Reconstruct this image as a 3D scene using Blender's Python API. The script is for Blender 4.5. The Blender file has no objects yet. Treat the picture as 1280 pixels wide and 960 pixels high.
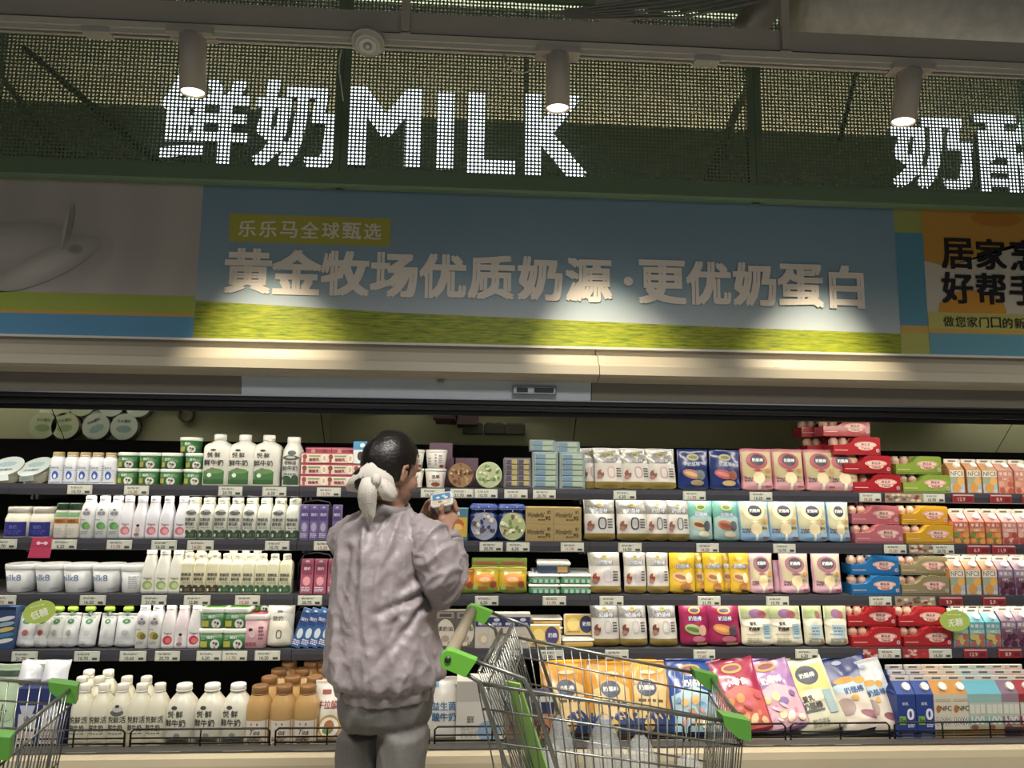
import bpy, math, random
from mathutils import Vector, Matrix, noise
random.seed(7)
R = math.radians
SC = bpy.context.scene
COL = SC.collection

# ------------------------------------------------------------------ camera
FPX = 891.6
YAW, PITCH, ROLL = 0.05907, 0.12557, 0.01162
CAM = Vector((0, 0, 1.5))
_F = Vector((math.sin(YAW)*math.cos(PITCH), math.cos(YAW)*math.cos(PITCH), math.sin(PITCH)))
_r0 = Vector((math.cos(YAW), -math.sin(YAW), 0)); _u0 = _r0.cross(_F)
_Rt = _r0*math.cos(ROLL) + _u0*math.sin(ROLL); _Up = _u0*math.cos(ROLL) - _r0*math.sin(ROLL)
cd = bpy.data.cameras.new('camera'); cam = bpy.data.objects.new('camera', cd); COL.objects.link(cam)
cd.sensor_width = 36; cd.lens = FPX/1280*36; cd.clip_start = .05
cam.matrix_world = Matrix(((_Rt.x, _Up.x, -_F.x, CAM.x), (_Rt.y, _Up.y, -_F.y, CAM.y), (_Rt.z, _Up.z, -_F.z, CAM.z), (0, 0, 0, 1)))
SC.camera = cam
def at(px, py, Y):
    d = _F + _Rt*((px-640)/FPX) - _Up*((py-480)/FPX)
    return CAM + d*(Y/d.y)
# ------------------------------------------------------------------ world + exposure
w = bpy.data.worlds.new('world'); SC.world = w; w.use_nodes = True
w.node_tree.nodes['Background'].inputs[0].default_value = (.88, .92, .92, 1)
w.node_tree.nodes['Background'].inputs[1].default_value = .30
SC.view_settings.view_transform = 'Standard'; SC.view_settings.look = 'None'
SC.view_settings.gamma = 1; SC.view_settings.use_curve_mapping = False
SC.view_settings.exposure = 0.08
def light(name, kind, loc, target, energy, color, **kw):
    l = bpy.data.lights.new(name, kind); l.energy = energy; l.color = color
    for k, v in kw.items(): setattr(l, k, v)
    o = bpy.data.objects.new(name, l); COL.objects.link(o); o.location = loc
    o.rotation_euler = (Vector(target)-Vector(loc)).to_track_quat('-Z', 'Y').to_euler()
    return o
# unseen area lights added high over the aisle as front fill, no fixtures modelled
for i, x in enumerate((-2.6, 0.4, 3.2)):
    light('aisle_fill', 'AREA', (x, .6, 4.0), (x, 1.5, 0), 60, (1, .95, .88), shape='RECTANGLE', size=1.5, size_y=.35, spread=R(95))

# ------------------------------------------------------------------ helpers
def lin(h):
    h = h.lstrip('#'); h = h if len(h) == 6 else ''.join(q*2 for q in h); c = [int(h[i:i+2], 16)/255 for i in (0, 2, 4)]
    g = .3*c[0]+.59*c[1]+.11*c[2]; c = [g+(x-g)*.86 for x in c]      # inks in the place are a little dull
    return [((x+.055)/1.055)**2.4 if x > .04045 else x/12.92 for x in c]
_M = {}
def M(h, rough=.5, metal=0., bump=None, emit=0., alpha=1., coat=0., scale=40., bstr=.2, var=0., spec=.5, trans=0.):
    key = (h, rough, metal, bump, emit, alpha, coat, scale, bstr, var, spec, trans)
    if key in _M: return _M[key]
    m = bpy.data.materials.new('mat_'+h.strip('#')); m.use_nodes = True
    nt = m.node_tree; b = nt.nodes['Principled BSDF']; c = lin(h)+[1]
    b.inputs['Base Color'].default_value = c; b.inputs['Roughness'].default_value = rough
    b.inputs['Metallic'].default_value = metal; b.inputs['Specular IOR Level'].default_value = spec
    b.inputs['Coat Weight'].default_value = coat; b.inputs['Alpha'].default_value = alpha
    b.inputs['Transmission Weight'].default_value = trans
    if emit: b.inputs['Emission Color'].default_value = c; b.inputs['Emission Strength'].default_value = emit
    tc = None
    if bump or var:
        tc = nt.nodes.new('ShaderNodeTexCoord')
        n = nt.nodes.new('ShaderNodeTexNoise'); n.inputs['Scale'].default_value = scale; n.inputs['Detail'].default_value = 4
        nt.links.new(tc.outputs['Object'], n.inputs['Vector'])
    if bump:
        bp = nt.nodes.new('ShaderNodeBump'); bp.inputs['Strength'].default_value = bstr; bp.inputs['Distance'].default_value = .01
        nt.links.new(n.outputs[0], bp.inputs['Height']); nt.links.new(bp.outputs[0], b.inputs['Normal'])
    if var:
        r = nt.nodes.new('ShaderNodeValToRGB'); r.color_ramp.elements[0].position = .3; r.color_ramp.elements[1].position = .7
        r.color_ramp.elements[0].color = [x*(1-var) for x in c[:3]]+[1]; r.color_ramp.elements[1].color = [min(1, x*(1+var)) for x in c[:3]]+[1]
        nt.links.new(n.outputs[0], r.inputs[0]); nt.links.new(r.outputs[0], b.inputs['Base Color'])
    _M[key] = m; return m

class MB:
    """collects polygons, builds ONE mesh"""
    def __init__(s): s.v = []; s.f = []; s.mi = []; s.mats = []; s.sm = []
    def mat(s, m):
        if m not in s.mats: s.mats.append(m)
        return s.mats.index(m)
    def add(s, vs, fs, m, smooth=False):
        o = len(s.v); s.v += [tuple(v) for v in vs]; i = s.mat(m)
        for f in fs: s.f.append([o+k for k in f]); s.mi.append(i); s.sm.append(smooth)
        return s
    def box(s, x0, x1, y0, y1, z0, z1, m):
        vs = [(x, y, z) for z in (z0, z1) for y in (y0, y1) for x in (x0, x1)]
        return s.add(vs, [(0, 2, 3, 1), (4, 5, 7, 6), (0, 1, 5, 4), (2, 6, 7, 3), (0, 4, 6, 2), (1, 3, 7, 5)], m)
    def bbox(s, x0, x1, y0, y1, z0, z1, m, b=.004):
        """bevelled box (vertical edges and top/bottom chamfered)"""
        def ring(i, z): return [(x0+b+i, y0+i, z), (x1-b-i, y0+i, z), (x1-i, y0+b+i, z), (x1-i, y1-b-i, z), (x1-b-i, y1-i, z), (x0+b+i, y1-i, z), (x0+i, y1-b-i, z), (x0+i, y0+b+i, z)]
        vs = ring(b*.7, z0)+ring(0, z0+b)+ring(0, z1-b)+ring(b*.7, z1)
        fs = [tuple(range(7, -1, -1)), tuple(range(24, 32))]
        for k in range(3):
            for j in range(8): fs.append((k*8+j, k*8+(j+1) % 8, k*8+8+(j+1) % 8, k*8+8+j))
        return s.add(vs, fs, m)
    def prism_x(s, prof, x0, x1, m, cap=True, smooth=False):
        """profile [(y,z)...] (counter-clockwise seen from -x) extruded along x"""
        n = len(prof); vs = [(x0, y, z) for y, z in prof]+[(x1, y, z) for y, z in prof]
        fs = [(i, i+n, (i+1) % n+n, (i+1) % n) for i in range(n)]
        if cap: fs += [tuple(range(n)), tuple(range(2*n-1, n-1, -1))]
        return s.add(vs, fs, m, smooth)
    def prism_y(s, prof, y0, y1, m):
        """profile [(x,z)...] counter-clockwise seen from the front (-y)"""
        n = len(prof); vs = [(x, y0, z) for x, z in prof]+[(x, y1, z) for x, z in prof]
        fs = [(i, i+n, (i+1) % n+n, (i+1) % n) for i in range(n)]
        fs += [tuple(range(n)), tuple(range(2*n-1, n-1, -1))]
        return s.add(vs, fs, m)
    def lathe(s, prof, m, n=18, p=2., cx=0, cy=0, smooth=True, cap=True, ax=1., ay=1.):
        """prof [(r,z)] or [(rx,ry,z,p)], superellipse rings"""
        vs = []; 
        for q in prof:
            if len(q) == 2: rx, ry, z, pp = q[0]*ax, q[0]*ay, q[1], p
            else: rx, ry, z, pp = q
            for k in range(n):
                a = 2*math.pi*(k+.5)/n; c, si = math.cos(a), math.sin(a)
                e = 2/pp
                vs.append((cx+rx*math.copysign(abs(c)**e, c), cy+ry*math.copysign(abs(si)**e, si), z))
        fs = []
        for j in range(len(prof)-1):
            for k in range(n): fs.append((j*n+k, j*n+(k+1) % n, (j+1)*n+(k+1) % n, (j+1)*n+k))
        if cap:
            fs.append(tuple(range(n-1, -1, -1))); o = (len(prof)-1)*n; fs.append(tuple(range(o, o+n)))
        return s.add(vs, fs, m, smooth)
    def tube(s, pts, r, m, n=6, smooth=True, closed=False):
        pts = [Vector(p) for p in pts]; rs = r if isinstance(r, (list, tuple)) else [r]*len(pts)
        vs = []; N = len(pts); up = None
        for i, p in enumerate(pts):
            t = (pts[min(i+1, N-1)]-pts[max(i-1, 0)]).normalized()
            if up is None: up = Vector((0, 0, 1)) if abs(t.z) < .9 else Vector((1, 0, 0))
            a = t.cross(up).normalized(); up = a.cross(t).normalized()
            for k in range(n):
                g = 2*math.pi*k/n; vs.append(p+(a*math.cos(g)+up*math.sin(g))*rs[i])
        fs = [(j*n+k, j*n+(k+1) % n, (j+1)*n+(k+1) % n, (j+1)*n+k) for j in range(N-1) for k in range(n)]
        fs += [tuple(range(n-1, -1, -1)), tuple(range((N-1)*n, N*n))]
        return s.add(vs, fs, m, smooth)
    def mesh(s, name):
        me = bpy.data.meshes.new(name); me.from_pydata(s.v, [], s.f)
        for m in s.mats: me.materials.append(m)
        me.polygons.foreach_set('material_index', s.mi); me.polygons.foreach_set('use_smooth', s.sm); me.update()
        return me
    def build(s, name, parent=None): return ob(name, s.mesh(name), parent)

def ob(name, me, parent=None, loc=None):
    o = bpy.data.objects.new(name, me); COL.objects.link(o)
    if parent is not None: o.parent = parent
    if loc is not None: o.location = loc
    return o
def empty(name, loc=(0, 0, 0)):
    o = bpy.data.objects.new(name, None); COL.objects.link(o); o.location = loc; o.empty_display_size = .05; return o
def tag(o, label, cat, group=None):
    o['label'] = label; o['category'] = cat
    if group: o['group'] = group
    return o
def struct(o): o['kind'] = 'structure'; return o

# text -> triangles (default font falls back to the bundled CJK face)
_T = {}
def textmesh(txt, bold=0., res=2):
    key = (txt, bold, res)
    if key in _T: return _T[key]
    cu = bpy.data.curves.new('t', 'FONT'); cu.body = txt; cu.resolution_u = res
    cu.fill_mode = 'FRONT'; cu.dimensions = '2D'
    o = bpy.data.objects.new('t', cu); COL.objects.link(o)
    dg = bpy.context.evaluated_depsgraph_get(); me = bpy.data.meshes.new_from_object(o.evaluated_get(dg))
    vs = [(v.co.x, v.co.y) for v in me.vertices]; fs = [tuple(p.vertices) for p in me.polygons]
    nz = [p.normal.z for p in me.polygons]
    fs = [f if z > 0 else f[::-1] for f, z in zip(fs, nz)]
    bpy.data.objects.remove(o); bpy.data.curves.remove(cu); bpy.data.meshes.remove(me)
    if bold and vs:   # heavier strokes: the glyph repeated around itself
        V, Fc = [], []; d = bold*.5
        for li, (dx, dy) in enumerate(((-d, -d*.7), (-d, d*.7), (d, -d*.7), (d, d*.7))):
            o_ = len(V); V += [(x+dx, y+dy, li*.00007) for x, y in vs]; Fc += [tuple(k+o_ for k in f) for f in fs]
        vs, fs = V, Fc
    else: vs = [(x, y, 0.) for x, y in vs]
    if vs:
        x0 = min(v[0] for v in vs); x1 = max(v[0] for v in vs); y0 = min(v[1] for v in vs); y1 = max(v[1] for v in vs)
    else: x0 = x1 = y0 = y1 = 0
    _T[key] = (vs, fs, (x0, x1, y0, y1)); return _T[key]

class Print:
    """flat print laid on a front surface y = yf(x,z); items stack outwards by a hair"""
    def __init__(s, yf, warp=None, base=.0006): s.yf = yf; s.mb = MB(); s.k = 0; s.warp = warp; s.base = base
    def _put(s, pts, fs, col, rough):
        s.k += 1; off = s.base+(.0004 if s.warp else .0003)*s.k
        if s.warp:
            W = [s.warp(p[0], p[1]) for p in pts]
            s.mb.add([(q[0], s.yf(p[0], p[1])-off-(p[2] if len(p) > 2 else 0), q[1]) for p, q in zip(pts, W)], fs, col if not isinstance(col, str) else M(col, rough), True); return
        s.mb.add([(p[0], s.yf(p[0], p[1])-off-(p[2] if len(p) > 2 else 0), p[1]) for p in pts], fs, col if not isinstance(col, str) else M(col, rough))
    def rect(s, x0, z0, x1, z1, col, n=6, m=4, rough=.45):
        if s.warp: n, m = max(n, int(abs(x1-x0)/.009)), max(m, int(abs(z1-z0)/.009))
        pts = [(x0+(x1-x0)*i/n, z0+(z1-z0)*j/m) for j in range(m+1) for i in range(n+1)]
        fs = [(j*(n+1)+i, j*(n+1)+i+1, (j+1)*(n+1)+i+1, (j+1)*(n+1)+i) for j in range(m) for i in range(n)]
        s._put(pts, fs, col, rough); return s
    def ell(s, cx, cz, rx, rz, col, n=18, rough=.45, rot=0):
        pts = [(cx, cz)]; cr, sr = math.cos(rot), math.sin(rot)
        lv = (.25, .5, .75, 1) if s.warp and max(rx, rz) > .012 else (.55, 1)
        for q in lv:
            for k in range(n):
                a = 2*math.pi*k/n; u, v = rx*q*math.cos(a), rz*q*math.sin(a); pts.append((cx+u*cr-v*sr, cz+u*sr+v*cr))
        fs = [(0, 1+k, 1+(k+1) % n) for k in range(n)]+[(1+l*n+k, 1+l*n+n+k, 1+l*n+n+(k+1) % n, 1+l*n+(k+1) % n) for l in range(len(lv)-1) for k in range(n)]
        s._put(pts, fs, col, rough); return s
    def ring(s, cx, cz, rx, rz, wd, col, n=20, rough=.45):
        pts = []
        for q in (0, 1):
            for k in range(n):
                a = 2*math.pi*k/n; c, si = math.cos(a), math.sin(a)
                e = .7
                pts.append((cx+(rx-wd*q)*math.copysign(abs(c)**e, c), cz+(rz-wd*q)*math.copysign(abs(si)**e, si)))
        fs = [(n+k, k, (k+1) % n, n+(k+1) % n) for k in range(n)]
        s._put(pts, fs, col, rough); return s
    def poly(s, pts, col, rough=.45):
        c = (sum(p[0] for p in pts)/len(pts), sum(p[1] for p in pts)/len(pts)); n = len(pts)
        if s.warp: pts = [(a[0]+(b[0]-a[0])*i/6, a[1]+(b[1]-a[1])*i/6) for a, b in zip(pts, list(pts[1:])+[pts[0]]) for i in range(6)]; n = len(pts)
        L = (.17, .33, .5, .67, .83, 1) if s.warp else (.5, 1)
        P = [c]+[(c[0]+(p[0]-c[0])*q, c[1]+(p[1]-c[1])*q) for q in L for p in pts]
        fs = [(0, 1+k, 1+(k+1) % n) for k in range(n)]+[(1+l*n+k, 1+l*n+n+k, 1+l*n+n+(k+1) % n, 1+l*n+(k+1) % n) for l in range(len(L)-1) for k in range(n)]
        s._put(P, fs, col, rough); return s
    def text(s, t, cx, cz, h, col, bold=.0, wmax=None, rough=.45, res=1, rot=0, shear=0):
        vs, fs, (x0, x1, y0, y1) = textmesh(t, bold, max(res, 3) if t.isascii() else res)
        if not vs: return s
        k = h/max(y1-y0, .3); kx = k
        if wmax and (x1-x0)*k > wmax: kx = wmax/(x1-x0)
        mx, my = (x0+x1)/2, (y0+y1)/2; cr, sr = math.cos(rot), math.sin(rot)
        P = []
        for x, y, l in vs:
            u, v = (x-mx)*kx, (y-my)*k; u += shear*v; P.append((cx+u*cr-v*sr, cz+u*sr+v*cr, l))
        s._put(P, fs, col, rough); return s
    def micro(s, x0, z0, x1, z1, n, col, seed=1, rough=.5):
        """n lines of print too small to read"""
        rg = random.Random(seed); dz = (z1-z0)/n
        for i in range(n):
            a = z0+dz*i+dz*.2; x = x0
            e = x0+(x1-x0)*rg.uniform(.75, 1)
            while x < e-.0004:
                l = min(rg.uniform(.12, .32)*(x1-x0), e-x); s.rect(x, a, x+l, a+dz*.6, col, 1, 1, rough); s.k -= 1; x += l+.06*(x1-x0)
        s.k += 1; return s
    def done(s, name='label_print'): return (name, s.mb.mesh(name), [])
# ================================================================== STRUCTURE
XL, XR = -3.6, 4.4
def zat(py, Y, px=640): return at(px, py, Y).z
# floor: large pale tiles with real joints
flo = MB(); flo.box(-6, 6, -4, 5, -.05, -.002, M('#3b3a36', .8, var=.1, scale=9)); fl = struct(flo.build('floor'))
tm = MB(); tm.bbox(-.298, .298, -.298, .298, -.002, .0, M('#8d8778', .25, var=.08, scale=5), .0006); tme = tm.mesh('tile')
for i in range(-6, 8):
    for j in range(-1, 6): ob('tile', tme, fl, (i*.6, j*.6+.3, 0))
# shell of the hall
wb = MB(); wb.box(-6, 6, 5.0, 5.1, 0, 5.0, M('#8f8a72', .8, var=.06, scale=3)); struct(wb.build('wall_back'))
wl = MB(); wl.box(-6.1, -6, -4, 5.1, 0, 5, M('#6d6a60', .8, var=.06, scale=3)); struct(wl.build('wall_left'))
wr = MB(); wr.box(6, 6.1, -4, 5.1, 0, 5, M('#6d6a60', .8, var=.06, scale=3)); struct(wr.build('wall_right'))
ce = MB(); ce.box(-6.1, 6.1, -4, 5.1, 4.9, 5, M('#1d1c1b', .9, var=.1, scale=4)); struct(ce.build('ceiling'))

# ---------------- perforated sign fascia (green sheet steel with punched holes) in three panels
YM = 3.18
GREEN = M('#66785c', .45, var=.06, scale=6)
GREEN_D = M('#6f8a68', .4)
ZM0 = at(640, 241.5, YM).z; ZM1 = at(600, 10, YM).z+.05
def perforated(name, x0, x1, z0, z1, parent, pitch=.0178, r=.0062):
    me = bpy.data.meshes.new(name); nx = int((x1-x0-.05)/pitch); nz = int((z1-z0-.02)/pitch)
    ox = x0+((x1-x0)-nx*pitch)/2; oz = z0+((z1-z0)-nz*pitch)/2
    V = []; Fc = []; h = pitch/2
    # outer lattice verts: corners and edge mids shared per cell kept local (8 outer + 8 inner + 8 inner back)
    out = [(-h, -h), (0, -h), (h, -h), (h, 0), (h, h), (0, h), (-h, h), (-h, 0)]
    inn = [(r*math.cos(R(225+45*k)), r*math.sin(R(225+45*k))) for k in range(8)]
    for i in range(nx):
        for j in range(nz):
            cx, cz = ox+(i+.5)*pitch, oz+(j+.5)*pitch; b = len(V)
            V += [(cx+u, 0, cz+v) for u, v in out]+[(cx+u, 0, cz+v) for u, v in inn]+[(cx+u, .002, cz+v) for u, v in inn]
            for k in range(8):
                q = (k+1) % 8
                Fc.append((b+k, b+q, b+8+q, b+8+k)); Fc.append((b+8+k, b+8+q, b+16+q, b+16+k))
    me.from_pydata(V, [], Fc); me.materials.append(GREEN); me.update()
    o = ob(name, me, parent, (0, YM, 0))
    fr = MB()
    xa, xb, za, zb = ox, ox+nx*pitch, oz, oz+nz*pitch
    fr.box(x0, xa, 0, .03, z0, z1, GREEN); fr.box(xb, x1, 0, .03, z0, z1, GREEN)
    fr.box(xa, xb, 0, .002, z0, za, GREEN); fr.box(xa, xb, 0, .002, zb, z1, GREEN)
    fr.build('panel_edge', o)
    return o
sign = tag(empty('perforated_fascia', (0, 0, 0)), 'dark green perforated metal fascia running above the printed banner', 'fascia')
xs = [XL, at(427, 150, YM).x, at(944, 160, YM).x, XR]
ZH = at(640, 221, YM).z   # where the holes start
for i in range(3): perforated('perforated_panel', xs[i]+.001, xs[i+1]-.001, ZH, ZM1, sign)
b = MB(); b.prism_x([(YM, ZH), (YM-.012, ZM0+.012), (YM-.006, ZM0), (YM+.03, ZM0), (YM+.03, ZH)], XL, XR, GREEN_D); b.build('bottom_rail', sign)
b = MB(); b.box(XL, XR, YM-.01, YM+.06, ZM1, ZM1+.05, GREEN_D); b.build('top_rail', sign)
for x in (xs[1], xs[2], -2.2, 2.75):
    b = MB(); b.box(x-.02, x+.02, YM+.01, YM+.05, ZM0, ZM1, GREEN_D); b.build('stiffener', sign)

# ---------------- glowing letters standing behind the perforated sheet
LETTER = M('#eaf4ff', .5, emit=2.6)
def letters(txt, px0, px1, pytop, pybot, label, bold, name='channel_letter', Y=YM+.075, shear=0):
    """one channel letter per character, spread over the measured span"""
    P0 = at(px0, (pytop+pybot)/2, Y); P1 = at(px1, (pytop+pybot)/2, Y)
    zt = at((px0+px1)/2, pytop, Y).z; zb = at((px0+px1)/2, pybot, Y).z
    vs, fs, (x0, x1, y0, y1) = textmesh(txt, bold, 4)
    o = MB(); kx = (P1.x-P0.x)/(x1-x0); kz = (zt-zb)/(y1-y0)
    A = [(P0.x+(x-x0)*kx, Y-l, zb+(y-y0)*kz) for x, y, l in vs]
    n = len(A); B = [(x, Y+.03, z) for x, _, z in A]
    o.add(A, fs, LETTER)
    ed = {}
    for f in fs:
        for i in range(len(f)): ed[(f[i], f[(i+1) % len(f)])] = 1
    side = [(b_, a_, a_+n, b_+n) for (a_, b_) in ed if (b_, a_) not in ed]
    o.add(A+B, side+[tuple(k+n for k in reversed(f)) for f in fs], M('#c9ccd0', .5))
    t = o.build(name); tag(t, label, 'letter', 'glowing white sign letters behind the green mesh'); return t
letters('鲜', 200, 312, 96, 204, 'white glowing character xian, first of the lit sign letters', .062)
letters('奶', 318, 422, 101, 210, 'white glowing character nai before the capital letter M', .062)
letters('M', 437, 527, 110, 207, 'white glowing capital letter M in the milk sign', .062)
letters('I', 546, 567, 115, 212, 'white glowing capital letter I between M and L', .062)
letters('L', 585, 644, 117, 217, 'white glowing capital letter L between I and K', .062)
letters('K', 657, 733, 119, 221, 'white glowing capital letter K partly behind a spotlight', .062)
letters('奶', 1114, 1216, 140, 236, 'white glowing character nai near the right photo edge', .062)
letters('酪', 1221, 1326, 140, 242, 'white glowing character luo cut by the right photo edge', .062)

# ---------------- things seen dimly through the sheet: added panel standing in for lower shade, lit wall above, slanted ducts
pd = MB(); pd.box(XL, XR, YM+.42, YM+.5, 2.22, at(640, 152, YM+.42).z, M('#b4ba98', .7, var=.1, scale=4)); pd.build('shade_screen'); 
tag(bpy.data.objects['shade_screen'], 'added grey green panel behind the perforated fascia, standing in for shade', 'panel')
def strut(pa, pb, Ya, Yb, r, col, nm, lab, rough=.6):
    b = MB(); a, c = at(*pa, Ya), at(*pb, Yb); b.tube([a, a.lerp(c, .5), c], r, M(col, rough, var=.15, scale=14), 12); return tag(b.build(nm), lab, 'strut')
strut((1150, -410), (880, 236), 3.5, 3.5, .02, '#cfcbb4', 'diagonal_brace', 'pale diagonal brace behind the mesh left of the last seam')
strut((30, 60), (200, 205), 3.55, 3.5, .016, '#5f5b4e', 'diagonal_brace', 'dark diagonal brace behind the mesh at far left')
strut((-20, 70), (90, 205), 3.55, 3.5, .016, '#a8a48c', 'diagonal_brace', 'pale diagonal brace at the left photo edge behind mesh')
strut((1070, 90), (1050, 175), 3.6, 3.5, .012, '#3b3a30', 'diagonal_brace', 'short dark hanger rod behind the mesh')
# glowing tube added to brighten the wall behind the sign
tl = MB(); tl.box(XL+.4, XR-.4, 4.1, 4.16, 3.05, 3.1, M('#fff3d8', .5, emit=75.)); tl.build('fill_tube'); tag(bpy.data.objects['fill_tube'], 'long glowing tube added behind the perforated fascia to light the wall', 'light')
hs = MB()
for k in range(3):
    x = XL+.6+k*3.3; hs.box(x, x+.02, 4.12, 4.14, 3.1, 4.9, M('#55534c', .6))
hs.build('fill_tube_hanger', bpy.data.objects['fill_tube'])

# ---------------- printed banner below the fascia
YB = 3.22
def ztop(px): return at(px, 222+.0341*px+1, YB).z
ZB1 = at(640, 243, YB).z; ZB0 = at(640, 432, YB).z
def bx(px, py=340): return at(px, py, YB).x
def bz(px, py): return at(px, py, YB).z
ban = tag(empty('banner', (0, 0, 0)), 'long printed dairy banner with blue sky and grass above the fridge', 'banner')
def grass_mat():
    m = bpy.data.materials.new('grass_print'); m.use_nodes = True; nt = m.node_tree; b = nt.nodes['Principled BSDF']; b.inputs['Roughness'].default_value = .5
    tc = nt.nodes.new('ShaderNodeTexCoord'); mp = nt.nodes.new('ShaderNodeMapping'); mp.inputs['Scale'].default_value = (5, 1, 60); mp.inputs['Rotation'].default_value = (0, .06, 0)
    n = nt.nodes.new('ShaderNodeTexNoise'); n.inputs['Scale'].default_value = 2.2; n.inputs['Detail'].default_value = 7; n.inputs['Roughness'].default_value = .65
    r = nt.nodes.new('ShaderNodeValToRGB'); e = r.color_ramp.elements; e[0].position = .3; e[0].color = lin('#3c4a08')+[1]; e[1].position = .62; e[1].color = lin('#a3a512')+[1]
    k = e.new(.42); k.color = lin('#6d8410')+[1]
    nt.links.new(tc.outputs['Object'], mp.inputs[0]); nt.links.new(mp.outputs[0], n.inputs[0]); nt.links.new(n.outputs[0], r.inputs[0]); nt.links.new(r.outputs[0], b.inputs['Base Color']); return m
def sky_print():
    m = bpy.data.materials.new('sky_print'); m.use_nodes = True; nt = m.node_tree; b = nt.nodes['Principled BSDF']; b.inputs['Roughness'].default_value = .5
    tc = nt.nodes.new('ShaderNodeTexCoord'); sp = nt.nodes.new('ShaderNodeSeparateXYZ'); mr = nt.nodes.new('ShaderNodeMapRange')
    mr.inputs[1].default_value = ZB0+.12; mr.inputs[2].default_value = ZB1
    r = nt.nodes.new('ShaderNodeValToRGB'); e = r.color_ramp.elements; e[0].color = lin('#a8b4bb')+[1]; e[1].color = lin('#6f8fa4')+[1]; k = e.new(.35); k.color = lin('#829fb0')+[1]
    nt.links.new(tc.outputs['Object'], sp.inputs[0]); nt.links.new(sp.outputs[2], mr.inputs[0]); nt.links.new(mr.outputs[0], r.inputs[0]); nt.links.new(r.outputs[0], b.inputs['Base Color']); return m
def cream_print():
    """photograph of poured milk: soft grey-white with a swirl"""
    m = bpy.data.materials.new('milk_print'); m.use_nodes = True; nt = m.node_tree; b = nt.nodes['Principled BSDF']; b.inputs['Roughness'].default_value = .5
    tc = nt.nodes.new('ShaderNodeTexCoord'); mp = nt.nodes.new('ShaderNodeMapping'); mp.inputs['Location'].default_value = (2.6, 0, -2.62)
    wv = nt.nodes.new('ShaderNodeTexWave'); wv.wave_type = 'RINGS'; wv.rings_direction = 'Y'; wv.inputs['Scale'].default_value = 1.1; wv.inputs['Distortion'].default_value = 3.5; wv.inputs['Detail'].default_value = 1.; wv.inputs['Detail Scale'].default_value = 1.2
    r = nt.nodes.new('ShaderNodeValToRGB'); e = r.color_ramp.elements; e[0].color = lin('#aea79f')+[1]; e[1].color = lin('#b4ada5')+[1]; e[0].position = .2
    nt.links.new(tc.outputs['Object'], mp.inputs[0]); nt.links.new(mp.outputs[0], wv.inputs[0]); nt.links.new(wv.outputs[0], r.inputs[0]); nt.links.new(r.outputs[0], b.inputs['Base Color']); return m
XB1 = bx(247); XB2 = bx(1121); XB3 = bx(1156)
b = MB(); b.box(XL, XB1, YB, YB+.02, ZB0, ZB1, cream_print()); p1 = b.build('milk_panel', ban)
b = MB(); b.box(XB1, XB2, YB, YB+.02, ZB0, ZB1, sky_print()); p2 = b.build('sky_panel', ban)
b = MB(); b.box(XB2, XR, YB, YB+.02, ZB0, ZB1, M('#c3b8a6', .5)); p3 = b.build('egg_panel', ban)
flat = lambda x, z: YB
pr = Print(flat)
zl = lambda py: bz(120, py)   # left panel bands measured at px 120
pr.rect(XL, zl(367), XB1-.002, zl(389), '#9aab35', 1, 1); pr.rect(XL, zl(389), XB1-.002, zl(393.5), '#c79a3a', 1, 1); pr.rect(XL, ZB0, XB1-.002, zl(393.5), '#4f93bd', 1, 1)
n_, me_, _ = pr.done(); ob(n_, me_, p1)
# poured milk drop rising from the swirl, printed relief-free
pr = Print(flat)
g0 = bz(640, 398)
pts = [(XB1, ZB0), (XB2, ZB0), (XB2, bz(1121, 417)), (bx(900), bz(900, 409)), (bx(700), bz(700, 400)), (bx(500), bz(500, 391)), (bx(350), bz(350, 382)), (XB1, bz(247, 376))]
G = grass_mat()
for i in range(2, 7):
    a, c = pts[i], pts[i+1]
    pr.mb.add([(c[0], YB-.001, ZB0), (a[0], YB-.001, ZB0), (a[0], YB-.001, a[1]), (c[0], YB-.001, c[1])], [(0, 1, 2, 3)], G)
n_, me_, _ = pr.done('grass_print'); ob(n_, me_, p2)
pr = Print(flat)
# yellow-green tag with small text, then the headline
tz = lambda px, py: bz(px, py)
pr.rect(bx(287, 285), bz(387, 305), bx(488, 290), bz(387, 270), '#a9a32a', 1, 1)
def headline(pr, txt, px0, px1, py0, py1, h, col, bold):
    n = len(txt)
    for i, ch in enumerate(txt):
        px = px0+(px1-px0)*(i+.5)/n; py = py0+(py1-py0)*(i+.5)/n
        P = at(px, py, YB)
        if ch == '·': pr.ell(P.x, P.z, .021, .021, col); continue
        wpx = (px1-px0)/n*.93
        pr.text(ch, P.x, P.z, h, col, bold, res=3)
headline(pr, '乐乐马全球甄选', 296, 479, 285.5, 290, .078, '#d9d3c4', .035)
for txt, a, b_ in (('黄金牧场优质奶源', 280, 766), ('更优奶蛋白', 799, 1086)):
    headline(pr, txt, a, b_, 338+(a-280)*.027, 338+(b_-280)*.027, .212, '#e3d8cb', .085)
P = at(785, 352, YB); pr.ell(P.x, P.z, .022, .022, '#e3d8cb')
n_, me_, _ = pr.done('lettering'); ob(n_, me_, p2)
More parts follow.
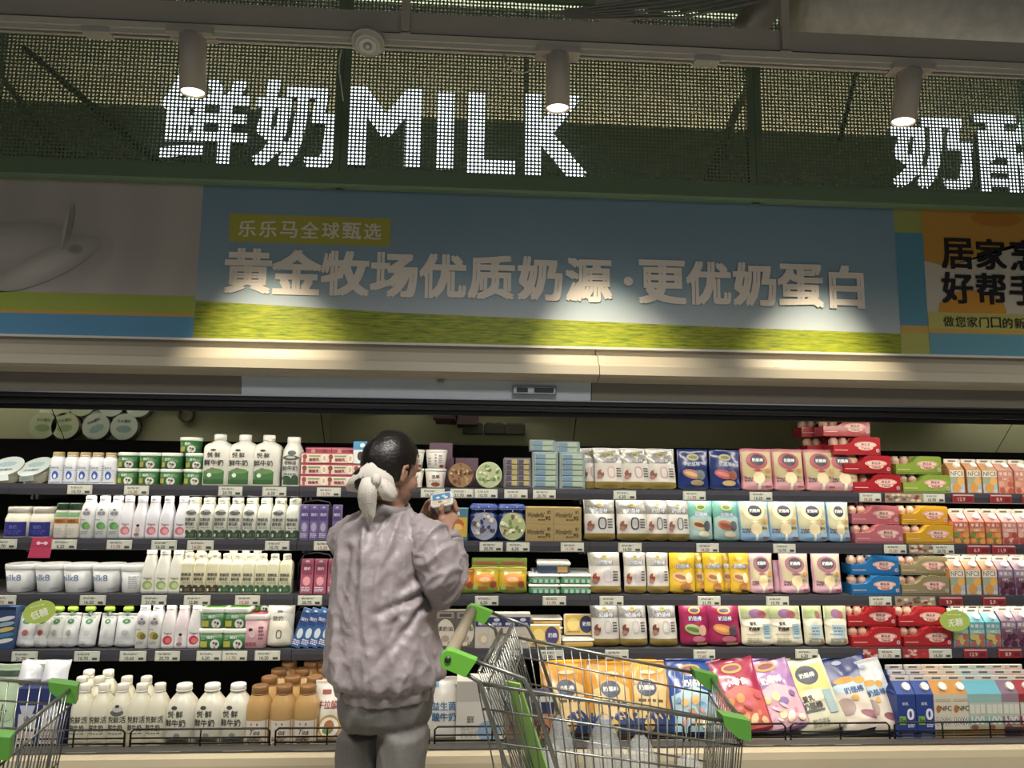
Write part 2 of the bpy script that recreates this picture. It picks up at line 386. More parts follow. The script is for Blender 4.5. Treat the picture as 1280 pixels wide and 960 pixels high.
# right panel
pr = Print(flat); z = lambda py, px=1200: bz(px, py)
pr.rect(XB2, z(291, 1135), XB3, ZB1, '#99a04a', 1, 1); pr.rect(XB2, z(407, 1140), XB3, z(291, 1135), '#4e8ea6', 1, 1); pr.rect(XB2, ZB0, XB3, z(407, 1140), '#aaaa4c', 1, 1)
pr.rect(XB2, z(416, 1140), XR, z(407, 1140), '#c39a43', 1, 1)
pr.poly([(XB3, ZB1), (XB3, z(326, 1160)), (bx(1185), z(334)), (bx(1230), z(318, 1230)), (bx(1290), z(300, 1290)), (XR-.6, z(290, 1400)), (XR-.6, ZB1)], '#c18a2c')
pr.ell(bx(1215, 380), z(388), .17, .10, '#cf8a1e'); pr.ell(bx(1245, 272), ZB1-.04, .13, .04, '#b8741a')
pr.rect(XB3, ZB0-.0, XR, z(407+10), '#5b98ab', 1, 1)
pr.rect(XB3, z(416), XR, z(391), '#b3ad52', 1, 1); pr.rect(XB3, z(417), XR, z(411.5), '#c39a43', 1, 1)
for i, ch in enumerate('居家烹饪'): P = at(1196+i*42, 317+i*1.2, YB); pr.text(ch, P.x, P.z, .155, '#15120f', .06, res=3)
for i, ch in enumerate('好帮手'): P = at(1196+i*42, 360+i*1.2, YB); pr.text(ch, P.x, P.z, .155, '#15120f', .06, res=3)
for i, ch in enumerate('做您家门口的新厨房'): P = at(1185+i*14.7, 402+i*.4, YB); pr.text(ch, P.x, P.z, .052, '#2a2418', .01, res=2)
n_, me_, _ = pr.done('lettering'); ob(n_, me_, p3)
# milk splash printed on the left panel: layered pale shapes
pr = Print(flat)
def sw(px, py, rx, rz, c, rot=0): P = at(px, py, YB); pr.ell(P.x, P.z, rx, rz, c, 28, rot=rot)
def soft(px, py, rx, rz, c0, c1, rot=0, n=7):
    a_, b_ = [int(c0[i:i+2], 16) for i in (1, 3, 5)], [int(c1[i:i+2], 16) for i in (1, 3, 5)]
    for k in range(n): t = (k+1)/n; sw(px, py, rx*(1-.75*k/n), rz*(1-.75*k/n), '#%02x%02x%02x' % tuple(round(p*(1-t)+q*t) for p, q in zip(a_, b_)), rot)
soft(22, 318, .42, .17, '#b0a9a1', '#9a938b', .12); soft(12, 308, .30, .115, '#a09a92', '#bcb6ae', .1); soft(62, 330, .24, .07, '#a39c94', '#c2bcb4', .5)
soft(86, 284, .016, .11, '#a9a29a', '#8f8880', -.1, 4); soft(82, 288, .008, .1, '#aaa39b', '#c2bcb4', -.1, 3); soft(95, 312, .035, .022, '#a59e96', '#8f8880', 0, 4)
n_, me_, _ = pr.done('milk_print'); ob(n_, me_, p1)
b = MB(); b.box(XL, XR, YB-.006, YB+.02, ZB1, ZB1+.012, M('#6f736e', .4)); b.build('top_edge', ban)

# ---------------- fridge: canopy, body, shelves
PAINT = M('#a39a86', .42, var=.03, scale=3); PAINT_G = M('#6f695d', .45); PAINT_GLOW = M('#aeb9c2', .25)
BLACK = M('#0d0d0f', .35); LIP = M('#3a3a42', .3); INNER = M('#060606', .9, spec=.1)
fr = tag(empty('display_fridge', (0, 0, 0)), 'long open multideck display fridge with black shelves and beige canopy', 'fridge')
def pz(py, Y): return at(640, py, Y).z
ledge = MB(); ledge.box(XL, XR, 3.155, YB+.02, pz(434, 3.155), pz(431.2, 3.155), M('#c9c6bd', .35)); ledge.build('ledge', fr)
# moulded canopy profile, front to back
cseam = [XL, at(748, 460, 3.1).x, XR]
for i in range(2):
    x0, x1 = cseam[i]+.0015, cseam[i+1]-.0015
    pf = [(3.165, pz(434, 3.165)), (3.175, pz(442, 3.175)), (3.12, pz(443, 3.12)), (3.095, pz(452.5, 3.095)), (3.075, pz(455, 3.075)), (3.07, pz(466, 3.07)), (3.085, pz(470, 3.085)), (3.13, pz(476, 3.13)), (3.30, pz(476, 3.13)), (3.30, pz(434, 3.165))]
    b = MB(); b.prism_x(pf, x0, x1, PAINT); b.build('canopy_moulding', fr)
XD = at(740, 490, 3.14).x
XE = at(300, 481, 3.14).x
for x0, x1, m in ((XL, XE-.001, PAINT_G), (XE+.001, XD-.002, PAINT_GLOW), (XD+.002, XR, PAINT_G)):  # cool glow on the middle section painted in as a lighter bluish colour
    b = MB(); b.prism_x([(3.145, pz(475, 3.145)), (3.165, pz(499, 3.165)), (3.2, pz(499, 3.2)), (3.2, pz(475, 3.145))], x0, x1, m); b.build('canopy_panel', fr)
b = MB(); b.box(XL, XR, 3.16, 3.20, pz(500.6, 3.16), pz(499, 3.16), M('#c6c6c6', .2, 1)); b.build('chrome_trim', fr)
b = MB(); b.box(XL, XR, 3.168, 3.23, pz(506, 3.168), pz(500.6, 3.16), BLACK); b.tube([(XL, 3.19, pz(508.2, 3.19)), (0, 3.19, pz(508.2, 3.19)), (XR, 3.19, pz(508.2, 3.19))], .009, M('#4b4b4a', .25, .6), 8)
b.box(XL, XR, 3.185, 3.26, pz(513.5, 3.185), pz(509.5, 3.185), BLACK); b.build('black_trim', fr)
# thermometer display set in the canopy panel
P = at(668, 488, 3.15); th = MB(); th.box(P.x-.098, P.x+.098, 3.142, 3.16, P.z-.019, P.z+.019, M('#5c6670', .4)); th.box(P.x-.092, P.x+.092, 3.1405, 3.15, P.z-.015, P.z+.015, M('#9fa8ad', .4)); t = th.build('thermometer_display', fr)
th = MB(); th.box(P.x-.08, P.x-.03, 3.138, 3.15, P.z-.010, P.z+.010, M('#23262a', .3)); th.box(P.x-.002, P.x+.085, 3.138, 3.15, P.z-.010, P.z+.010, M('#23262a', .3)); th.build('screen', t)
P = at(551, 477.5, 3.14); th = MB(); th.box(P.x-.014, P.x+.014, 3.13, 3.15, P.z-.003, P.z+.004, M('#8d8878', .4)); th.build('latch', fr)
# cabinet back, roof
YS = 3.50; YK = 3.97; YDK = 3.24
ZTOP = pz(513.5, 3.185)
b = MB(); b.box(XL, XR, YK, YK+.06, .1, 2.2, INNER); b.build('back_panel', fr)
b = MB(); b.box(XL, XR, 3.2, YK, pz(476, 3.13)-.02, pz(476, 3.13)+.02, M('#2a2a2a', .6)); b.build('roof', fr)
# shelf levels
SH = {1: pz(611, YS), 2: pz(677, YS), 3: pz(744, YS), 4: pz(811.5, YS)}
bays = [XL]+[at(p, 680, YS).x for p in (5, 371, 737, 1103)]+[XR]
TOPM = M('#c2c2a8', .5)
LED = M('#fff4df', .5, emit=21.)
for r, z in SH.items():
    for i in range(5):
        x0, x1 = bays[i]+.0012, bays[i+1]-.0012
        b = MB(); b.box(x0, x1, YS+.012, YK, z-.022, z, TOPM if r == 1 else M('#4a4a4c', .4)); s = b.build('shelf', fr)
        b = MB(); b.prism_x([(YS, z+.002), (YS-.003, z-.02), (YS, z-.047), (YS+.012, z-.05), (YS+.012, z+.002)], x0, x1, LIP); b.build('price_rail', s)
        b = MB(); b.box(x0+.03, x1-.03, YS+.016, YS+.032, z-.030, z-.0225, LED); b.build('led_strip', s)
        for x in (x0+.01, x1-.01): b = MB(); b.box(x-.006, x+.006, YS+.2, YK, z-.08, z-.022, M('#1b1b1c', .5)); b.build('bracket', s)
# LED strip at the canopy's inner edge
b = MB(); b.box(XL+.05, XR-.05, 3.27, 3.30, ZTOP-.012, ZTOP-.002, M('#fff4df', .5, emit=34.)); b.build('led_strip', fr)
b = MB(); b.box(XL, XR, 3.24, 3.26, ZTOP-.02, ZTOP+.03, BLACK); b.box(XL, XR, 3.24, 3.34, ZTOP-.002, ZTOP+.03, BLACK); b.build('led_housing', fr)
# tilted mirror panels above the top shelf
mirror = M('#d2d5c2', .05, 1.)
zm0 = pz(557, YK-.02); 
mx = [XL]+[at(p, 530, 3.85).x for p in (68, 402, 719, 1259)]+[XR]
for i in range(5):
    x0, x1 = mx[i]+.002, mx[i+1]-.002
    b = MB(); ya, za, yb, zb = YK-.015, zm0, 3.62, zm0+.36
    b.add([(x0, ya, za), (x1, ya, za), (x1, yb, zb), (x0, yb, zb)], [(0, 1, 2, 3)], mirror); b.add([(x0, ya+.006, za), (x1, ya+.006, za), (x1, yb+.006, zb+.006), (x0, yb+.006, zb+.006)], [(3, 2, 1, 0)], INNER); b.build('mirror', fr)
# deck, front base
ZD = pz(938, YDK); ZR = pz(928.5, YDK)
b = MB(); b.box(XL, XR, YDK+.0, YK, ZD-.03, ZD, M('#3b3b3a', .5)); b.build('deck', fr)
ZB_ = pz(936.5, 3.2)
b = MB(); b.prism_x([(3.235, ZR), (3.2, ZB_+.005), (3.2, ZB_), (3.255, ZB_), (3.255, ZR)], XL, XR, M('#4a4844', .4)); b.build('ticket_rail', fr)
b = MB(); b.prism_x([(3.2, ZB_-.003), (3.165, ZB_-.012), (3.16, ZB_-.04), (3.175, .16), (3.23, .1), (3.3, .1), (3.3, ZB_-.003)], XL, XR, M('#b9ab8c', .4, var=.03, scale=3)); b.build('base_bumper', fr)
b = MB(); b.box(XL, XR, 3.26, YK+.06, 0, ZD-.03, M('#2b2a28', .6)); b.build('plinth', fr)
# black wire guard along the deck, in sections
WIRE = M('#0b0b0b', .35, .3)
gx = [at(p, 912, YDK).x for p in (-40, 160, 341, 540, 690, 858, 985, 1115, 1300)]
for i in range(len(gx)-1):
    x0, x1 = gx[i]+.012, gx[i+1]-.012; b = MB()
    h = .068
    b.tube([(x0, YDK, ZR), (x0, YDK, ZR+h-.012), (x0+.012, YDK, ZR+h), (x1-.012, YDK, ZR+h), (x1, YDK, ZR+h-.012), (x1, YDK, ZR)], .0045, WIRE, 5)
    for zz in (.012, .034): b.tube([(x0, YDK, ZR+zz), (x1, YDK, ZR+zz)], .0038, WIRE, 5)
    k = max(1, round((x1-x0)/.24))
    for j in range(1, k): xx = x0+(x1-x0)*j/k; b.tube([(xx, YDK, ZR), (xx, YDK, ZR+h)], .0038, WIRE, 5)
    b.build('wire_guard', fr)

# ---------------- ceiling beam with lighting track, lamps, ducts
YT = 2.55
def tz_(px, py): return at(px, py, YT)
beam = tag(empty('ceiling_beam', (0, 0, 0)), 'grey painted square steel beam carrying the lighting track', 'beam')
zb0 = pz(45, YT); zb1 = pz(23, YT)
BEAM = M('#b3aa9b', .5, var=.05, scale=5)
b = MB(); b.box(XL, XR, YT, YT+.07, pz(47, YT), pz(22, YT), BEAM); b.build('beam_body', beam)
b = MB(); b.box(XL, XR, YT-.012, YT+.06, pz(56, YT-.012), pz(48.5, YT-.012), M('#cfc6b2', .45)); b.build('beam_flange', beam)
for px in (507, 980):
    x = tz_(px, 40).x; b = MB(); b.box(x-.016, x+.016, YT-.018, YT-.002, pz(50, YT), pz(-25, YT), BEAM); b.box(x-.02, x+.02, YT-.018, YT+.07, pz(50, YT)-.004, pz(50, YT)+.004, BEAM); b.build('hanger_strap', beam)
trk = tag(empty('lighting_track', (0, 0, 0)), 'white lighting track with spotlights hung under the beam', 'track')
b = MB(); b.prism_x([(YT-.004, pz(57, YT)), (YT-.004, pz(63.5, YT)), (YT+.008, pz(63.5, YT)), (YT+.008, pz(60, YT)), (YT+.022, pz(60, YT)), (YT+.022, pz(63.5, YT)), (YT+.034, pz(63.5, YT)), (YT+.034, pz(57, YT))], XL, XR, M('#bdbab0', .4)); b.build('rail', trk)
b = MB(); b.box(XL, XR, YT+.006, YT+.024, pz(60.5, YT), pz(59, YT), M('#5a3a30', .4)); b.build('conductor', trk)
LAMPW = M('#b9afa1', .4)
def spot(pxt, pyt, pxb, pyb, aim, label, power=125):
    t = tag(empty('track_spotlight', (0, 0, 0)), label, 'spotlight', 'spotlights on the lighting track')
    a = at(pxt, pyt, YT+.015); c = at(pxb, pyb, YT+.03)
    d = (c-a).normalized(); u = Vector((0, 1, 0)); s_ = d.cross(u).normalized(); q = s_.cross(d)
    r = .047; n = 24; L = (c-a).length
    def ring(rr, l): return [a+d*l+(s_*math.cos(2*math.pi*k/n)+q*math.sin(2*math.pi*k/n))*rr for k in range(n)]
    b = MB(); prof = [(.0, -.002), (r-.004, -.002), (r, .004), (r, L), (r-.004, L), (r-.006, L-.008), (r-.008, L-.015)]
    vs = []; [vs.extend(ring(*p)) for p in prof]
    b.add(vs, [(j*n+k, (j+1)*n+k, (j+1)*n+(k+1) % n, j*n+(k+1) % n) for j in range(len(prof)-1) for k in range(n)], LAMPW, True); b.build('housing', t)
    b = MB(); b.add(ring(r-.007, L-.006), [tuple(range(n))], M('#fff1cf', .5, emit=6.)); b.build('lens', t)
    b = MB(); b.box(a.x-.085, a.x+.085, YT-.022, YT+.05, a.z-.004, a.z+.022, LAMPW); b.build('adapter', t)
    b = MB(); b.tube([a+Vector((0, 0, .01)), a+d*.02], .014, LAMPW, 10); b.build('swivel', t)
    light('spot_beam', 'SPOT', c+d*.03, aim, power, (1, .86, .62), spot_size=R(46), spot_blend=1., shadow_soft_size=.03)
AIMY = YB
spot(241, 46, 241, 116, at(345, 505, AIMY), 'grey cylinder spotlight at left in front of the first character')
spot(697, 70, 697, 136, at(775, 510, AIMY), 'grey cylinder spotlight in front of the letter K')
spot(1137, 90, 1129, 153, at(1015, 515, AIMY), 'tilted grey cylinder spotlight at right before the last characters')
# smoke detector on the beam
a = at(460, 54, YT-.03); b = MB(); n = 24
sd = tag(empty('smoke_detector', (0, 0, 0)), 'round white smoke detector under the beam between two spotlights', 'detector')
fwd = (CAM-a).normalized(); axd = (Vector((0, -.35, -1))).normalized(); s_ = Vector((1, 0, 0)); q = s_.cross(axd)
def disc(mb, rr, l, m, r2=None):
    r2 = r2 or rr
    A = [a+axd*(l-.02)+(s_*math.cos(2*math.pi*k/n)+q*math.sin(2*math.pi*k/n))*rr for k in range(n)]; B = [a+axd*l+(s_*math.cos(2*math.pi*k/n)+q*math.sin(2*math.pi*k/n))*r2 for k in range(n)]
    mb.add(A+B, [(k, (k+1) % n, n+(k+1) % n, n+k) for k in range(n)]+[tuple(range(n-1, -1, -1)), tuple(range(n, 2*n))], m)
disc(b, .062, .0, M('#a7a49c', .4)); disc(b, .062, .012, M('#b5b2aa', .4), .045); b.build('base', sd)
b = MB(); disc(b, .034, .016, M('#c8c8ca', .4), .032); b.build('sensor_head', sd); b = MB(); disc(b, .018, .019, M('#7f8288', .3), .016); disc(b, .008, .021, M('#d5dae2', .3), .007); b.build('sensor_lens', sd)
def cable(pts, Y, r, lab, col='#c9c6bb'):
    b = MB(); b.tube([at(x, y, Y) for x, y in pts], r, M(col, .5), 6); tag(b.build('cable'), lab, 'cable')
cable([(427, 62), (424, 75), (424, 92), (427, 110), (429, 126)], 2.6, .003, 'white cable hanging left of the smoke detector')
cable([(630, 68), (631, 80), (640, 88), (655, 91), (666, 87), (671, 79)], 2.56, .0028, 'white looped cable beside the middle spotlight')
# junctions on the track
for px, py in ((120, 38), (884, 74)):
    p = at(px, py, YT); b = MB(); b.bbox(p.x-.05, p.x+.05, YT-.01, YT+.04, p.z-.012, p.z+.012, M('#b4b1a8', .4), .003); b.build('track_joint', trk)

# pipes and ducts above the beam
def duct(pa, pb, Ya, Yb, r, col, lab, rib=0, nm='air_duct', rough=.45, metal=.0, cat='duct'):
    a, c = at(*pa, Ya), at(*pb, Yb); L = (c-a).length; N = max(3, int(L/.03) if rib else 3)
    b = MB(); b.tube([a.lerp(c, i/N) for i in range(N+1)], [r*(1+(rib*(i % 2))) for i in range(N+1)], M(col, rough, metal, var=.12, scale=18, bump=1, bstr=.4), 18)
    return tag(b.build(nm), lab, cat)
duct((1000, 2), (1420, 30), 2.92, 2.92, .15, '#c9c5bb', 'large pale ribbed duct at the upper right corner', 0, rough=.5)
duct((985, -35), (930, 45), 2.8, 2.95, .075, '#a39e94', 'foil wrapped pipe crossing above the beam', .05, 'wrapped_pipe', .35, .5)
duct((757, -40), (772, 32), 2.9, 2.95, .075, '#9a958c', 'short pale corrugated duct end above the middle spotlight', .06)
b = MB()
for i in range(6): 
    p0 = at(690+i*5, 16+i*1.5, 2.8); p1 = at(960+i*6, -22+i*3, 2.7); b.tube([p0, p0.lerp(p1, .5)+Vector((0, 0, -.01*i)), p1], .006, M('#8d887e', .5), 6)
tag(b.build('conduit_bundle'), 'bundle of thin grey conduits running above the beam', 'conduit')
# ================================================================== PRODUCTS
K = .00396            # metres per photo pixel on the shelf front plane
YP = YS+.014          # fronts of the goods
SHN = {1: 'top shelf', 2: 'second shelf', 3: 'third shelf', 4: 'fourth shelf', 5: 'bottom deck'}
ORD = ['leftmost', 'second from left', 'third from left', 'fourth from left', 'fifth from left', 'sixth from left', 'seventh from left', 'eighth from left', 'ninth from left', 'tenth from left']
def place(proto, name, loc, label, cat, group=None, rz=0., tilt=0., roll=0., sc=(1, 1, 1)):
    """proto = list of (part name, mesh, [sub parts]); the thing is an Empty at its base"""
    if len(proto) == 1 and not proto[0][2]:
        o = ob(name, proto[0][1])
    else:
        o = empty(name)
        for pn, me, subs in proto:
            c = ob(pn, me, o)
            for sn, sm, _ in subs: ob(sn, sm, c)
    o.location = loc; o.rotation_euler = (tilt, roll, rz); o.scale = sc
    return tag(o, label, cat, group)
def Xrow(px, shelf, y=None): 
    Y = YP if y is None else y
    py = {1: 608, 2: 676, 3: 743, 4: 811, 5: 925}[shelf]
    return at(px, py, Y).x
def row(proto, name, desc, cat, shelf, pxs, depth, tilt=0., rz=0., dz=0., dy=0., jit=.02, tier='', n_of=None, grp=None, sc=(1, 1, 1), z=None):
    """one thing per px centre along a shelf"""
    n = len(pxs); zz = (SH[shelf] if shelf < 5 else ZD)+.001+dz
    rg = random.Random(hash((name, shelf, n)) & 255 if False else len(desc)*7+shelf)
    for i, px in enumerate(pxs):
        o = ORD[i] if i < n-1 or n == 1 else ('rightmost' if n > 2 else 'right one')
        if n == 1: lab = f"{desc}{tier} on the {SHN[shelf]}"
        else: lab = f"{desc}{tier}, {o if n > 2 else ('left one' if i == 0 else 'right one')} on the {SHN[shelf]}"
        Yf = YP if shelf < 5 else YDK+.03
        loc = (Xrow(px, shelf, Yf+dy), Yf+dy+depth/2+rg.uniform(0, jit)*.4, zz)
        place(proto, name, loc, lab, cat, grp or f"{desc} on the {SHN[shelf]}", rz+rg.uniform(-jit, jit)*3, tilt, 0, sc)

def interp(prof, z, j):
    for a, b in zip(prof, prof[1:]):
        if a[2] <= z <= b[2] and b[2] > a[2]: t = (z-a[2])/(b[2]-a[2]); return a[j]+(b[j]-a[j])*t
    return prof[0][j] if z < prof[0][2] else prof[-1][j]
def yf_round(prof):
    def f(x, z):
        rx, ry, p = interp(prof, z, 0), interp(prof, z, 1), interp(prof, z, 3)
        return -ry*max(0., 1-min(1, abs(x/rx))**p)**(1/p)
    return f
def prof4(pts, w, d, h): return [(w/2*a, d/2*a, h*z, p) for a, z, p in pts]

# ---- bottles
BSH = {  # (relative radius, relative height, squareness)
 'round': [(.92, 0, 2.4), (1, .02, 2.6), (1, .60, 2.6), (.96, .70, 2.4), (.80, .79, 2.1), (.64, .85, 2), (.60, .87, 2), (.60, .93, 2)],
 'jug': [(.93, 0, 5), (1, .015, 5.5), (1, .72, 5.5), (.97, .76, 4.5), (.8, .81, 3), (.5, .85, 2.2), (.42, .87, 2), (.42, .93, 2)],
 'square': [(.93, 0, 5), (1, .015, 5.5), (1, .72, 5.5), (.97, .76, 4.5), (.85, .81, 3), (.66, .85, 2.2), (.60, .87, 2), (.60, .93, 2)],
 'slope': [(.92, 0, 4), (1, .02, 4), (1, .45, 4), (.92, .58, 3.4), (.72, .76, 2.5), (.64, .84, 2), (.62, .86, 2), (.62, .93, 2)],
 'capsule': [(.9, 0, 3), (1, .02, 3), (1, .66, 3), (.97, .74, 2.6), (.86, .81, 2.2), (.72, .855, 2), (.66, .87, 2), (.66, .93, 2)],
 'dome': [(.9, 0, 2.6), (1, .02, 2.8), (1, .55, 2.8), (.98, .64, 2.6), (.88, .73, 2.3), (.68, .80, 2.1), (.52, .85, 2), (.48, .87, 2), (.48, .92, 2)],
 'gold': [(.95, 0, 2.2), (1, .02, 2.2), (1, .70, 2.2), (.93, .78, 2.1), (.74, .84, 2), (.70, .86, 2), (.70, .93, 2)],
}
def bottle(shape, w, h, body, cap, prt=None, d=None, capr=None, rough=.32, caph=.10):
    d = d or w; pf = prof4(BSH[shape], w, d, h)
    b = MB(); b.lathe(pf, body if not isinstance(body, str) else M(body, rough), 20); parts = [('body', b.mesh('body'), [])]
    cr = (capr or (BSH[shape][-1][0]*w/2/w*2+.03))*w/2
    c = MB(); c.lathe([(cr*.96, h*(1-caph)), (cr, h*(1-caph)+.002), (cr, h-.004), (cr*.93, h-.001), (cr*.86, h)], M(cap, .4), 18); parts.append(('cap', c.mesh('cap'), []))
    c = MB(); c.lathe([(cr*1.03, h*(1-caph)-.006), (cr*1.03, h*(1-caph)-.0015)], M(cap, .4), 18); parts[-1][2].append(('tamper_ring', c.mesh('tamper_ring'), []))
    if prt:
        P = Print(yf_round(pf)); prt(P, w, h); parts.append(P.done())
    return parts
# ---- round tapered tub with lid
def tub(w, h, body, lid, prt=None, taper=.86, lidh=.2, d=None, p=2., lidcol2=None, lidprt=None):
    d = d or w; t = taper
    pf = [(w/2*t*.94, d/2*t*.94, 0, p), (w/2*t, d/2*t, h*.03, p), (w/2*.965, d/2*.965, h*(1-lidh), p)]
    b = MB(); b.lathe(pf, M(body, .35), 22); parts = [('body', b.mesh('body'), [])]
    c = MB(); lp = [(w/2*.97, d/2*.97, h*(1-lidh)-.001, p), (w/2, d/2, h*(1-lidh)+.001, p), (w/2, d/2, h-.003, p), (w/2*.97, d/2*.97, h, p), (w/2*.93, d/2*.93, h, p), (w/2*.91, d/2*.91, h-.003, p)]
    c.lathe(lp, M(lid, .35), 22); sub = []
    if lidcol2: q = MB(); q.lathe([(w/2*.86, d/2*.86, h-.004, p), (w/2*.86, d/2*.86, h-.0018, p)], M(lidcol2, .4), 22); sub.append(('lid_print', q.mesh('lid_print'), []))
    parts.append(('lid', c.mesh('lid'), sub))
    if prt: P = Print(yf_round(pf)); prt(P, w, h*(1-lidh)); parts.append(P.done())
    return parts
# ---- folded box
def carton_box(w, h, d, col, prt=None, rough=.5, b_=.0015):
    b = MB(); b.bbox(-w/2, w/2, -d/2, d/2, 0, h, M(col, rough), b_); parts = [('box', b.mesh('box'), [])]
    if prt: P = Print(lambda x, z: -d/2); prt(P, w, h); parts.append(P.done())
    return parts
# ---- stand-up / pillow bag
def bag(w, h, t, col, prt=None, rough=.28, seal=.05, seed=0, top=None, metal=0., back=None, neck=0., bottom=1.):
    """t: thickness; bulges low, thins to a crimped seal on top"""
    def half(x, z):
        u = min(1, abs(2*x/w)); v = min(1, max(0, z/h))
        pv = (v/.12)**.5*bottom+(1-bottom)*(v/.12) if v < .12 else (1 if v < .4 else max(.0, 1-((v-.4)/(1-seal-.4))**1.6) if v < 1-seal else 0)
        bul = (t/2)*pv*(1-u**2.6)
        wr = noise.noise(Vector((x*20+seed*3.1, z*16+seed, seed)))*.0055*(pv+.2)*(1-u*.6)+noise.noise(Vector((x*9+z*22+seed, z*13-x*16, seed*2.)))*.004*(1-u*.5)+.0035*math.sin(x*70+seed)*max(0, v-.72)
        return max(.0008, .0014+bul+wr)
    nx, nz = 20, 24
    lx = noise.noise(Vector((seed*1.7, 2, 3)))*.02
    def warp(x, z):
        v = z/h; k = 1-.035*math.sin(v*math.pi)*(1-bottom*.2)-.09*max(0, 1-v/.05)**2-.012*math.sin(v*11+seed)
        return (x*k+lx*v*v, z+(.012*noise.noise(Vector((x*14, seed, 1)))-.02*abs(2*x/w)**3*w)*max(0, v-.6)+.010*abs(2*x/w)**3*max(0, 1-v/.1))
    b = MB(); vs = []
    for sgn in (-1, 1):
        for j in range(nz+1):
            for i in range(nx+1):
                z = h*j/nz; x = (-w/2+w*i/nx); q = warp(x, z)
                vs.append((q[0], sgn*half(x, z), q[1]))
    N = (nx+1)*(nz+1); fs = []
    for j in range(nz):
        for i in range(nx):
            a = j*(nx+1)+i; fs.append((a, a+1, a+nx+2, a+nx+1)); fs.append((N+a, N+a+nx+1, N+a+nx+2, N+a+1))
    for j in range(nz):
        a = j*(nx+1); fs.append((a, a+nx+1, N+a+nx+1, N+a)); a += nx; fs.append((a, N+a, N+a+nx+1, a+nx+1))
    for i in range(nx): fs.append((i, N+i, N+i+1, i+1)); a = nz*(nx+1)+i; fs.append((a, a+1, N+a+1, N+a))
    b.add(vs, fs, M(col, rough, metal) if isinstance(col, str) else col, True); parts = [('pouch', b.mesh('pouch'), [])]
    yf = lambda x, z: -half(x, z)
    s_ = Print(yf, warp, .0012); s_.rect(-w*.49, h*(1-seal*.8), w*.49, h*(1-seal*.15), top or (col if isinstance(col, str) else '#cccccc'), 10, 3, .2); 
    parts[0][2].append(s_.done('top_seal'))
    if prt: P = Print(yf, warp, .0020); prt(P, w, h); parts.append(P.done())
    return parts
# ---- gable-top juice carton
def gable(w, h, roof, col, roofcol, prt=None, d=None, cap='#e9e3da', fin='#d8d2c4', finprt=True):
    d = d or w; m = M(col, .4); mr = M(roofcol, .4)
    b = MB(); b.box(-w/2, w/2, -d/2, d/2, 0, h, m); parts = [('carton_body', b.mesh('carton_body'), [])]
    b = MB(); g = roof
    b.add([(-w/2, -d/2, h), (w/2, -d/2, h), (w/2, -.004, h+g), (-w/2, -.004, h+g), (-w/2, d/2, h), (w/2, d/2, h), (w/2, .004, h+g), (-w/2, .004, h+g), (-w/2*.8, 0, h+g*.2), (w/2*.8, 0, h+g*.2)],
          [(0, 1, 2, 3), (5, 4, 7, 6), (0, 3, 8), (3, 7, 8), (7, 4, 8), (4, 0, 8), (1, 9, 2), (2, 9, 6), (6, 9, 5), (5, 9, 1)], mr)
    sub = []
    f = MB(); f.box(-w/2*.99, w/2*.99, -.004, .004, h+g, h+g+.02, M(fin, .45)); 
    f.box(-w*.25, w*.25, -.0046, -.003, h+g+.006, h+g+.014, M('#6a6258', .5)); sub.append(('top_fin', f.mesh('top_fin'), []))
    if cap:
        c = MB(); n = 16; r = w*.21; ang = math.atan2(g, d/2-.004); nd = Vector((0, -math.sin(ang), math.cos(ang))); ud = Vector((0, math.cos(ang), math.sin(ang))); o = Vector((w*.12, -d/4, h+g/2))
        A = [o+(Vector((1, 0, 0))*math.cos(2*math.pi*k/n)+ud*math.sin(2*math.pi*k/n))*r for k in range(n)]; B = [a+nd*.014 for a in A]
        c.add(A+B, [(k, (k+1) % n, n+(k+1) % n, n+k) for k in range(n)]+[tuple(range(n, 2*n))], M(cap, .4)); sub.append(('cap', c.mesh('cap'), []))
    parts.append(('gable_roof', b.mesh('gable_roof'), sub))
    if prt: P = Print(lambda x, z: -d/2); prt(P, w, h); parts.append(P.done())
    return parts
# ---- shrink-wrapped five pack of little fermented milk bottles
def fivepack(w, h, col, foil='#cdc8c0', dark=None, oval='#e8b9ae', ink='#8f1a22', d=.1, bodycol='#b9907a', five=5):
    parts = []
    bt = MB(); r = w/five/2*.97; hb = h*.97
    bt.lathe([(r*.85, 0), (r, .004), (r, hb*.42), (r*.86, hb*.5), (r*.86, hb*.56), (r, hb*.64), (r, hb*.82), (r*.62, hb*.93), (r*.62, hb*.965)], M(bodycol, .3), 12)
    bm = bt.mesh('bottle'); ft = MB(); ft.lathe([(r*.72, hb*.965), (r*.76, hb*.97), (r*.70, hb)], M(foil, .25, .3), 12); fm = ft.mesh('foil_lid')
    P = [(-w/2, 0), (w/2, 0), (w/2, h*.93), (w*.46, h*.98), (w*.04, h), (-w*.05, h*.92), (-w*.11, h*.72), (-w*.20, h*.58), (-w/2, h*.54)]
    s = MB(); s.prism_y(P, -d/2, d/2, M(col, .22)); 
    pr = Print(lambda x, z: -d/2)
    pr.rect(-w*.48, h*.06, w*.48, h*.10, dark or col, 1, 1); pr.rect(-w*.48, h*.24, -w*.2, h*.27, oval, 1, 1)
    pr.ell(w*.18, h*.56, w*.235, h*.17, oval); pr.ell(w*.18, h*.40, w*.16, h*.15, oval); pr.ell(w*.18, h*.565, w*.215, h*.145, ink); pr.ell(w*.18, h*.565, w*.205, h*.13, oval)
    pr.text('养乐多', w*.18, h*.565, h*.17, '#33241f', .03); pr.text('Yakult', w*.18, h*.36, h*.14, ink, .02)
    pr.ell(w*.435, h*.25, w*.035, h*.10, oval); pr.ell(w*.435, h*.25, w*.026, h*.075, '#7a7f96')
    parts = [('sleeve', s.mesh('sleeve'), [pr.done()])]
    return parts, bm, fm, r
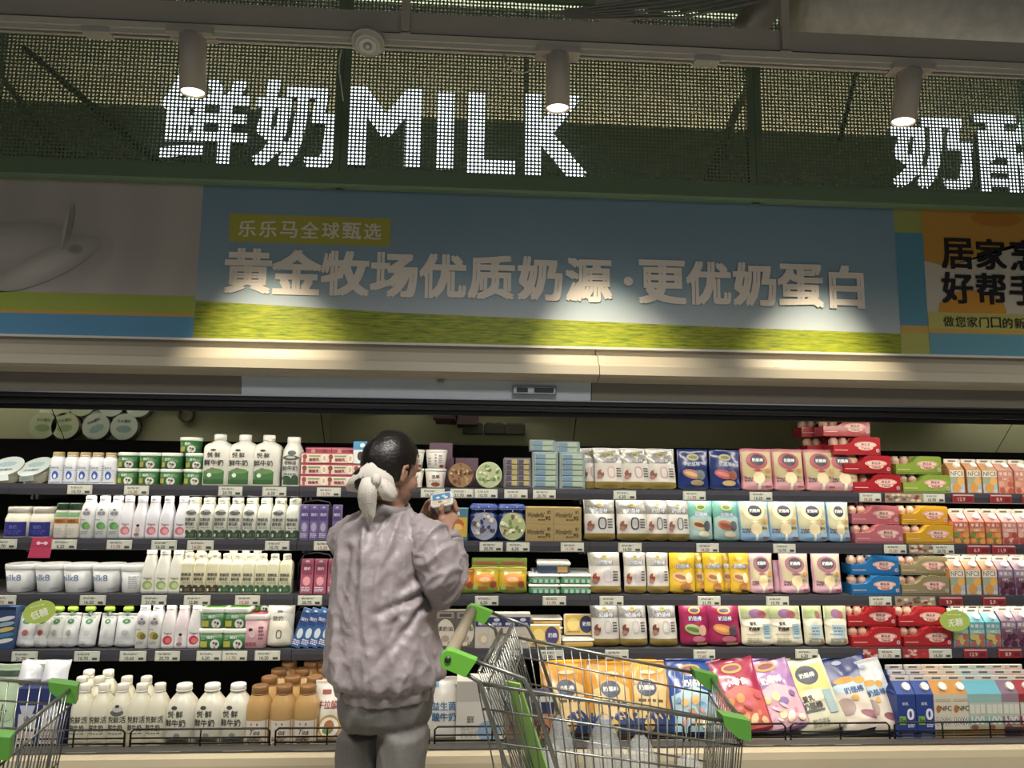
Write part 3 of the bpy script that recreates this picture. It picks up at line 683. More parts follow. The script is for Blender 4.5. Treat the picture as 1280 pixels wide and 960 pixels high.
def put_fivepack(pk, name, loc, label, group, rz=0, n=5, tilt=0):
    parts, bm, fm, r = pk; o = empty(name)
    for pn, me, subs in parts:
        c = ob(pn, me, o)
        for sn, sm, _ in subs: ob(sn, sm, c)
    for k in range(n):
        for yy in (0,):
            c = ob('bottle', bm, o, ((k-(n-1)/2)*r*2/.97, yy, .001)); ob('foil_lid', fm, c)
    o.location = loc; o.rotation_euler = (tilt, 0, rz); return tag(o, label, 'yogurt pack', group)

# ------------------------------------------------ TOP SHELF, left
G1, G2, WHT, INK = '#2c6a34', '#1f4f28', '#dfe2de', '#3a3d3a'
def p_gold(P, w, h):
    P.micro(-w*.44, h*.10, -w*.2, h*.6, 7, '#8790a8', 3); P.ell(w*.08, h*.27, w*.2, h*.13, '#2f55ad'); P.ell(w*.08, h*.24, w*.09, h*.07, '#d5def0')
    P.text('鲜牛乳', w*.06, h*.50, h*.07, '#5a6b9c', .03, wmax=w*.7); P.rect(-w*.4, h*.04, w*.4, h*.06, '#4d66ae'); P.rect(-w*.4, h*.41, w*.44, h*.425, '#9fb0d0')
pb = bottle('gold', .068, .15, '#dfe3ea', '#b39a63', p_gold)
row(pb, 'milk_bottle', 'small white bottle with gold cap and blue emblem', 'bottle', 1, [65, 83, 99, 115, 131], .068)
def p_gtub(P, w, h):
    P.ell(w*.14, h*.30, w*.17, h*.30, '#c9ccc6'); P.ell(w*.10, h*.38, w*.04, h*.08, '#4a4a46'); P.ell(w*.20, h*.33, w*.05, h*.10, '#4a4a46'); P.ell(w*.14, h*.2, w*.06, h*.06, '#c79b9b')
    P.rect(-w*.40, h*.12, -w*.14, h*.5, '#a89f3a'); P.text('酸奶', -w*.02, h*.74, h*.22, '#d3dfd0', .03); P.micro(-w*.36, h*.58, -w*.2, h*.86, 3, '#8fb58f', 4)
gt = tub(.106, .076, G1, '#dfe6df', p_gtub, .9, .2)
row(gt, 'yogurt_tub', 'green yogurt tub with white lid, lower tier', 'tub', 1, [153, 180.5, 208, 237.5], .106)
row(gt, 'yogurt_tub', 'green yogurt tub with white lid, upper tier', 'tub', 1, [152.5, 180, 208, 238.5], .106, dz=.0765)
row(gt, 'yogurt_tub', 'single green yogurt tub topping the stacked tubs', 'tub', 1, [230.5], .106, dz=.153, dy=.02)
def p_jug(P, w, h):
    P.rect(-w*.43, h*.03, w*.30, h*.28, '#3c6b38'); P.ell(-w*.05, h*.28, w*.32, h*.05, '#5d8a4a'); P.ell(-w*.22, h*.20, w*.08, h*.04, '#d8dcd8'); P.rect(-w*.43, h*.03, w*.30, h*.12, '#2d5a2b')
    P.ell(-w*.12, h*.32, w*.09, h*.025, '#7b746c'); P.ell(-w*.12, h*.685, w*.10, h*.022, '#3e3c38')
    P.text('悦·鲜', -w*.1, h*.59, h*.105, INK, .03); P.text('鲜牛奶', -w*.08, h*.44, h*.12, INK, .03, wmax=w*.7)
jug = bottle('jug', .13, .246, '#d5d5cc', '#e4e4e0', p_jug, d=.10, caph=.085)
row(jug, 'milk_jug', 'large white milk jug with green pasture label', 'jug', 1, [267.5, 299.5, 329.5], .10)
def p_jug2(P, w, h):
    P.rect(-w*.44, h*.03, w*.36, h*.16, '#2e4a2c'); P.ell(-w*.2, h*.16, w*.22, h*.05, '#2e4a2c'); P.ell(w*.2, h*.17, w*.15, h*.05, '#2e4a2c'); P.ell(-w*.02, h*.57, w*.40, h*.05, '#4b504c'); P.ell(w*.02, h*.67, w*.2, h*.05, '#5a605c'); P.ell(-w*.02, h*.58, w*.22, h*.025, '#a4aaa4')
    P.text('悦鲜活', -w*.04, h*.47, h*.075, INK, .02, wmax=w*.7); P.text('鲜牛奶', -w*.04, h*.36, h*.10, INK, .02, wmax=w*.72); P.micro(-w*.34, h*.22, w*.26, h*.27, 1, '#777', 2)
jug2 = bottle('round', .1, .238, '#cfd2cc', '#e2e2de', p_jug2, caph=.09)
row(jug2, 'milk_bottle', 'rounder milk bottle with dark cow label beside the jugs', 'bottle', 1, [361.5], .10)
def p_pbox(P, w, h):
    P.rect(-w*.49, h*.04, w*.49, h*.96, '#d9c6b4'); P.rect(-w*.49, h*.90, w*.49, h*.97, '#b3405a'); P.rect(-w*.49, h*.03, w*.49, h*.10, '#b3405a')
    P.ell(-w*.36, h*.62, w*.085, h*.24, '#8f4a44'); P.rect(-w*.42, h*.12, -w*.32, h*.4, '#a85a54'); P.rect(-w*.22, h*.62, w*.22, h*.76, '#7ba06a'); P.text('酸酸乳', -w*.0, h*.36, h*.3, '#8a3648', .04, wmax=w*.42); P.ell(w*.38, h*.5, w*.10, h*.40, '#e6dccb'); P.ell(w*.38, h*.5, w*.06, h*.25, '#c9b7a0')
pbx = carton_box(.127, .0535, .10, '#b04058', p_pbox)
for t in range(3): row(pbx, 'milk_drink_box', 'pink and cream milk drink box, '+('bottom', 'middle', 'upper')[t]+' layer', 'box', 1, [391.5, 424], .10, dz=t*.0545, jit=.006)
rb = carton_box(.127, .05, .10, '#b8455c', lambda P, w, h: (P.ell(-w*.2, h*.5, w*.08, h*.4, '#d4a090'), P.ell(w*.25, h*.55, w*.1, h*.42, '#8f3a3a'), P.rect(-w*.5, h*.8, w*.5, h*.9, '#d98a94')))
row(rb, 'milk_drink_box', 'red milk drink box behind the pink layers', 'box', 1, [396, 429], .10, dz=.142, dy=.105, jit=.004)
for q in range(3): row(pbx, 'milk_drink_box', 'pink box hidden behind, '+('low', 'mid', 'high')[q]+' layer', 'box', 1, [396, 429], .10, dz=q*.0475, dy=.105, jit=.004, sc=(1, 1, .87)) if q < 3 else None
bb = carton_box(.09, .11, .09, '#3f86b8', lambda P, w, h: (P.rect(-w*.48, h*.02, w*.48, h*.62, '#cfd6d8'), P.ell(-w*.1, h*.35, w*.16, h*.2, '#3c3c3c'), P.ell(0, h*.82, w*.14, h*.1, '#b9d4e4')))
row(bb, 'milk_drink_box', 'blue topped white drink box behind the scarf', 'box', 1, [452], .09, dz=.11, dy=.0)
row(pbx, 'milk_drink_box', 'pink box under the blue topped box', 'box', 1, [456], .10, dz=0.0545)
row(pbx, 'milk_drink_box', 'lowest pink box under the blue topped box', 'box', 1, [456.5], .10, dz=0)
# tilted round foil-lid tubs at far left
def p_lid(P, w, h): pass
def foil_tub(r, h, col, paper, ink):
    b = MB(); b.lathe([(r*.9, 0), (r, h*.1), (r, h*.75), (r*.9, h*.78), (r*.9, h*.82), (r, h*.85), (r*.98, h)], M('#a9a79c', .25, .5), 24); parts = [('tub_body', b.mesh('tub_body'), [])]
    c = MB(); 
    seg = 24; ring = [(r*1.01*math.cos(2*math.pi*k/seg), r*1.01*math.sin(2*math.pi*k/seg), h+.001) for k in range(seg)]; ring2 = [(x, y, h+.003) for x, y, z in ring]
    c.add(ring+ring2, [(k, (k+1) % seg, seg+(k+1) % seg, seg+k) for k in range(seg)]+[tuple(range(seg, 2*seg))], M(paper, .4)); 
    c.add([(-r*.45, -r*.98, h+.0032), (r*.45, -r*.98, h+.0032), (r*.48, -r*1.22, h*.75), (-r*.48, -r*1.22, h*.75)], [(3, 2, 1, 0), (0, 1, 2, 3)], M(paper, .4))
    for k, (x, y, a, bb_) in enumerate(((0, r*.2, r*.55, r*.28), (0, -r*.25, r*.5, r*.1))):
        g = [(x+a*math.cos(2*math.pi*q/16), y+bb_*math.sin(2*math.pi*q/16), h+.0035+.0003*k) for q in range(16)]; c.add(g, [tuple(range(16))], M(ink if k == 0 else paper, .4))
    vs, fs, (x0, x1, y0, y1) = textmesh('水牛酸奶', .02, 1); kk = r*1.0/(x1-x0)
    c.add([((x-(x0+x1)/2)*kk, -r*.42+(y-(y0+y1)/2)*kk, h+.0042) for x, y, l in vs], fs, M('#2c3436', .5))
    parts.append(('paper_lid', c.mesh('paper_lid'), [])); return parts
ft1 = foil_tub(.074, .06, '#aaa', '#cfdbdc', '#9fc0cb'); ft2 = foil_tub(.074, .06, '#aaa', '#cdd6bd', '#9db98c')
for i, (px, y, z, pr_, lb) in enumerate(((2, 3.56, .018, ft1, 'tilted round foil tub with pale blue paper lid at the left edge'), (40, 3.56, .018, ft1, 'tilted round foil tub with pale blue paper lid beside gold caps'))):
    place(pr_, 'foil_tub', (Xrow(px, 1, y), y+.06, SH[1]+.014+z), lb, 'tub', 'foil tubs on the top shelf', .12-.2*i, R(38), R(-6))
k = 0
for j, (yy, nm) in enumerate(((3.73, 'middle row'), (3.86, 'back row'))):
    for i, px in enumerate((8, 38, 80, 118)):
        pr_ = ft2 if (i < 2) else ft1; lb = f"round foil tub with {'pale green' if i < 2 else 'pale blue'} lid, {nm}, {ORD[i]} under the mirror"
        place(pr_, 'foil_tub', (Xrow(px, 1, yy), yy, SH[1]+.001), lb, 'tub', 'foil tubs on the top shelf', random.uniform(-.5, .5), 0, 0)
# tape ring seen in the mirror lies on the shelf
b = MB(); b.lathe([(.045, 0), (.045, .02)], M('#5a4a2c', .5), 24, cap=False); b.lathe([(.036, .02), (.036, 0)], M('#6b5a38', .5), 24, cap=False)
rr = [(.045*math.cos(2*math.pi*k/24), .045*math.sin(2*math.pi*k/24), .02) for k in range(24)]; r2 = [(x*.8, y*.8, z) for x, y, z in rr]
b.add(rr+r2, [(k, (k+1) % 24, 24+(k+1) % 24, 24+k) for k in range(24)], M('#5a4a2c', .5))
o = b.build('tape_roll'); o.location = (Xrow(190, 1, 3.8), 3.78, SH[1]+.001); tag(o, 'brown roll of tape lying behind the green yogurt tubs', 'tape')

# ------------------------------------------------ TOP SHELF, middle
def p_cup(P, w, h):
    P.rect(-w*.02, h*.1, w*.06, h*.12, '#ccc'); 
    for i, c in enumerate('水果酸奶'): P.text(c, 0, h*(.84-.19*i), h*.13, '#44423f', .03)
    P.micro(w*.14, h*.3, w*.32, h*.85, 4, '#6f7a80', 4); P.micro(-w*.36, h*.2, -w*.2, h*.7, 3, '#88827c', 5); P.ell(w*.26, h*.15, w*.1, h*.1, '#6b3a28')
def p_cup2(P, w, h): P.ell(0, h*.2, w*.2, h*.14, '#7a3f26'); P.text('坚果', 0, h*.66, h*.24, '#5a4b44', .03); P.micro(-w*.3, h*.36, w*.3, h*.46, 1, '#888', 4)
cp = tub(.108, .092, '#cfccc6', '#dcdcd8', p_cup, .8, .14); cp2 = tub(.108, .092, '#cfc8c2', '#d5dcd8', p_cup2, .8, .14)
row(cp2, 'yogurt_cup', 'white yogurt cup with brown nut print, lower tier', 'cup', 1, [515, 543.5], .108); row(cp, 'yogurt_cup', 'white yogurt cup with vertical lettering, upper tier', 'cup', 1, [515, 544], .108, dz=.0925)
pv = carton_box(.118, .075, .11, '#6d5266')
for i, (px, y, z) in enumerate(((552, 3.70, 0), (583, 3.72, 0), (552, 3.70, .0755), (583, 3.72, .0755), (550, 3.70, .151))):
    place(pv, 'purple_box', (Xrow(px, 1, y), y+.055, SH[1]+.001+z), ('plain purple carton behind the cups, '+['lower left', 'lower right', 'middle left', 'middle right', 'topmost'][i]+' of the pile'), 'box', 'purple cartons')
def face_tub(r, d, rim, pic):
    """bucket lying on its side, printed round lid to the front"""
    b = MB(); n = 26
    def ringy(rr, y): return [(rr*math.cos(2*math.pi*k/n), y, r+rr*math.sin(2*math.pi*k/n)) for k in range(n)]
    prof = [(r*.84, d), (r*.93, .012), (r, .012), (r, .002), (r*.97, 0)]
    vs = []; [vs.extend(ringy(*p)) for p in prof]; fs = [(j*n+k, j*n+(k+1) % n, (j+1)*n+(k+1) % n, (j+1)*n+k) for j in range(4) for k in range(n)]+[tuple(range(n-1, -1, -1)), tuple(range(4*n, 5*n))]
    b.add(vs, fs, M(rim, .35)); parts = [('bucket', b.mesh('bucket'), [])]
    P = Print(lambda x, z: 0.); P.ell(0, r, r*.95, r*.95, pic[0], 26); rg = random.Random(len(rim)+int(pic[0][1:3], 16))
    for k in range(26):
        a = rg.uniform(0, 6.28); q = r*.8*rg.random()**.5; P.ell(q*math.cos(a), r+q*math.sin(a), rg.uniform(.08, .2)*r, rg.uniform(.06, .15)*r, rg.choice(pic[1:]), 10, rot=rg.uniform(0, 3))
    parts.append(P.done('lid_picture')); return parts
br = face_tub(.062, .12, '#6a4631', ['#8a6a4a', '#a98a5c', '#5f3a24', '#c0a878', '#7a4a2a']); gr = face_tub(.064, .12, '#b9c9a4', ['#a8b58a', '#7d9a5c', '#cfd0b0', '#5f7f48', '#b8b48a'])
place(br, 'snack_bucket', (Xrow(575.5, 1), YP, SH[1]+.001), 'round brown snack bucket lying with its lid facing out on top shelf', 'bucket', 'round snack buckets')
place(gr, 'snack_bucket', (Xrow(611, 1), YP, SH[1]+.001), 'round green snack bucket lying with its lid facing out on top shelf', 'bucket', 'round snack buckets')
def grid_tray(w, h, d, base, cells, nc, nr, c2):
    b = MB(); b.bbox(-w/2, w/2, -d/2, d/2, 0, h, M(base, .3), .004); parts = [('tray', b.mesh('tray'), [])]
    cw, chh = w*.86/nc, h*.9/nr; c = MB(); c.bbox(-cw*.46, cw*.46, 0, .01, -chh*.44, chh*.44, M(cells, .4), .002); cm = c.mesh('snack_pack')
    d2 = MB(); d2.box(-cw*.42, 0, -.0012, 0, -chh*.36, chh*.36, M(c2, .4)); dm = d2.mesh('snack_print')
    return parts, cm, dm, cw, chh, w, h, d, nc, nr
def put_tray(T, loc, label, name='snack_tray', tilt=0, group=None):
    parts, cm, dm, cw, chh, w, h, d, nc, nr = T; o = empty(name)
    c = ob('tray', parts[0][1], o)
    for i in range(nc):
        for j in range(nr): q = ob('snack_pack', cm, o, ((i-(nc-1)/2)*cw, -d/2-.006, h*.5+(j-(nr-1)/2)*chh)); ob('snack_print', dm, q)
    o.location = loc; o.rotation_euler = (tilt, 0, 0); return tag(o, label, 'tray', group)
pt = grid_tray(.138, .148, .05, '#6a6472', '#9a8f5c', 2, 5, '#3f3a62')
put_tray(pt, (Xrow(647, 1), YP+.03, SH[1]+.002), 'upright purple tray of small yellow cheese packs on the top shelf', tilt=R(-6))
bt_ = grid_tray(.128, .18, .05, '#7e8f92', '#93a591', 1, 6, '#5f7fa0'); bt2 = grid_tray(.128, .06, .05, '#7e8f92', '#93a591', 1, 2, '#5f7fa0')
for i, (px, dz, T, lb) in enumerate(((681.5, .0, bt_, 'left tall blister of small blue green milk packs'), (715.5, .0, bt_, 'right tall blister of small blue green milk packs'), (679, .182, bt2, 'short blister topping the left tall milk blister'), (711, .175, bt2, 'short blister topping the right tall milk blister'))):
    put_tray(T, (Xrow(px, 1), YP+.03+(.05 if i > 1 else 0), SH[1]+.002+dz), lb+' on the top shelf', 'blister_pack', group='milk blisters')
bcl = grid_tray(.118, .06, .06, '#5c5b58', '#6a684f', 2, 2, '#3f3a52')
for i, px in enumerate((590, 620, 648)): put_tray(bcl, (Xrow(px, 1, 3.8), 3.84, SH[1]+.0015), f"low dark tray behind the snack buckets, {['left', 'middle', 'right'][i]} one", 'snack_tray', group='dark trays at the back')

# ------------------------------------------------ BAGS (cheese stick pouches), all rows
def p_zero(ink='#3a3f56', gold='#86702f', ring='#b58a8a', pict='#7a4a3c', zc=.40, white='#bdbab3'):
    def f(P, w, h):
        P.rect(-w*.48, h*.015, w*.48, h*.17, gold, 16, 4, .18); P.rect(-w*.48, h*.175, w*.48, h*.62, white, 16, 10, .35)
        P.ell(0, h*.83, w*.11, h*.055, '#a79a4a'); P.ell(0, h*.83, w*.08, h*.03, '#6f6a3a'); P.text('奶酪棒', w*.04, h*.69, h*.115, ink, .10, shear=.2, wmax=w*.72); P.text('奶酪棒', w*.035, h*.692, h*.105, '#c4c7cd', .0, shear=.2, wmax=w*.68)
        P.ring(w*.06, h*zc, w*.135, h*.14, w*.04, ring)
        for k in range(4): P.rect(w*.23, h*(zc-.105+.06*k), w*.40, h*(zc-.075+.06*k), '#4a4a50', 2, 1)
        P.ell(-w*.30, h*(zc-.04), w*.11, h*.10, pict); P.ell(-w*.34, h*(zc-.12), w*.09, h*.05, '#9c6a5c'); P.ell(-w*.24, h*(zc+.02), w*.05, h*.04, '#c9b0a0')
    return f
def p_pict(cols, head, headink, title='奶酪棒', base=None, foot=None):
    def f(P, w, h):
        if base: P.poly([(-w*.47, h*.05), (w*.47, h*.05), (w*.47, h*.55), (0, h*.68), (-w*.47, h*.55)], base)
        P.ell(0, h*.80, w*.20, h*.085, head); P.ell(0, h*.80, w*.15, h*.045, headink)
        P.text(title, 0, h*.62, h*.11, '#2f3f78', .10, wmax=w*.7); P.text(title, 0, h*.622, h*.10, '#c9ced8', .0, wmax=w*.66)
        rg = random.Random(len(title)+int(head[1:3], 16))
        P.ell(-w*.08, h*.38, w*.30, h*.11, cols[0], rot=-.25); P.ell(-w*.10, h*.38, w*.22, h*.05, cols[1], rot=-.25)
        P.ell(w*.22, h*.36, w*.14, h*.12, cols[2]); P.ell(w*.08, h*.17, w*.22, h*.07, cols[3])
        if foot: P.rect(w*.0, h*.04, w*.36, h*.09, foot)
    return f
def p_circle(frame, cream, circ, drip, sub, ttl):
    def f(P, w, h):
        P.rect(-w*.45, h*.03, w*.45, h*.92, cream, 16, 16); P.poly([(-w*.45, h*.03), (w*.45, h*.03), (w*.45, h*.26), (0, h*.16), (-w*.45, h*.36)], sub)
        P.ell(0, h*.70, w*.34, h*.20, drip); P.ell(w*.02, h*.72, w*.225, h*.135, circ); P.text('奶酪棒', w*.02, h*.72, h*.085, '#d8d8d4', .05, wmax=w*.36)
        P.poly([(0, h*.56), (w*.04, h*.5), (w*.16, h*.47), (0, h*.43), (-w*.16, h*.47), (-w*.04, h*.5)], drip)
        P.ell(w*.02, h*.30, w*.19, h*.14, '#d9c79a'); P.rect(-w*.03, h*.03, w*.06, h*.18, '#e2d9c6'); P.ell(w*.32, h*.47, w*.10, h*.06, '#b8873a'); P.text(ttl, w*.30, h*.32, h*.07, drip if drip != '#d8d0a8' else '#2a3f66', .05, wmax=w*.26)
        P.micro(-w*.42, h*.20, -w*.14, h*.32, 2, '#6b5a58', 3); P.rect(w*.2, h*.08, w*.42, h*.12, '#a04a4a')
    return f
SIL = M('#90908c', .22, .35, bump=1, scale=55, bstr=.35)
def bagrow(proto, desc, shelf, pxs, t, tilt=R(-7), cat='bag', name='snack_bag', **kw): row(proto, name, desc, cat, shelf, pxs, t, tilt=tilt, jit=.008, **kw)
H1 = .208
z1 = bag(.150, H1, .05, SIL, p_zero(), seed=1); z1b = bag(.130, H1, .05, SIL, p_zero(), seed=2)
bagrow(z1b, 'silver cheese stick bag half hidden behind the others', 1, [741], .05, dy=.035); bagrow(z1, 'shiny silver cheese stick bag with pink zero', 1, [763, 797, 829], .05)
bl = bag(.158, .206, .045, '#1b2f6e', p_pict(['#a86a50', '#c8a070', '#5a6a70', '#8a7a5a'], '#a8a060', '#5f6a4a'), seed=3, rough=.2); bl2 = bag(.158, .206, .045, '#1b2f6e', p_pict(['#b0505c', '#d08070', '#8a4a3c', '#a8905a'], '#a8a060', '#5f6a4a'), seed=4, rough=.2)
bagrow(bl, 'glossy navy blue snack bag with biscuit picture', 1, [869], .045); bagrow(bl2, 'glossy navy blue snack bag with red fruit picture', 1, [909], .045)
pk = bag(.166, .214, .04, '#b5636e', p_circle('#b5636e', '#b3a678', '#2c3148', '#a8404c', '#c9919a', '夹心'), seed=5, rough=.3)
bagrow(pk, 'pink cheese stick bag with round dark emblem', 1, [949, 989, 1029, 1057], .04, dy=0)
H2 = .213
z2 = bag(.158, H2, .05, SIL, p_zero(ring='#2a3148'), seed=6)
bagrow(z2, 'silver cheese stick bag with dark blue zero', 2, [751, 792], .05, dy=0); 
z2b = bag(.115, H2, .05, SIL, p_zero(ring='#2a3148'), seed=7); bagrow(z2b, 'narrow silver bag with dark blue zero', 2, [824, 850], .05)
te = bag(.125, .212, .045, '#5f9a90', p_pict(['#b5a878', '#7f4a3a', '#4a4f58', '#c0b898'], '#a8b04a', '#4f6a4a', base='#8aa8a4'), seed=8, rough=.25); te2 = bag(.135, .212, .045, '#5f9a90', p_pict(['#a8603f', '#8a3f30', '#4a4f58', '#c0b898'], '#a8b04a', '#4f6a4a', base='#8aa8a4'), seed=9, rough=.25)
bagrow(te, 'teal snack bag with cream wedge picture', 2, [878], .045); bagrow(te2, 'teal snack bag with orange fish picture', 2, [911], .045)
lb = bag(.158, .213, .042, '#6f9fc4', p_circle('#6f9fc4', '#b3ae8a', '#20243a', '#d8d0a8', '#7fa9cc', '原味'), seed=10, rough=.25); lbn = bag(.115, .213, .042, '#6f9fc4', p_circle('#6f9fc4', '#b3ae8a', '#20243a', '#d8d0a8', '#7fa9cc', '原味'), seed=11, rough=.25)
bagrow(lb, 'light blue cheese stick bag with black round emblem', 2, [946, 983, 1019], .042); bagrow(lbn, 'narrow light blue bag beside the pink drink packs', 2, [1052], .042)
z3 = bag(.158, .212, .05, M('#b3b0a6', .2, .25, bump=1, scale=55, bstr=.35), p_zero(ring='#b4a9c4', pict='#8a3c34'), seed=12); z3b = bag(.112, .212, .05, M('#b3b0a6', .2, .25, bump=1, scale=55, bstr=.35), p_zero(ring='#b4a9c4', pict='#8a3c34'), seed=13)
bagrow(z3, 'silver cheese stick bag with lilac zero', 3, [758], .05); bagrow(z3b, 'narrow silver bag with lilac zero', 3, [796, 825], .05)
ye = p_pict(['#c49a6a', '#8a5a3a', '#d9c09a', '#b0703a'], '#b8952a', '#c9b45a', base='#c79f1e', foot='#3a3428')
y1 = bag(.130, .212, .045, '#c09a14', ye, seed=14, rough=.25); y2 = bag(.1, .212, .045, '#c09a14', ye, seed=15, rough=.25)
bagrow(y1, 'golden yellow snack bag beside the lilac zero bags', 3, [855], .045); bagrow(y2, 'golden yellow snack bag in the middle', 3, [895], .045); bagrow(y2, 'golden yellow snack bag next to the pink bags', 3, [928], .045)
y3 = bag(.07, .21, .04, '#c09a14', ye, seed=16, rough=.25); bagrow(y3, 'yellow snack bag wedged between two others, left gap', 3, [877], .04, dy=.03); bagrow(y3, 'yellow snack bag wedged between two others, right gap', 3, [912], .04, dy=.03)
pk3 = bag(.15, .205, .045, '#c493a4', p_circle('#c493a4', '#b5a988', '#3a3440', '#8f5a66', '#cf9fb4', '夹心'), seed=17, rough=.3); pk3b = bag(.122, .205, .045, '#c493a4', p_circle('#c493a4', '#b5a988', '#3a3440', '#8f5a66', '#cf9fb4', '夹心'), seed=18, rough=.3)
bagrow(pk3b, 'rose cheese stick bag beside the yellow bags', 3, [955], .045); bagrow(pk3, 'rose cheese stick bag with dark emblem', 3, [997, 1038], .045); bagrow(bag(.06, .16, .03, '#c493a4', None, seed=3), 'rose bag slanting in the gap between rose bags', 3, [977], .03, dy=.03)
z4 = bag(.140, .213, .06, SIL, p_zero(ring='#a9a4b0', pict='#6a3a34', zc=.43), seed=19); bagrow(z4, 'silver cheese stick bag with grey zero', 4, [759, 794, 832], .06)
mg = p_pict(['#8a9a5a', '#4f6a3a', '#b58a7a', '#a0506a'], '#b8903a', '#3f3a5a', foot='#c0a04a'); mg2 = p_pict(['#b5703a', '#c98a4a', '#4a3a4a', '#a0506a'], '#b8903a', '#3f3a5a', foot='#c0a04a')
bagrow(bag(.148, .21, .06, '#8f1f4a', mg, seed=20, rough=.22), 'magenta snack bag with green roll picture', 4, [871.5], .06); bagrow(bag(.165, .21, .06, '#8f1f4a', mg2, seed=21, rough=.22), 'magenta snack bag with orange fish picture', 4, [909], .06)
def p_cream(title=True, pic='#7a4f7a'):
    def f(P, w, h):
        P.rect(-w*.47, h*.62, w*.47, h*.90, '#8f9a6a', 6, 3); P.ell(0, h*.72, w*.24, h*.11, pic); P.ell(w*.18, h*.70, w*.14, h*.09, '#8a3f4a'); P.ell(0, h*.52, w*.5, h*.10, '#d9d4c2')
        if title: P.text('爱乳', -w*.15, h*.5, h*.08, '#2c2a28', .07, wmax=w*.4); P.text('奶酪棒', -w*.13, h*.39, h*.085, '#2c2a28', .07, wmax=w*.5); P.rect(w*.15, h*.2, w*.42, h*.5, '#8fb0bf', 3, 4); P.micro(w*.18, h*.26, w*.4, h*.46, 4, '#54707f', 3)
        else: P.rect(-w*.25, h*.18, w*.3, h*.48, '#9ab4c0', 3, 4); P.micro(-w*.2, h*.24, w*.25, h*.44, 3, '#5f7884', 4); P.ell(w*.3, h*.12, w*.1, h*.06, '#a87a4a')
        P.rect(-w*.38, h*.27, w*.05, h*.285, '#8a8678'); P.micro(-w*.36, h*.08, w*.1, h*.2, 3, '#98927f', 5)
    return f
c4 = bag(.160, .213, .05, '#cfcab4', p_cream(), seed=22); bagrow(c4, 'cream cheese stick bag with purple figures', 4, [950, 987], .05)
bagrow(bag(.10, .212, .05, '#c8c8ae', p_cream(False, '#7f9a5a'), seed=23), 'cream bag with green top between larger ones', 4, [1022], .05); bagrow(bag(.115, .212, .05, '#cfc9b6', p_cream(False), seed=24), 'cream bag with blue label beside the red packs', 4, [1050], .05)
# ------------------------------------------------ fermented milk five packs (right)
FP = {c: fivepack(.245, .092, *a) for c, a in {
 'red': ('#a81f26', '#c0463f', '#7f1218'), 'green': ('#7f9a35', '#9fb58a', '#55722a'), 'pink': ('#b4606a', '#9a4450', '#8a3f4a'), 'yellow': ('#c4921e', '#c8b98a', '#8a6412'), 'blue': ('#1f6aa8', '#a9b4bd', '#164f80'), 'navy': ('#8a7f5a', '#22347c', '#4a4a3a')}.items()}
def five(col, px, shelf, dz, dy, lab, rz=0.): put_fivepack(FP[col], 'drink_five_pack', (Xrow(px, shelf, YP+dy), YP+dy+.052, SH[shelf]+.001+dz), lab, col+' fermented milk five packs', rz)
HP = .0935
five('red', 1097, 1, 0, 0, 'red five pack of small drink bottles, bottom of tall top shelf stack')
five('red', 1086, 1, HP, .005, 'red five pack, second from bottom of tall top shelf stack')
five('red', 1074, 1, HP*2, .01, 'red five pack, third from bottom of tall top shelf stack')
five('red', 1062, 1, HP*3, .015, 'red five pack on top of the tall top shelf stack')
for t in range(4): five('red', 1052-t*6, 1, HP*t, .13, f"red five pack in the rear stack, {['bottom', 'second', 'third', 'highest'][t]} layer under the mirror")
five('green', 1159, 1, 0, 0, 'green five pack at the bottom of the green stack'); five('green', 1150, 1, HP, .02, 'green five pack on top of the green stack', .03)
five('green', 1168, 1, HP*.0, .13, 'green five pack behind the bottom green one')
five('pink', 1100, 2, 0, 0, 'pink five pack at the front of the second shelf'); five('pink', 1096, 2, HP, .03, 'pink five pack on top of another pink one')
five('yellow', 1163, 2, 0, 0, 'yellow five pack at the front of the second shelf'); five('yellow', 1158, 2, HP, .03, 'yellow five pack on top of another yellow one', .03)
five('blue', 1096, 3, 0, 0, 'blue five pack at the bottom of the third shelf pile'); five('blue', 1096, 3, HP, .03, 'blue five pack on top of another blue one')
five('navy', 1158, 3, 0, 0, 'olive and navy five pack at the bottom of its pile'); five('navy', 1158, 3, HP, .03, 'olive and navy five pack on top of its pile')
five('red', 1097, 4, 0, 0, 'red five pack, bottom left of the fourth shelf pile'); five('red', 1161, 4, 0, 0, 'red five pack, bottom right of the fourth shelf pile')
five('red', 1092, 4, HP, .03, 'red five pack, upper left of the fourth shelf pile'); five('red', 1155, 4, HP, .03, 'red five pack, upper right of the fourth shelf pile', .02)
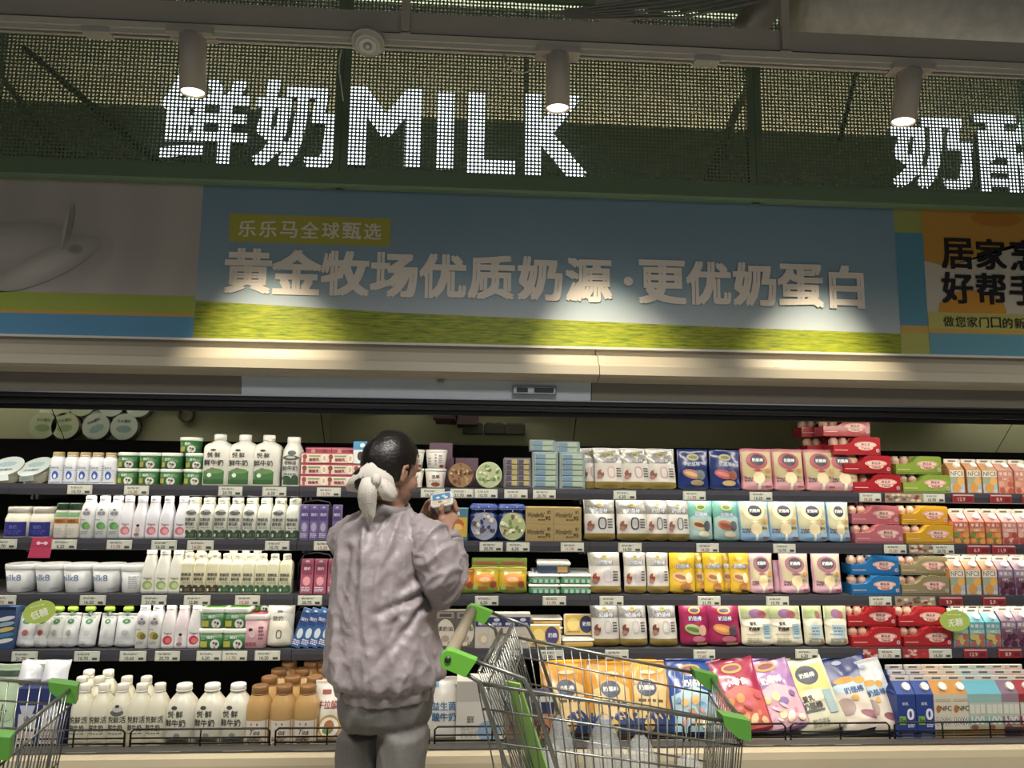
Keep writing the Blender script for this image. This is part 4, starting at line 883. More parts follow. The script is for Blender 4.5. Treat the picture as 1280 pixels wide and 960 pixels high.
# ------------------------------------------------ gable cartons (right)
def p_nfc(c2='#8fb0c4', f1='#c98a3a', f2='#d9a04a'):
    def f(P, w, h):
        P.rect(-w*.48, h*.70, w*.48, h*.98, '#d8d2c2', 2, 2); P.text('NFC', -w*.08, h*.84, h*.19, '#2c2a28', .0, wmax=w*.66); P.rect(w*.3, h*.74, w*.40, h*.94, '#8a8278', 1, 2)
        P.rect(-w*.47, h*.03, w*.47, h*.68, c2, 2, 2); P.rect(-w*.47, h*.4, w*.47, h*.68, '#8fa08a', 1, 1); P.ell(-w*.08, h*.24, w*.30, h*.2, f1); P.ell(w*.22, h*.52, w*.24, h*.17, f2); P.ell(w*.30, h*.1, w*.15, h*.08, '#c0b8b0')
    return f
def p_fruit(band, f1, f2, f3, top):
    def f(P, w, h):
        P.rect(-w*.47, h*.74, w*.47, h*.96, top, 2, 2)
        for i, c in enumerate('苹果汁'): P.text(c, w*(-.3+.3*i), h*.84, h*.15, '#e2d9cc', .04)
        P.rect(-w*.47, h*.54, w*.47, h*.70, band, 2, 2); P.text('NFC', 0, h*.62, h*.11, '#d8d0c0', .02)
        for i, (x, z, c) in enumerate(((-.25, .14, f1), (.08, .2, f2), (.3, .12, f1), (-.05, .38, f3), (.28, .40, f1), (-.32, .42, f2))): P.ell(w*x, h*z, w*.2, h*.13, c)
    return f
GW = .078
cart = {
 'orange': (gable(GW, .118, .035, '#b9793c', '#c08a5a', p_nfc()), 'orange NFC juice carton'),
 'peachpink': (gable(GW, .118, .035, '#c98a7a', '#c99080', p_fruit('#c4705a', '#b5503c', '#d09a7a', '#c98a70', '#c98474')), 'pink peach juice carton'),
 'peach': (gable(GW, .11, .04, '#c9734a', '#c9685a', p_fruit('#c9784a', '#d08a3a', '#5f7f3a', '#c96a3a', '#b85a4a')), 'peach orange juice carton'),
 'pinkred': (gable(GW, .11, .04, '#c98078', '#c98484', p_fruit('#d09a90', '#a8403a', '#d0a090', '#b8604a', '#c97f7a')), 'pink red juice carton'),
 'orange3': (gable(GW, .125, .04, '#b9793c', '#b5744a', p_nfc()), 'orange NFC juice carton'),
 'purple': (gable(GW, .125, .04, '#8f7790', '#8a6f80', p_fruit('#6f4a5a', '#4f2438', '#6a3a52', '#3f1c30', '#8f7f9a')), 'purple grape juice carton'),
 'cyan': (gable(GW, .118, .04, '#5fa3ae', '#5fb0bd', p_fruit('#8fb0a4', '#a8584a', '#b0a85a', '#c0a05a', '#62a8b4')), 'cyan mixed juice carton')}
def cartrow(key, shelf, pxs):
    pr_, d = cart[key]; row(pr_, 'juice_carton', d+' in front', 'carton', shelf, pxs, GW, jit=.01)
    row(pr_, 'juice_carton', d+' behind', 'carton', shelf, [p+2 for p in pxs], GW, dy=GW+.006, jit=.01)
cartrow('orange', 1, [1197.5, 1218.5, 1238.5]); cartrow('peachpink', 1, [1258, 1278])
cartrow('peach', 2, [1203, 1223, 1243]); cartrow('pinkred', 2, [1263, 1283])
cartrow('orange3', 3, [1198, 1218.5, 1239]); cartrow('purple', 3, [1259, 1279.5])
cartrow('cyan', 4, [1203, 1223, 1243]); cartrow('purple', 4, [1263, 1283])

# ------------------------------------------------ SECOND SHELF left
def p_jar(P, w, h): P.rect(-w*.485, h*.05, w*.485, h*.52, '#23257a', 10, 2); P.text('酸奶', 0, h*.36, h*.12, '#6f74b8', .02); P.micro(-w*.36, h*.12, w*.36, h*.26, 2, '#4a4fa0', 3)
def jar(w, h, lid, prt, glass='#d9d4c6'):
    pf = prof4([(.93, 0, 2.2), (1, .03, 2.2), (1, .60, 2.2), (.93, .72, 2), (.86, .80, 2), (.86, .84, 2)], w, w, h)
    b = MB(); b.lathe(pf, M(glass, .15), 24); c = MB(); r = w*.44; c.lathe([(r, h*.80), (r*1.02, h*.81), (r*1.02, h*.97), (r*.96, h)], M(lid[0], .25, lid[1]), 24)
    P = Print(yf_round(pf)); prt(P, w, h); return [('jar_body', b.mesh('jar_body'), []), ('lid', c.mesh('lid'), []), P.done()]
row(jar(.122, .142, ('#b5b3aa', .3), p_jar), 'yogurt_jar', 'glass jar with silver lid and deep blue label', 'jar', 2, [13, 44.5], .122)
def p_jar2(P, w, h): P.rect(-w*.48, h*.42, w*.48, h*.56, '#b5722a', 8, 2); P.rect(-w*.4, h*.60, w*.4, h*.74, '#6f9a6a', 6, 2); P.text('鲜酪乳', 0, h*.49, h*.08, '#7a4414', .02, wmax=w*.7); P.micro(-w*.3, h*.1, w*.3, h*.3, 3, '#b8b4a8', 3)
row(jar(.072, .162, ('#24402c', .1), p_jar2, '#d8d3c6'), 'yogurt_jar', 'slim jar with dark green lid and orange band', 'jar', 2, [71, 87], .072)
def p_fruitb(fr1, fr2, emb, tx='纯享'):
    def f(P, w, h): P.ell(0, h*.30, w*.30, h*.085, fr1); P.ell(w*.14, h*.28, w*.2, h*.07, fr2); P.ell(0, h*.60, w*.24, h*.07, '#c0bcc4'); P.text(tx, 0, h*.59, h*.09, emb, .03); P.ell(0, h*.68, w*.1, h*.02, '#5a5a70'); P.micro(-w*.3, h*.10, w*.3, h*.18, 2, '#8f9a90', 3); P.micro(-w*.4, h*.42, -w*.05, h*.46, 1, '#7fa07f', 2)
    return f
row(bottle('capsule', .066, .196, '#d9dbdd', '#e6e8ea', p_fruitb('#4f8a4a', '#6aa05a', '#5f5a78')), 'yogurt_bottle', 'white bottle with green fruit print', 'bottle', 2, [105, 122.5, 139], .066)
def p_peach(f1, f2, box='#d5cfd2', t='Yogurt'):
    def f(P, w, h): P.rect(-w*.42, h*.05, w*.42, h*.38, box, 6, 3); P.ell(0, h*.19, w*.32, h*.10, f1); P.ell(w*.06, h*.18, w*.2, h*.06, f2); P.text(t, 0, h*.335, h*.06, '#3f3640', .03, wmax=w*.74)
    return f
pe = bottle('slope', .066, .197, '#cfcfd8', '#e0e2ea', p_peach('#c26a78', '#d99aa0'))
row(pe, 'yogurt_bottle', 'pale bottle with pink peach label', 'bottle', 2, [154, 187, 204.5, 223], .066)
def p_person(P, w, h): P.rect(-w*.42, h*.05, w*.42, h*.38, '#d5cfd2', 6, 3); P.ell(0, h*.31, w*.12, h*.035, '#2c2a30'); P.ell(0, h*.2, w*.16, h*.08, '#b9a8a8'); P.ell(-w*.05, h*.1, w*.2, h*.04, '#8a7078')
row(bottle('slope', .066, .197, '#cfcfd8', '#e0e2ea', p_person), 'yogurt_bottle', 'pale bottle with small figure label among peach bottles', 'bottle', 2, [171], .066)
def p_cow(hill, top=True, ink='#33362f', t1='悦鲜活', t2='鲜牛奶'):
    def f(P, w, h):
        P.rect(-w*.45, h*.03, w*.45, h*.17, hill, 8, 2); P.ell(-w*.25, h*.17, w*.2, h*.05, hill); P.ell(w*.25, h*.18, w*.18, h*.05, hill); P.text('09', w*.1, h*.10, h*.08, '#6a7a66', .02); P.ell(-w*.3, h*.1, w*.08, h*.04, '#c6cabc')
        if top: P.ell(0, h*.64, w*.36, h*.055, '#5a605c'); P.ell(w*.1, h*.69, w*.2, h*.03, '#9aa09c'); P.ell(-w*.06, h*.75, w*.14, h*.03, '#c8ccc6')
        P.text(t1, -w*.02, h*.48, h*.085, ink, .05, wmax=w*.72); P.text(t2, -w*.06, h*.37, h*.09, ink, .05, wmax=w*.62); P.micro(-w*.25, h*.26, w*.3, h*.3, 1, '#8a8f86', 2)
    return f
cw1 = bottle('round', .070, .192, '#cfd0c4', '#dcdccf', p_cow('#2f4a2c')); cw2 = bottle('round', .070, .192, '#d6d8cc', '#dcdccf', p_cow('#2f4a2c', False))
C8 = [236, 254.5, 272.5, 290.5, 309, 327, 345, 363.5]
row(cw1, 'milk_bottle', 'milk bottle with dark hill label and cow tag', 'bottle', 2, [C8[i] for i in (0, 1, 2, 3, 4, 6)], .070); row(cw2, 'milk_bottle', 'milk bottle with dark hill label but no cow tag', 'bottle', 2, [C8[5], C8[7]], .070)
row(cw2, 'milk_bottle', 'milk bottle with hill label, second row', 'bottle', 2, [p+3 for p in C8], .070, dy=.078, dz=.0)
def sachet_box(w, h, d, col, c2, c3):
    def prt(P, w, h): P.rect(-w*.4, h*.55, w*.4, h*.86, c2, 1, 2); P.text('酸奶', 0, h*.72, h*.09, '#d4cfe0', .02, wmax=w*.7); P.ell(0, h*.36, w*.3, h*.13, c3); P.micro(-w*.4, h*.06, w*.4, h*.2, 3, '#c8c0d4', 3); P.ell(0, h*.93, w*.18, h*.03, '#b5b0c4')
    return carton_box(w, h, d, col, prt, .3)
row(sachet_box(.042, .165, .03, '#6f5f96', '#4f4080', '#a99fc0'), 'yogurt_stick_pack', 'purple yogurt stick pack standing in a holder', 'stick pack', 2, [379.5, 391.5, 403, 420], .03, jit=.004)
for sh, px, lb in ((2, 393, 'black rimmed display holder behind the purple stick packs'), (3, 393, 'clear arched holder around the pink stick packs'), (4, 388, 'dark wire holder around the blue stick packs')):
    b = MB(); b.tube([(-.085, 0, 0), (-.085, 0, .13), (-.06, .0, .175), (0, .0, .185), (.06, .0, .175), (.085, 0, .13), (.085, 0, 0)], .003, M('#22222a', .3), 6); b.box(-.085, .085, .03, .034, 0, .15, M('#2a2830', .4)); b.box(-.085, .085, -.04, .034, 0, .003, M('#2a2830', .4))
    o = b.build('stick_holder'); o.location = (Xrow(px, sh, YP+.06), YP+.075, SH[sh]+.001); tag(o, lb, 'holder', 'stick pack holders')
row(sachet_box(.058, .16, .03, '#9a4a62', '#7a2f48', '#d08a94'), 'yogurt_stick_pack', 'pink yogurt stick pack leaning in its holder', 'stick pack', 3, [382, 399, 416], .03, jit=.004, tilt=R(-6))
sb_ = sachet_box(.045, .18, .025, '#2f5a94', '#1f3f78', '#b5c4d0')
for i, px in enumerate((368, 379, 390, 401, 412)): place(sb_, 'yogurt_stick_pack', (Xrow(px, 4), YP+.02, SH[4]+.004), f"blue yogurt stick pack leaning right, {ORD[i]} on the fourth shelf", 'stick pack', 'blue stick packs', 0, R(-8), R(16))
# ------------------------------------------------ SECOND SHELF middle
snk = carton_box(.12, .155, .06, '#3f6f86', lambda P, w, h: (P.rect(-w*.48, h*.12, w*.48, h*.72, '#c09a2a'), P.ell(0, h*.5, w*.36, h*.18, '#b5582a'), P.ell(w*.1, h*.42, w*.2, h*.1, '#d9b060'), P.text('奶酪', 0, h*.84, h*.14, '#c8d4da', .05)))
row(snk, 'cheese_box', 'blue and yellow cheese snack box beside the raised hand', 'box', 2, [569], .06)
def bucket2(pic):
    w, h, d = .138, .175, .12
    b = MB(); b.bbox(-w/2, w/2, -d/2, d/2, 0, h*.78, M('#1c2f66', .3), .018); c = MB(); c.bbox(-w*.5, w*.5, -d*.5, d*.5, h*.78, h, M('#22397c', .3), .016); 
    P = Print(lambda x, z: -d/2); P.ell(0, h*.40, w*.46, h*.38, pic[0], 24); rg = random.Random(5)
    for k in range(22): a = rg.uniform(0, 6.28); q = rg.random()**.5*.8; P.ell(w*.46*q*math.cos(a), h*.4+h*.38*q*math.sin(a), w*rg.uniform(.04, .1), h*rg.uniform(.03, .06), rg.choice(pic[1:]), 9, rot=rg.uniform(0, 3))
    L = Print(lambda x, z: -d/2); L.rect(-w*.46, h*.86, w*.46, h*.875, '#7a8ab8', 1, 1); L.ell(-w*.2, h*.92, w*.02, h*.015, '#d5dae6'); L.ell(w*.15, h*.93, w*.02, h*.015, '#d5dae6'); L.ell(w*.0, h*.82, w*.02, h*.015, '#d5dae6')
    return [('bucket', b.mesh('bucket'), []), ('lid', c.mesh('lid'), [L.done('lid_print')]), P.done()]
row(bucket2(['#8f93a8', '#d0ccb8', '#2c3c7a', '#b8b4a4', '#5a4a4a']), 'snack_bucket', 'blue lidded snack bucket with white and navy picture', 'bucket', 2, [604.5], .12); row(bucket2(['#a4b07a', '#c8c89a', '#6f8a4a', '#8a4a4a', '#dcd8b8']), 'snack_bucket', 'blue lidded snack bucket with green picture', 'bucket', 2, [639.5], .12)
kb = carton_box(.137, .081, .11, '#9a8450', lambda P, w, h: (P.text('Wonderful', -w*.14, h*.56, h*.30, '#3a2e1a', .02, wmax=w*.6, shear=.2), P.text('奶', w*.34, h*.72, h*.22, '#3a2e1a', .02), P.text('95', w*.3, h*.36, h*.24, '#3a2e1a', .05), P.micro(-w*.05, h*.2, w*.2, h*.32, 1, '#4a3c22', 2)), .6)
for t in range(2): row(kb, 'kraft_box', 'kraft brown cheese box, '+('lower', 'upper')[t]+' tier', 'box', 2, [674.5, 709.5], .11, dz=t*.0815, jit=.006)
# ------------------------------------------------ THIRD SHELF left
def p_tubw(P, w, h): P.text('milk8', -w*.12, h*.66, h*.28, '#6a8fc0', .02, wmax=w*.62); P.rect(-w*.4, h*.42, w*.05, h*.45, '#a8b8d0', 1, 1); P.micro(-w*.35, h*.08, -w*.1, h*.16, 1, '#b8bcc4', 2); P.micro(w*.18, h*.1, w*.36, h*.22, 2, '#a8acb4', 2)
tw = tub(.148, .128, '#d3d5d4', '#dcdedd', p_tubw, .76, .18)
row(tw, 'white_tub', 'large white yogurt tub with blue lettering', 'tub', 3, [13.5, 51, 87.5, 124.5], .150); row(tub(.128, .128, '#d3d5d4', '#dcdedd', lambda P, w, h: (P.micro(-w*.05, h*.2, w*.3, h*.8, 6, '#b0b4b8', 3), P.text('8', -w*.36, h*.6, h*.2, '#6a8fc0', .03)), .84, .22), 'white_tub', 'white yogurt tub turned to its small print side', 'tub', 3, [159.5], .13)
row(bottle('slope', .07, .205, '#d6d6cc', '#e2e4df', p_peach('#8aa85a', '#b5c48a', '#d4d4c4')), 'yogurt_bottle', 'white bottle with lime fruit label', 'bottle', 3, [182, 199.5, 216], .07)
br3 = bottle('square', .064, .184, '#d4d0ae', '#e0ddce', p_cow('#3f3420', False)); gr3 = bottle('square', .060, .182, '#d2d0b2', '#dedccc', p_cow('#2c5a36', False))
row(br3, 'milk_bottle', 'cream bottle with brown hill label', 'bottle', 3, [230.5, 247, 264], .064); row(gr3, 'milk_bottle', 'cream bottle with green hill label', 'bottle', 3, [278.5, 293.5, 308.5, 324, 339.5, 355], .060)
row(br3, 'milk_bottle', 'cream bottle with brown label, second row', 'bottle', 3, [229, 245, 261], .064, dy=.072, dz=0, sc=(1, 1, 1.14)); row(gr3, 'milk_bottle', 'cream bottle with green label, second row', 'bottle', 3, [286, 302, 317], .060, dy=.07, sc=(1, 1, 1.08))
# ------------------------------------------------ THIRD SHELF middle
def p_yg(P, w, h): P.rect(-w*.46, h*.02, w*.46, h*.3, '#6f8a2c', 6, 2); P.ell(0, h*.58, w*.34, h*.2, '#c9742a'); P.ell(0, h*.55, w*.2, h*.09, '#d9a86a'); P.ell(w*.3, h*.36, w*.12, h*.14, '#8a3a24'); P.text('奶酪片', -w*.05, h*.22, h*.13, '#b8402c', .05); P.ell(-w*.34, h*.24, w*.09, h*.08, '#9ab05a'); P.rect(-w*.46, h*.88, w*.46, h*.93, '#8fa03a', 4, 1)
yg = bag(.140, .122, .05, '#c4a41e', p_yg, seed=30, rough=.25, seal=.08); row(yg, 'cheese_pack', 'yellow and green cheese slice pack in front', 'pack', 3, [606, 641], .05, jit=.006, tilt=R(-4)); row(bag(.12, .12, .04, '#b5642a', p_yg, seed=31), 'cheese_pack', 'blue edged cheese slice pack behind the elbow', 'pack', 3, [578], .04)
ygb = carton_box(.138, .16, .05, '#5f7a2a', lambda P, w, h: (P.rect(-w*.4, h*.82, w*.4, h*.92, '#8a4a30'), P.rect(-w*.48, h*.76, w*.48, h*.80, '#8fae3a'))); row(ygb, 'cheese_box', 'green cheese box behind the yellow packs', 'box', 3, [607, 641], .05, dy=.06, tilt=0)
def flatbox(w, h, d, col, lid, prt=None): 
    b = MB(); b.bbox(-w/2*.95, w/2*.95, -d/2*.95, d/2*.95, 0, h*.72, M(col, .35), .008); c = MB(); c.bbox(-w/2, w/2, -d/2, d/2, h*.68, h, M(lid, .35), .006); r_ = [('tray_body', b.mesh('tray_body'), []), ('lid', c.mesh('lid'), [])]
    if prt: P = Print(lambda x, z: -d/2*.95); prt(P, w, h); r_.append(P.done())
    return r_
gb = flatbox(.153, .047, .12, '#3f8a62', '#d5d6cf', lambda P, w, h: [P.rect(w*(-.35+.18*i), h*.14, w*(-.24+.18*i), h*.5, '#9fc4ae', 1, 1) for i in range(5)])
for t in range(2): row(gb, 'butter_box', 'green butter box with white lid, '+('lower', 'upper')[t]+' tier', 'box', 3, [680.5, 719.5], .12, dz=t*.0475, jit=.004)
row(flatbox(.165, .055, .12, '#2f3f5c', '#cfcdc4', lambda P, w, h: P.rect(w*.1, h*.1, w*.4, h*.6, '#b08a4a', 1, 1)), 'butter_box', 'navy butter box lying on the green ones', 'box', 3, [693], .12, dz=.0955, dy=.02)
for t in range(2): row(gb, 'butter_box', 'green butter box behind, '+('lower', 'upper')[t]+' one', 'box', 3, [684, 724], .12, dz=t*.0475, dy=.13, jit=.004) if t == 0 else row(gb, 'butter_box', 'rear green butter box, upper tier', 'box', 3, [684, 724], .12, dz=.0475, dy=.13, jit=.004)
# ------------------------------------------------ FOURTH SHELF left
row(carton_box(.10, .19, .08, '#2b4470', lambda P, w, h: [P.ell(w*.1, h*(.2+.13*i), w*.4, h*.05, ['#c8ccd0', '#3f78a0', '#c0b060', '#8fa8b8', '#d0d4d8'][i], rot=.2) for i in range(5)]), 'milk_box', 'dark blue milk box at the left end', 'box', 4, [1], .08)
def spout(w, h, f1, cap='#8fc02e', f2='#c9ccd0'):
    def prt(P, w, h): P.ell(0, h*.76, w*.2, h*.07, '#3f7a4a'); P.text('乐', 0, h*.76, h*.06, '#d8e4d8', .02); P.micro(-w*.3, h*.84, w*.3, h*.9, 1, '#7fa88a', 2); P.ell(w*.06, h*.45, w*.16, h*.08, f1); P.rect(-w*.44, h*.28, w*.44, h*.29, '#a8acb0', 4, 1); P.micro(-w*.3, h*.08, w*.2, h*.22, 3, '#b0b4b4', 4)
    r_ = bag(w, h, .045, '#c9cbcc', prt, seed=int(w*1000), rough=.3, seal=.07)
    c = MB(); c.lathe([(.008, h-.012), (.008, h+.006)], M('#d8dcd4', .4), 10); c.lathe([(.011, h+.006), (.017, h+.009), (.018, h+.022), (.014, h+.028)], M(cap, .4), 12, ax=1.35); r_.append(('spout_cap', c.mesh('spout_cap'), [])); return r_
for i, (px, w_, f1, lb) in enumerate(((25.5, .10, '#a8525a', 'white spout pouch with red berry print beside blue box'), (45, .08, '#b0404a', 'white spout pouch with red fruit under the lime sign'), (62, .085, '#9a968a', 'greyish spout pouch right of the lime sign'), (80, .085, '#8a8678', 'greyish spout pouch, second right of the lime sign'), (102.5, .09, '#b5b9bc', 'white spout pouch standing alone mid row'), (127, .075, '#b5b9bc', 'narrow white spout pouch'), (151, .108, '#b0b4b8', 'wide white spout pouch beside the yellow fruit bottles'))):
    o = place(spout(w_*.92, .155, f1), 'spout_pouch', (Xrow(px, 4), YP+.035, SH[4]+.001), lb+' on the fourth shelf', 'pouch', 'white spout pouches', random.uniform(-.05, .05), R(-5))
def talker(px, py, rx, rz, txt, lab, Y):
    P = at(px, py, Y); o = empty('shelf_talker', P); b = MB(); n = 28
    A = [(rx*math.cos(2*math.pi*k/n), 0, rz*math.sin(2*math.pi*k/n)) for k in range(n)]; B = [(x, .003, z) for x, y, z in A]
    b.add(A+B, [tuple(range(n)), tuple(range(2*n-1, n-1, -1))]+[(k, n+k, n+(k+1) % n, (k+1) % n) for k in range(n)], M('#a9c24e', .4)); b.build('disc', o)
    p_ = Print(lambda x, z: 0); p_.text(txt, 0, -rz*.15, rz*.75, '#e9efd4', .05, rot=.12); p_.micro(-rx*.5, rz*.5, rx*.4, rz*.65, 1, '#d8e4a8', 2)
    ob('lettering', p_.done()[1], o); c = MB(); c.tube([(0, .004, rz*.6), (0, .03, rz*1.1), (0, .045, rz*1.5)], .0025, M('#c8ccc0', .4), 5); c.build('clip_arm', o); tag(o, lab, 'sign', 'lime shelf talkers'); return o
o = talker(49, 765, .072, .050, '低糖', 'lime oval sign hanging in front of the spout pouches', YS-.03); o.rotation_euler = (0, R(-14), 0)
talker(1194, 776, .077, .050, '无糖', 'lime round sign hanging before the red packs and cyan cartons', YS-.03)
o = empty('promotion_card', at(51, 685, YS-.008)); b = MB(); b.prism_y([(-.055, -.045), (.042, -.045), (.055, .047), (-.04, .047)], 0, .002, M('#c2385c', .4)); b.build('card', o)
p_ = Print(lambda x, z: 0); p_.ell(-.012, .022, .008, .008, '#e6c8cc'); p_.ell(.02, .022, .008, .008, '#e6c8cc'); p_.rect(-.02, .019, .03, .025, '#e6c8cc', 1, 1); p_.rect(-.045, .008, .045, .01, '#a02848', 1, 1); ob('card_print', p_.done()[1], o); tag(o, 'pink promotion card hanging from the second shelf rail', 'card')
ylb = bottle('capsule', .064, .198, '#d8d8d6', '#e4e5e4', p_fruitb('#a8953a', '#6f6424', '#5a5a60')); row(ylb, 'yogurt_bottle', 'white bottle with yellow fruit print', 'bottle', 4, [174, 190.5], .068)
stb = bottle('slope', .066, .203, '#d0cdd0', '#e0e2e2', p_peach('#b8303c', '#d06a6a')); row(stb, 'yogurt_bottle', 'pale bottle with red strawberry label', 'bottle', 4, [207, 239.5], .07); row(bottle('slope', .066, .203, '#d0c5ca', '#e0e2e2', p_person), 'yogurt_bottle', 'pinkish bottle with figure label between strawberry bottles', 'bottle', 4, [223], .07)
row(stb, 'yogurt_bottle', 'strawberry bottle in the second row', 'bottle', 4, [192, 209, 226, 243], .07, dy=.08)
sq = tub(.122, .092, G1, '#d9dfd6', p_gtub, .92, .22, p=6, lidcol2='#5f9a4a')
row(sq, 'square_tub', 'square green yogurt tub, lower tier', 'tub', 4, [263, 292], .11, jit=.006); row(sq, 'square_tub', 'square green yogurt tub, upper tier', 'tub', 4, [263.5, 292.5], .11, dz=.0925, jit=.006); row(gt, 'yogurt_tub', 'round green tub standing behind the pink box', 'tub', 4, [323], .106, dy=.1, dz=.14); row(sq, 'square_tub', 'square tub under the rear round tub', 'tub', 4, [323], .106, dy=.1, sc=(1, 1, 1.5))
row(tub(.122, .155, '#b58a94', '#d8d0ce', lambda P, w, h: (P.text('鲜奶冻', -w*.1, h*.16, h*.13, '#a03048', .05), P.ell(-w*.12, h*.66, w*.08, h*.06, '#3a3038'), P.ell(-w*.06, h*.5, w*.13, h*.12, '#c9aeb2'), P.micro(w*.18, h*.3, w*.4, h*.8, 4, '#7a4a54', 3)), .92, .16, p=6, lidcol2='#c2505a'), 'square_tub', 'pink square dessert tub with red top', 'tub', 4, [316], .11)
def p_wbag(P, w, h): P.poly([(-w*.4, h*.06), (w*.4, h*.06), (w*.46, h*.4), (w*.3, h*.62), (-w*.4, h*.66)], '#c9c7b8'); P.text('酸奶', -w*.08, h*.68, h*.12, '#55544e', .03); P.ring(0, h*.32, w*.11, h*.1, .005, '#5f5e58'); P.rect(-w*.12, h*.83, w*.06, h*.87, '#3f4444', 1, 1)
row(bag(.125, .195, .06, '#b5b5ae', p_wbag, seed=40, rough=.25), 'milk_bag', 'silvery white milk bag beside the pink tub', 'bag', 4, [347], .06, tilt=R(-4))
# ------------------------------------------------ FOURTH SHELF middle
def p_pack(dark, txt):
    def f(P, w, h): P.rect(-w*.48, h*.62, w*.48, h*.96, dark, 1, 1); P.ell(0, h*.82, w*.2, h*.05, '#c4c8d4'); P.text(txt, 0, h*.70, h*.09, '#d9dce4', .05, wmax=w*.8); P.ell(0, h*.28, w*.34, h*.17, '#b8a890'); P.ell(w*.08, h*.26, w*.2, h*.1, '#cfc4ae'); P.rect(-w*.48, h*.9, w*.48, h*.99, '#c0bdb4', 1, 1)
    return f
wp = carton_box(.072, .16, .05, '#b8b2a6', p_pack('#2a2f68', '稀奶油')); row(wp, 'cream_carton', 'white cream carton with navy top', 'carton', 4, [603, 620.5, 637, 653.5], .05, jit=.006)
def p_pack2(P, w, h): P.rect(-w*.42, h*.80, w*.42, h*.97, '#8a857c', 1, 1); P.rect(-w*.3, h*.84, w*.3, h*.92, '#4a463f', 1, 1); P.ell(0, h*.42, w*.44, h*.36, '#c2bbae'); P.text('淡奶油', 0, h*.52, h*.13, '#3a352e', .04, wmax=w*.74); P.ell(0, h*.26, w*.2, h*.09, '#a08f78'); P.ring(w*.25, h*.1, w*.12, h*.09, .004, '#6a645a')
row(carton_box(.095, .172, .05, '#5a544c', p_pack2), 'cream_carton', 'beige cream carton with rounded label', 'carton', 4, [556, 581], .05, jit=.006)
ct = flatbox(.155, .04, .10, '#c9a24a', '#d2cdc0')
def cheese_tray(w, h, navy):
    b = MB(); b.bbox(-w/2, w/2, -.012, .012, 0, h, M('#cfc8b6', .35), .006); P = Print(lambda x, z: -.012); P.rect(-w*.46, h*.07, w*.46, h*.93, '#c8a23e', 1, 1); P.ell(w*.22, h*.5, w*.22, h*.4, navy); P.ell(-w*.2, h*.5, w*.2, h*.3, '#d8bf6a'); P.text('奶酪', w*.24, h*.52, h*.2, '#d0d0dc', .04); P.micro(-w*.4, h*.1, 0, h*.2, 1, '#8a6a2a', 2); return [('tray', b.mesh('tray'), []), P.done()]
row(cheese_tray(.155, .105, '#3a3468'), 'cheese_tray', 'yellow cheese tray standing in front', 'tray', 4, [681.5], .03, tilt=R(-12)); row(cheese_tray(.15, .10, '#2c3058'), 'cheese_tray', 'navy and yellow cheese tray leaning back', 'tray', 4, [725], .03, dz=.045, dy=.05, tilt=R(-16)); row(ct, 'cheese_tray', 'flat yellow cheese tray under the leaning one', 'tray', 4, [723], .10)
for t in range(3): row(ct, 'cheese_tray', f"flat cheese tray in the rear pile, {['bottom', 'middle', 'top'][t]} one", 'tray', 4, [684], .10, dz=.041*t, dy=.075)
# ------------------------------------------------ BOTTOM DECK
def dpos(px, py, y): return at(px, py, y)
def drow(proto, name, desc, cat, pxs, y, depth, dz=0., tilt=0., jit=.008, sc=(1, 1, 1), py=900):
    n = len(pxs)
    for i, px in enumerate(pxs):
        lab = f"{desc} on the bottom deck" if n == 1 else f"{desc}, {('left one' if i == 0 else 'right one') if n == 2 else (ORD[i] if i < n-1 else 'rightmost')} on the bottom deck"
        place(proto, name, (at(px, py, y).x, y+depth/2, ZD+.001+dz), lab, cat, desc+' on the bottom deck', random.uniform(-jit, jit)*2, tilt, 0, sc)
def p_fresh(P, w, h): P.text('悦鲜活', 0, h*.47, h*.11, '#3f3f38', .03, wmax=w*.78); P.text('鲜牛奶', -w*.04, h*.34, h*.11, '#3f3f38', .03, wmax=w*.66); P.micro(-w*.36, h*.24, w*.3, h*.27, 1, '#6a6a60', 2)
fb = bottle('dome', .092, .258, '#d6d2ba', '#dedacb', p_fresh)
drow(fb, 'milk_bottle', 'cream milk bottle with rounded shoulders, front row', 'bottle', [97, 121, 169, 192], 3.29, .092)
def p_fresh2(P, w, h): p_fresh(P, w, h); P.ell(0, h*.58, w*.3, h*.05, '#5a605a'); P.ell(w*.02, h*.64, w*.24, h*.05, '#b9b5ae'); P.ell(0, h*.68, w*.1, h*.025, '#3a3a38')
drow(bottle('dome', .092, .258, '#d6d2ba', '#dedacb', p_fresh2), 'milk_bottle', 'cream milk bottle with a cow tag, front row', 'bottle', [145], 3.29, .092)
drow(fb, 'milk_bottle', 'cream milk bottle, middle row', 'bottle', [92, 114, 149, 174], 3.40, .092, jit=.012); drow(fb, 'milk_bottle', 'cream milk bottle, back row', 'bottle', [100, 125], 3.51, .092)
def p_big(P, w, h):
    P.rect(-w*.44, h*.02, w*.44, h*.17, '#55564a', 8, 2); P.ell(-w*.14, h*.66, w*.1, h*.03, '#3e3c38'); P.text('悦·鲜', -w*.1, h*.56, h*.11, '#383933', .03, wmax=w*.6); P.text('鲜牛奶', -w*.08, h*.42, h*.12, '#383933', .03, wmax=w*.68); P.ell(0, h*.22, w*.1, h*.04, '#7a7a70')
bg = bottle('dome', .128, .255, '#d0cdbb', '#e2dfd4', p_big, d=.11, caph=.08)
drow(bg, 'milk_jug', 'big cream milk jug with dark lettering', 'jug', [222, 258, 291], 3.285, .11)
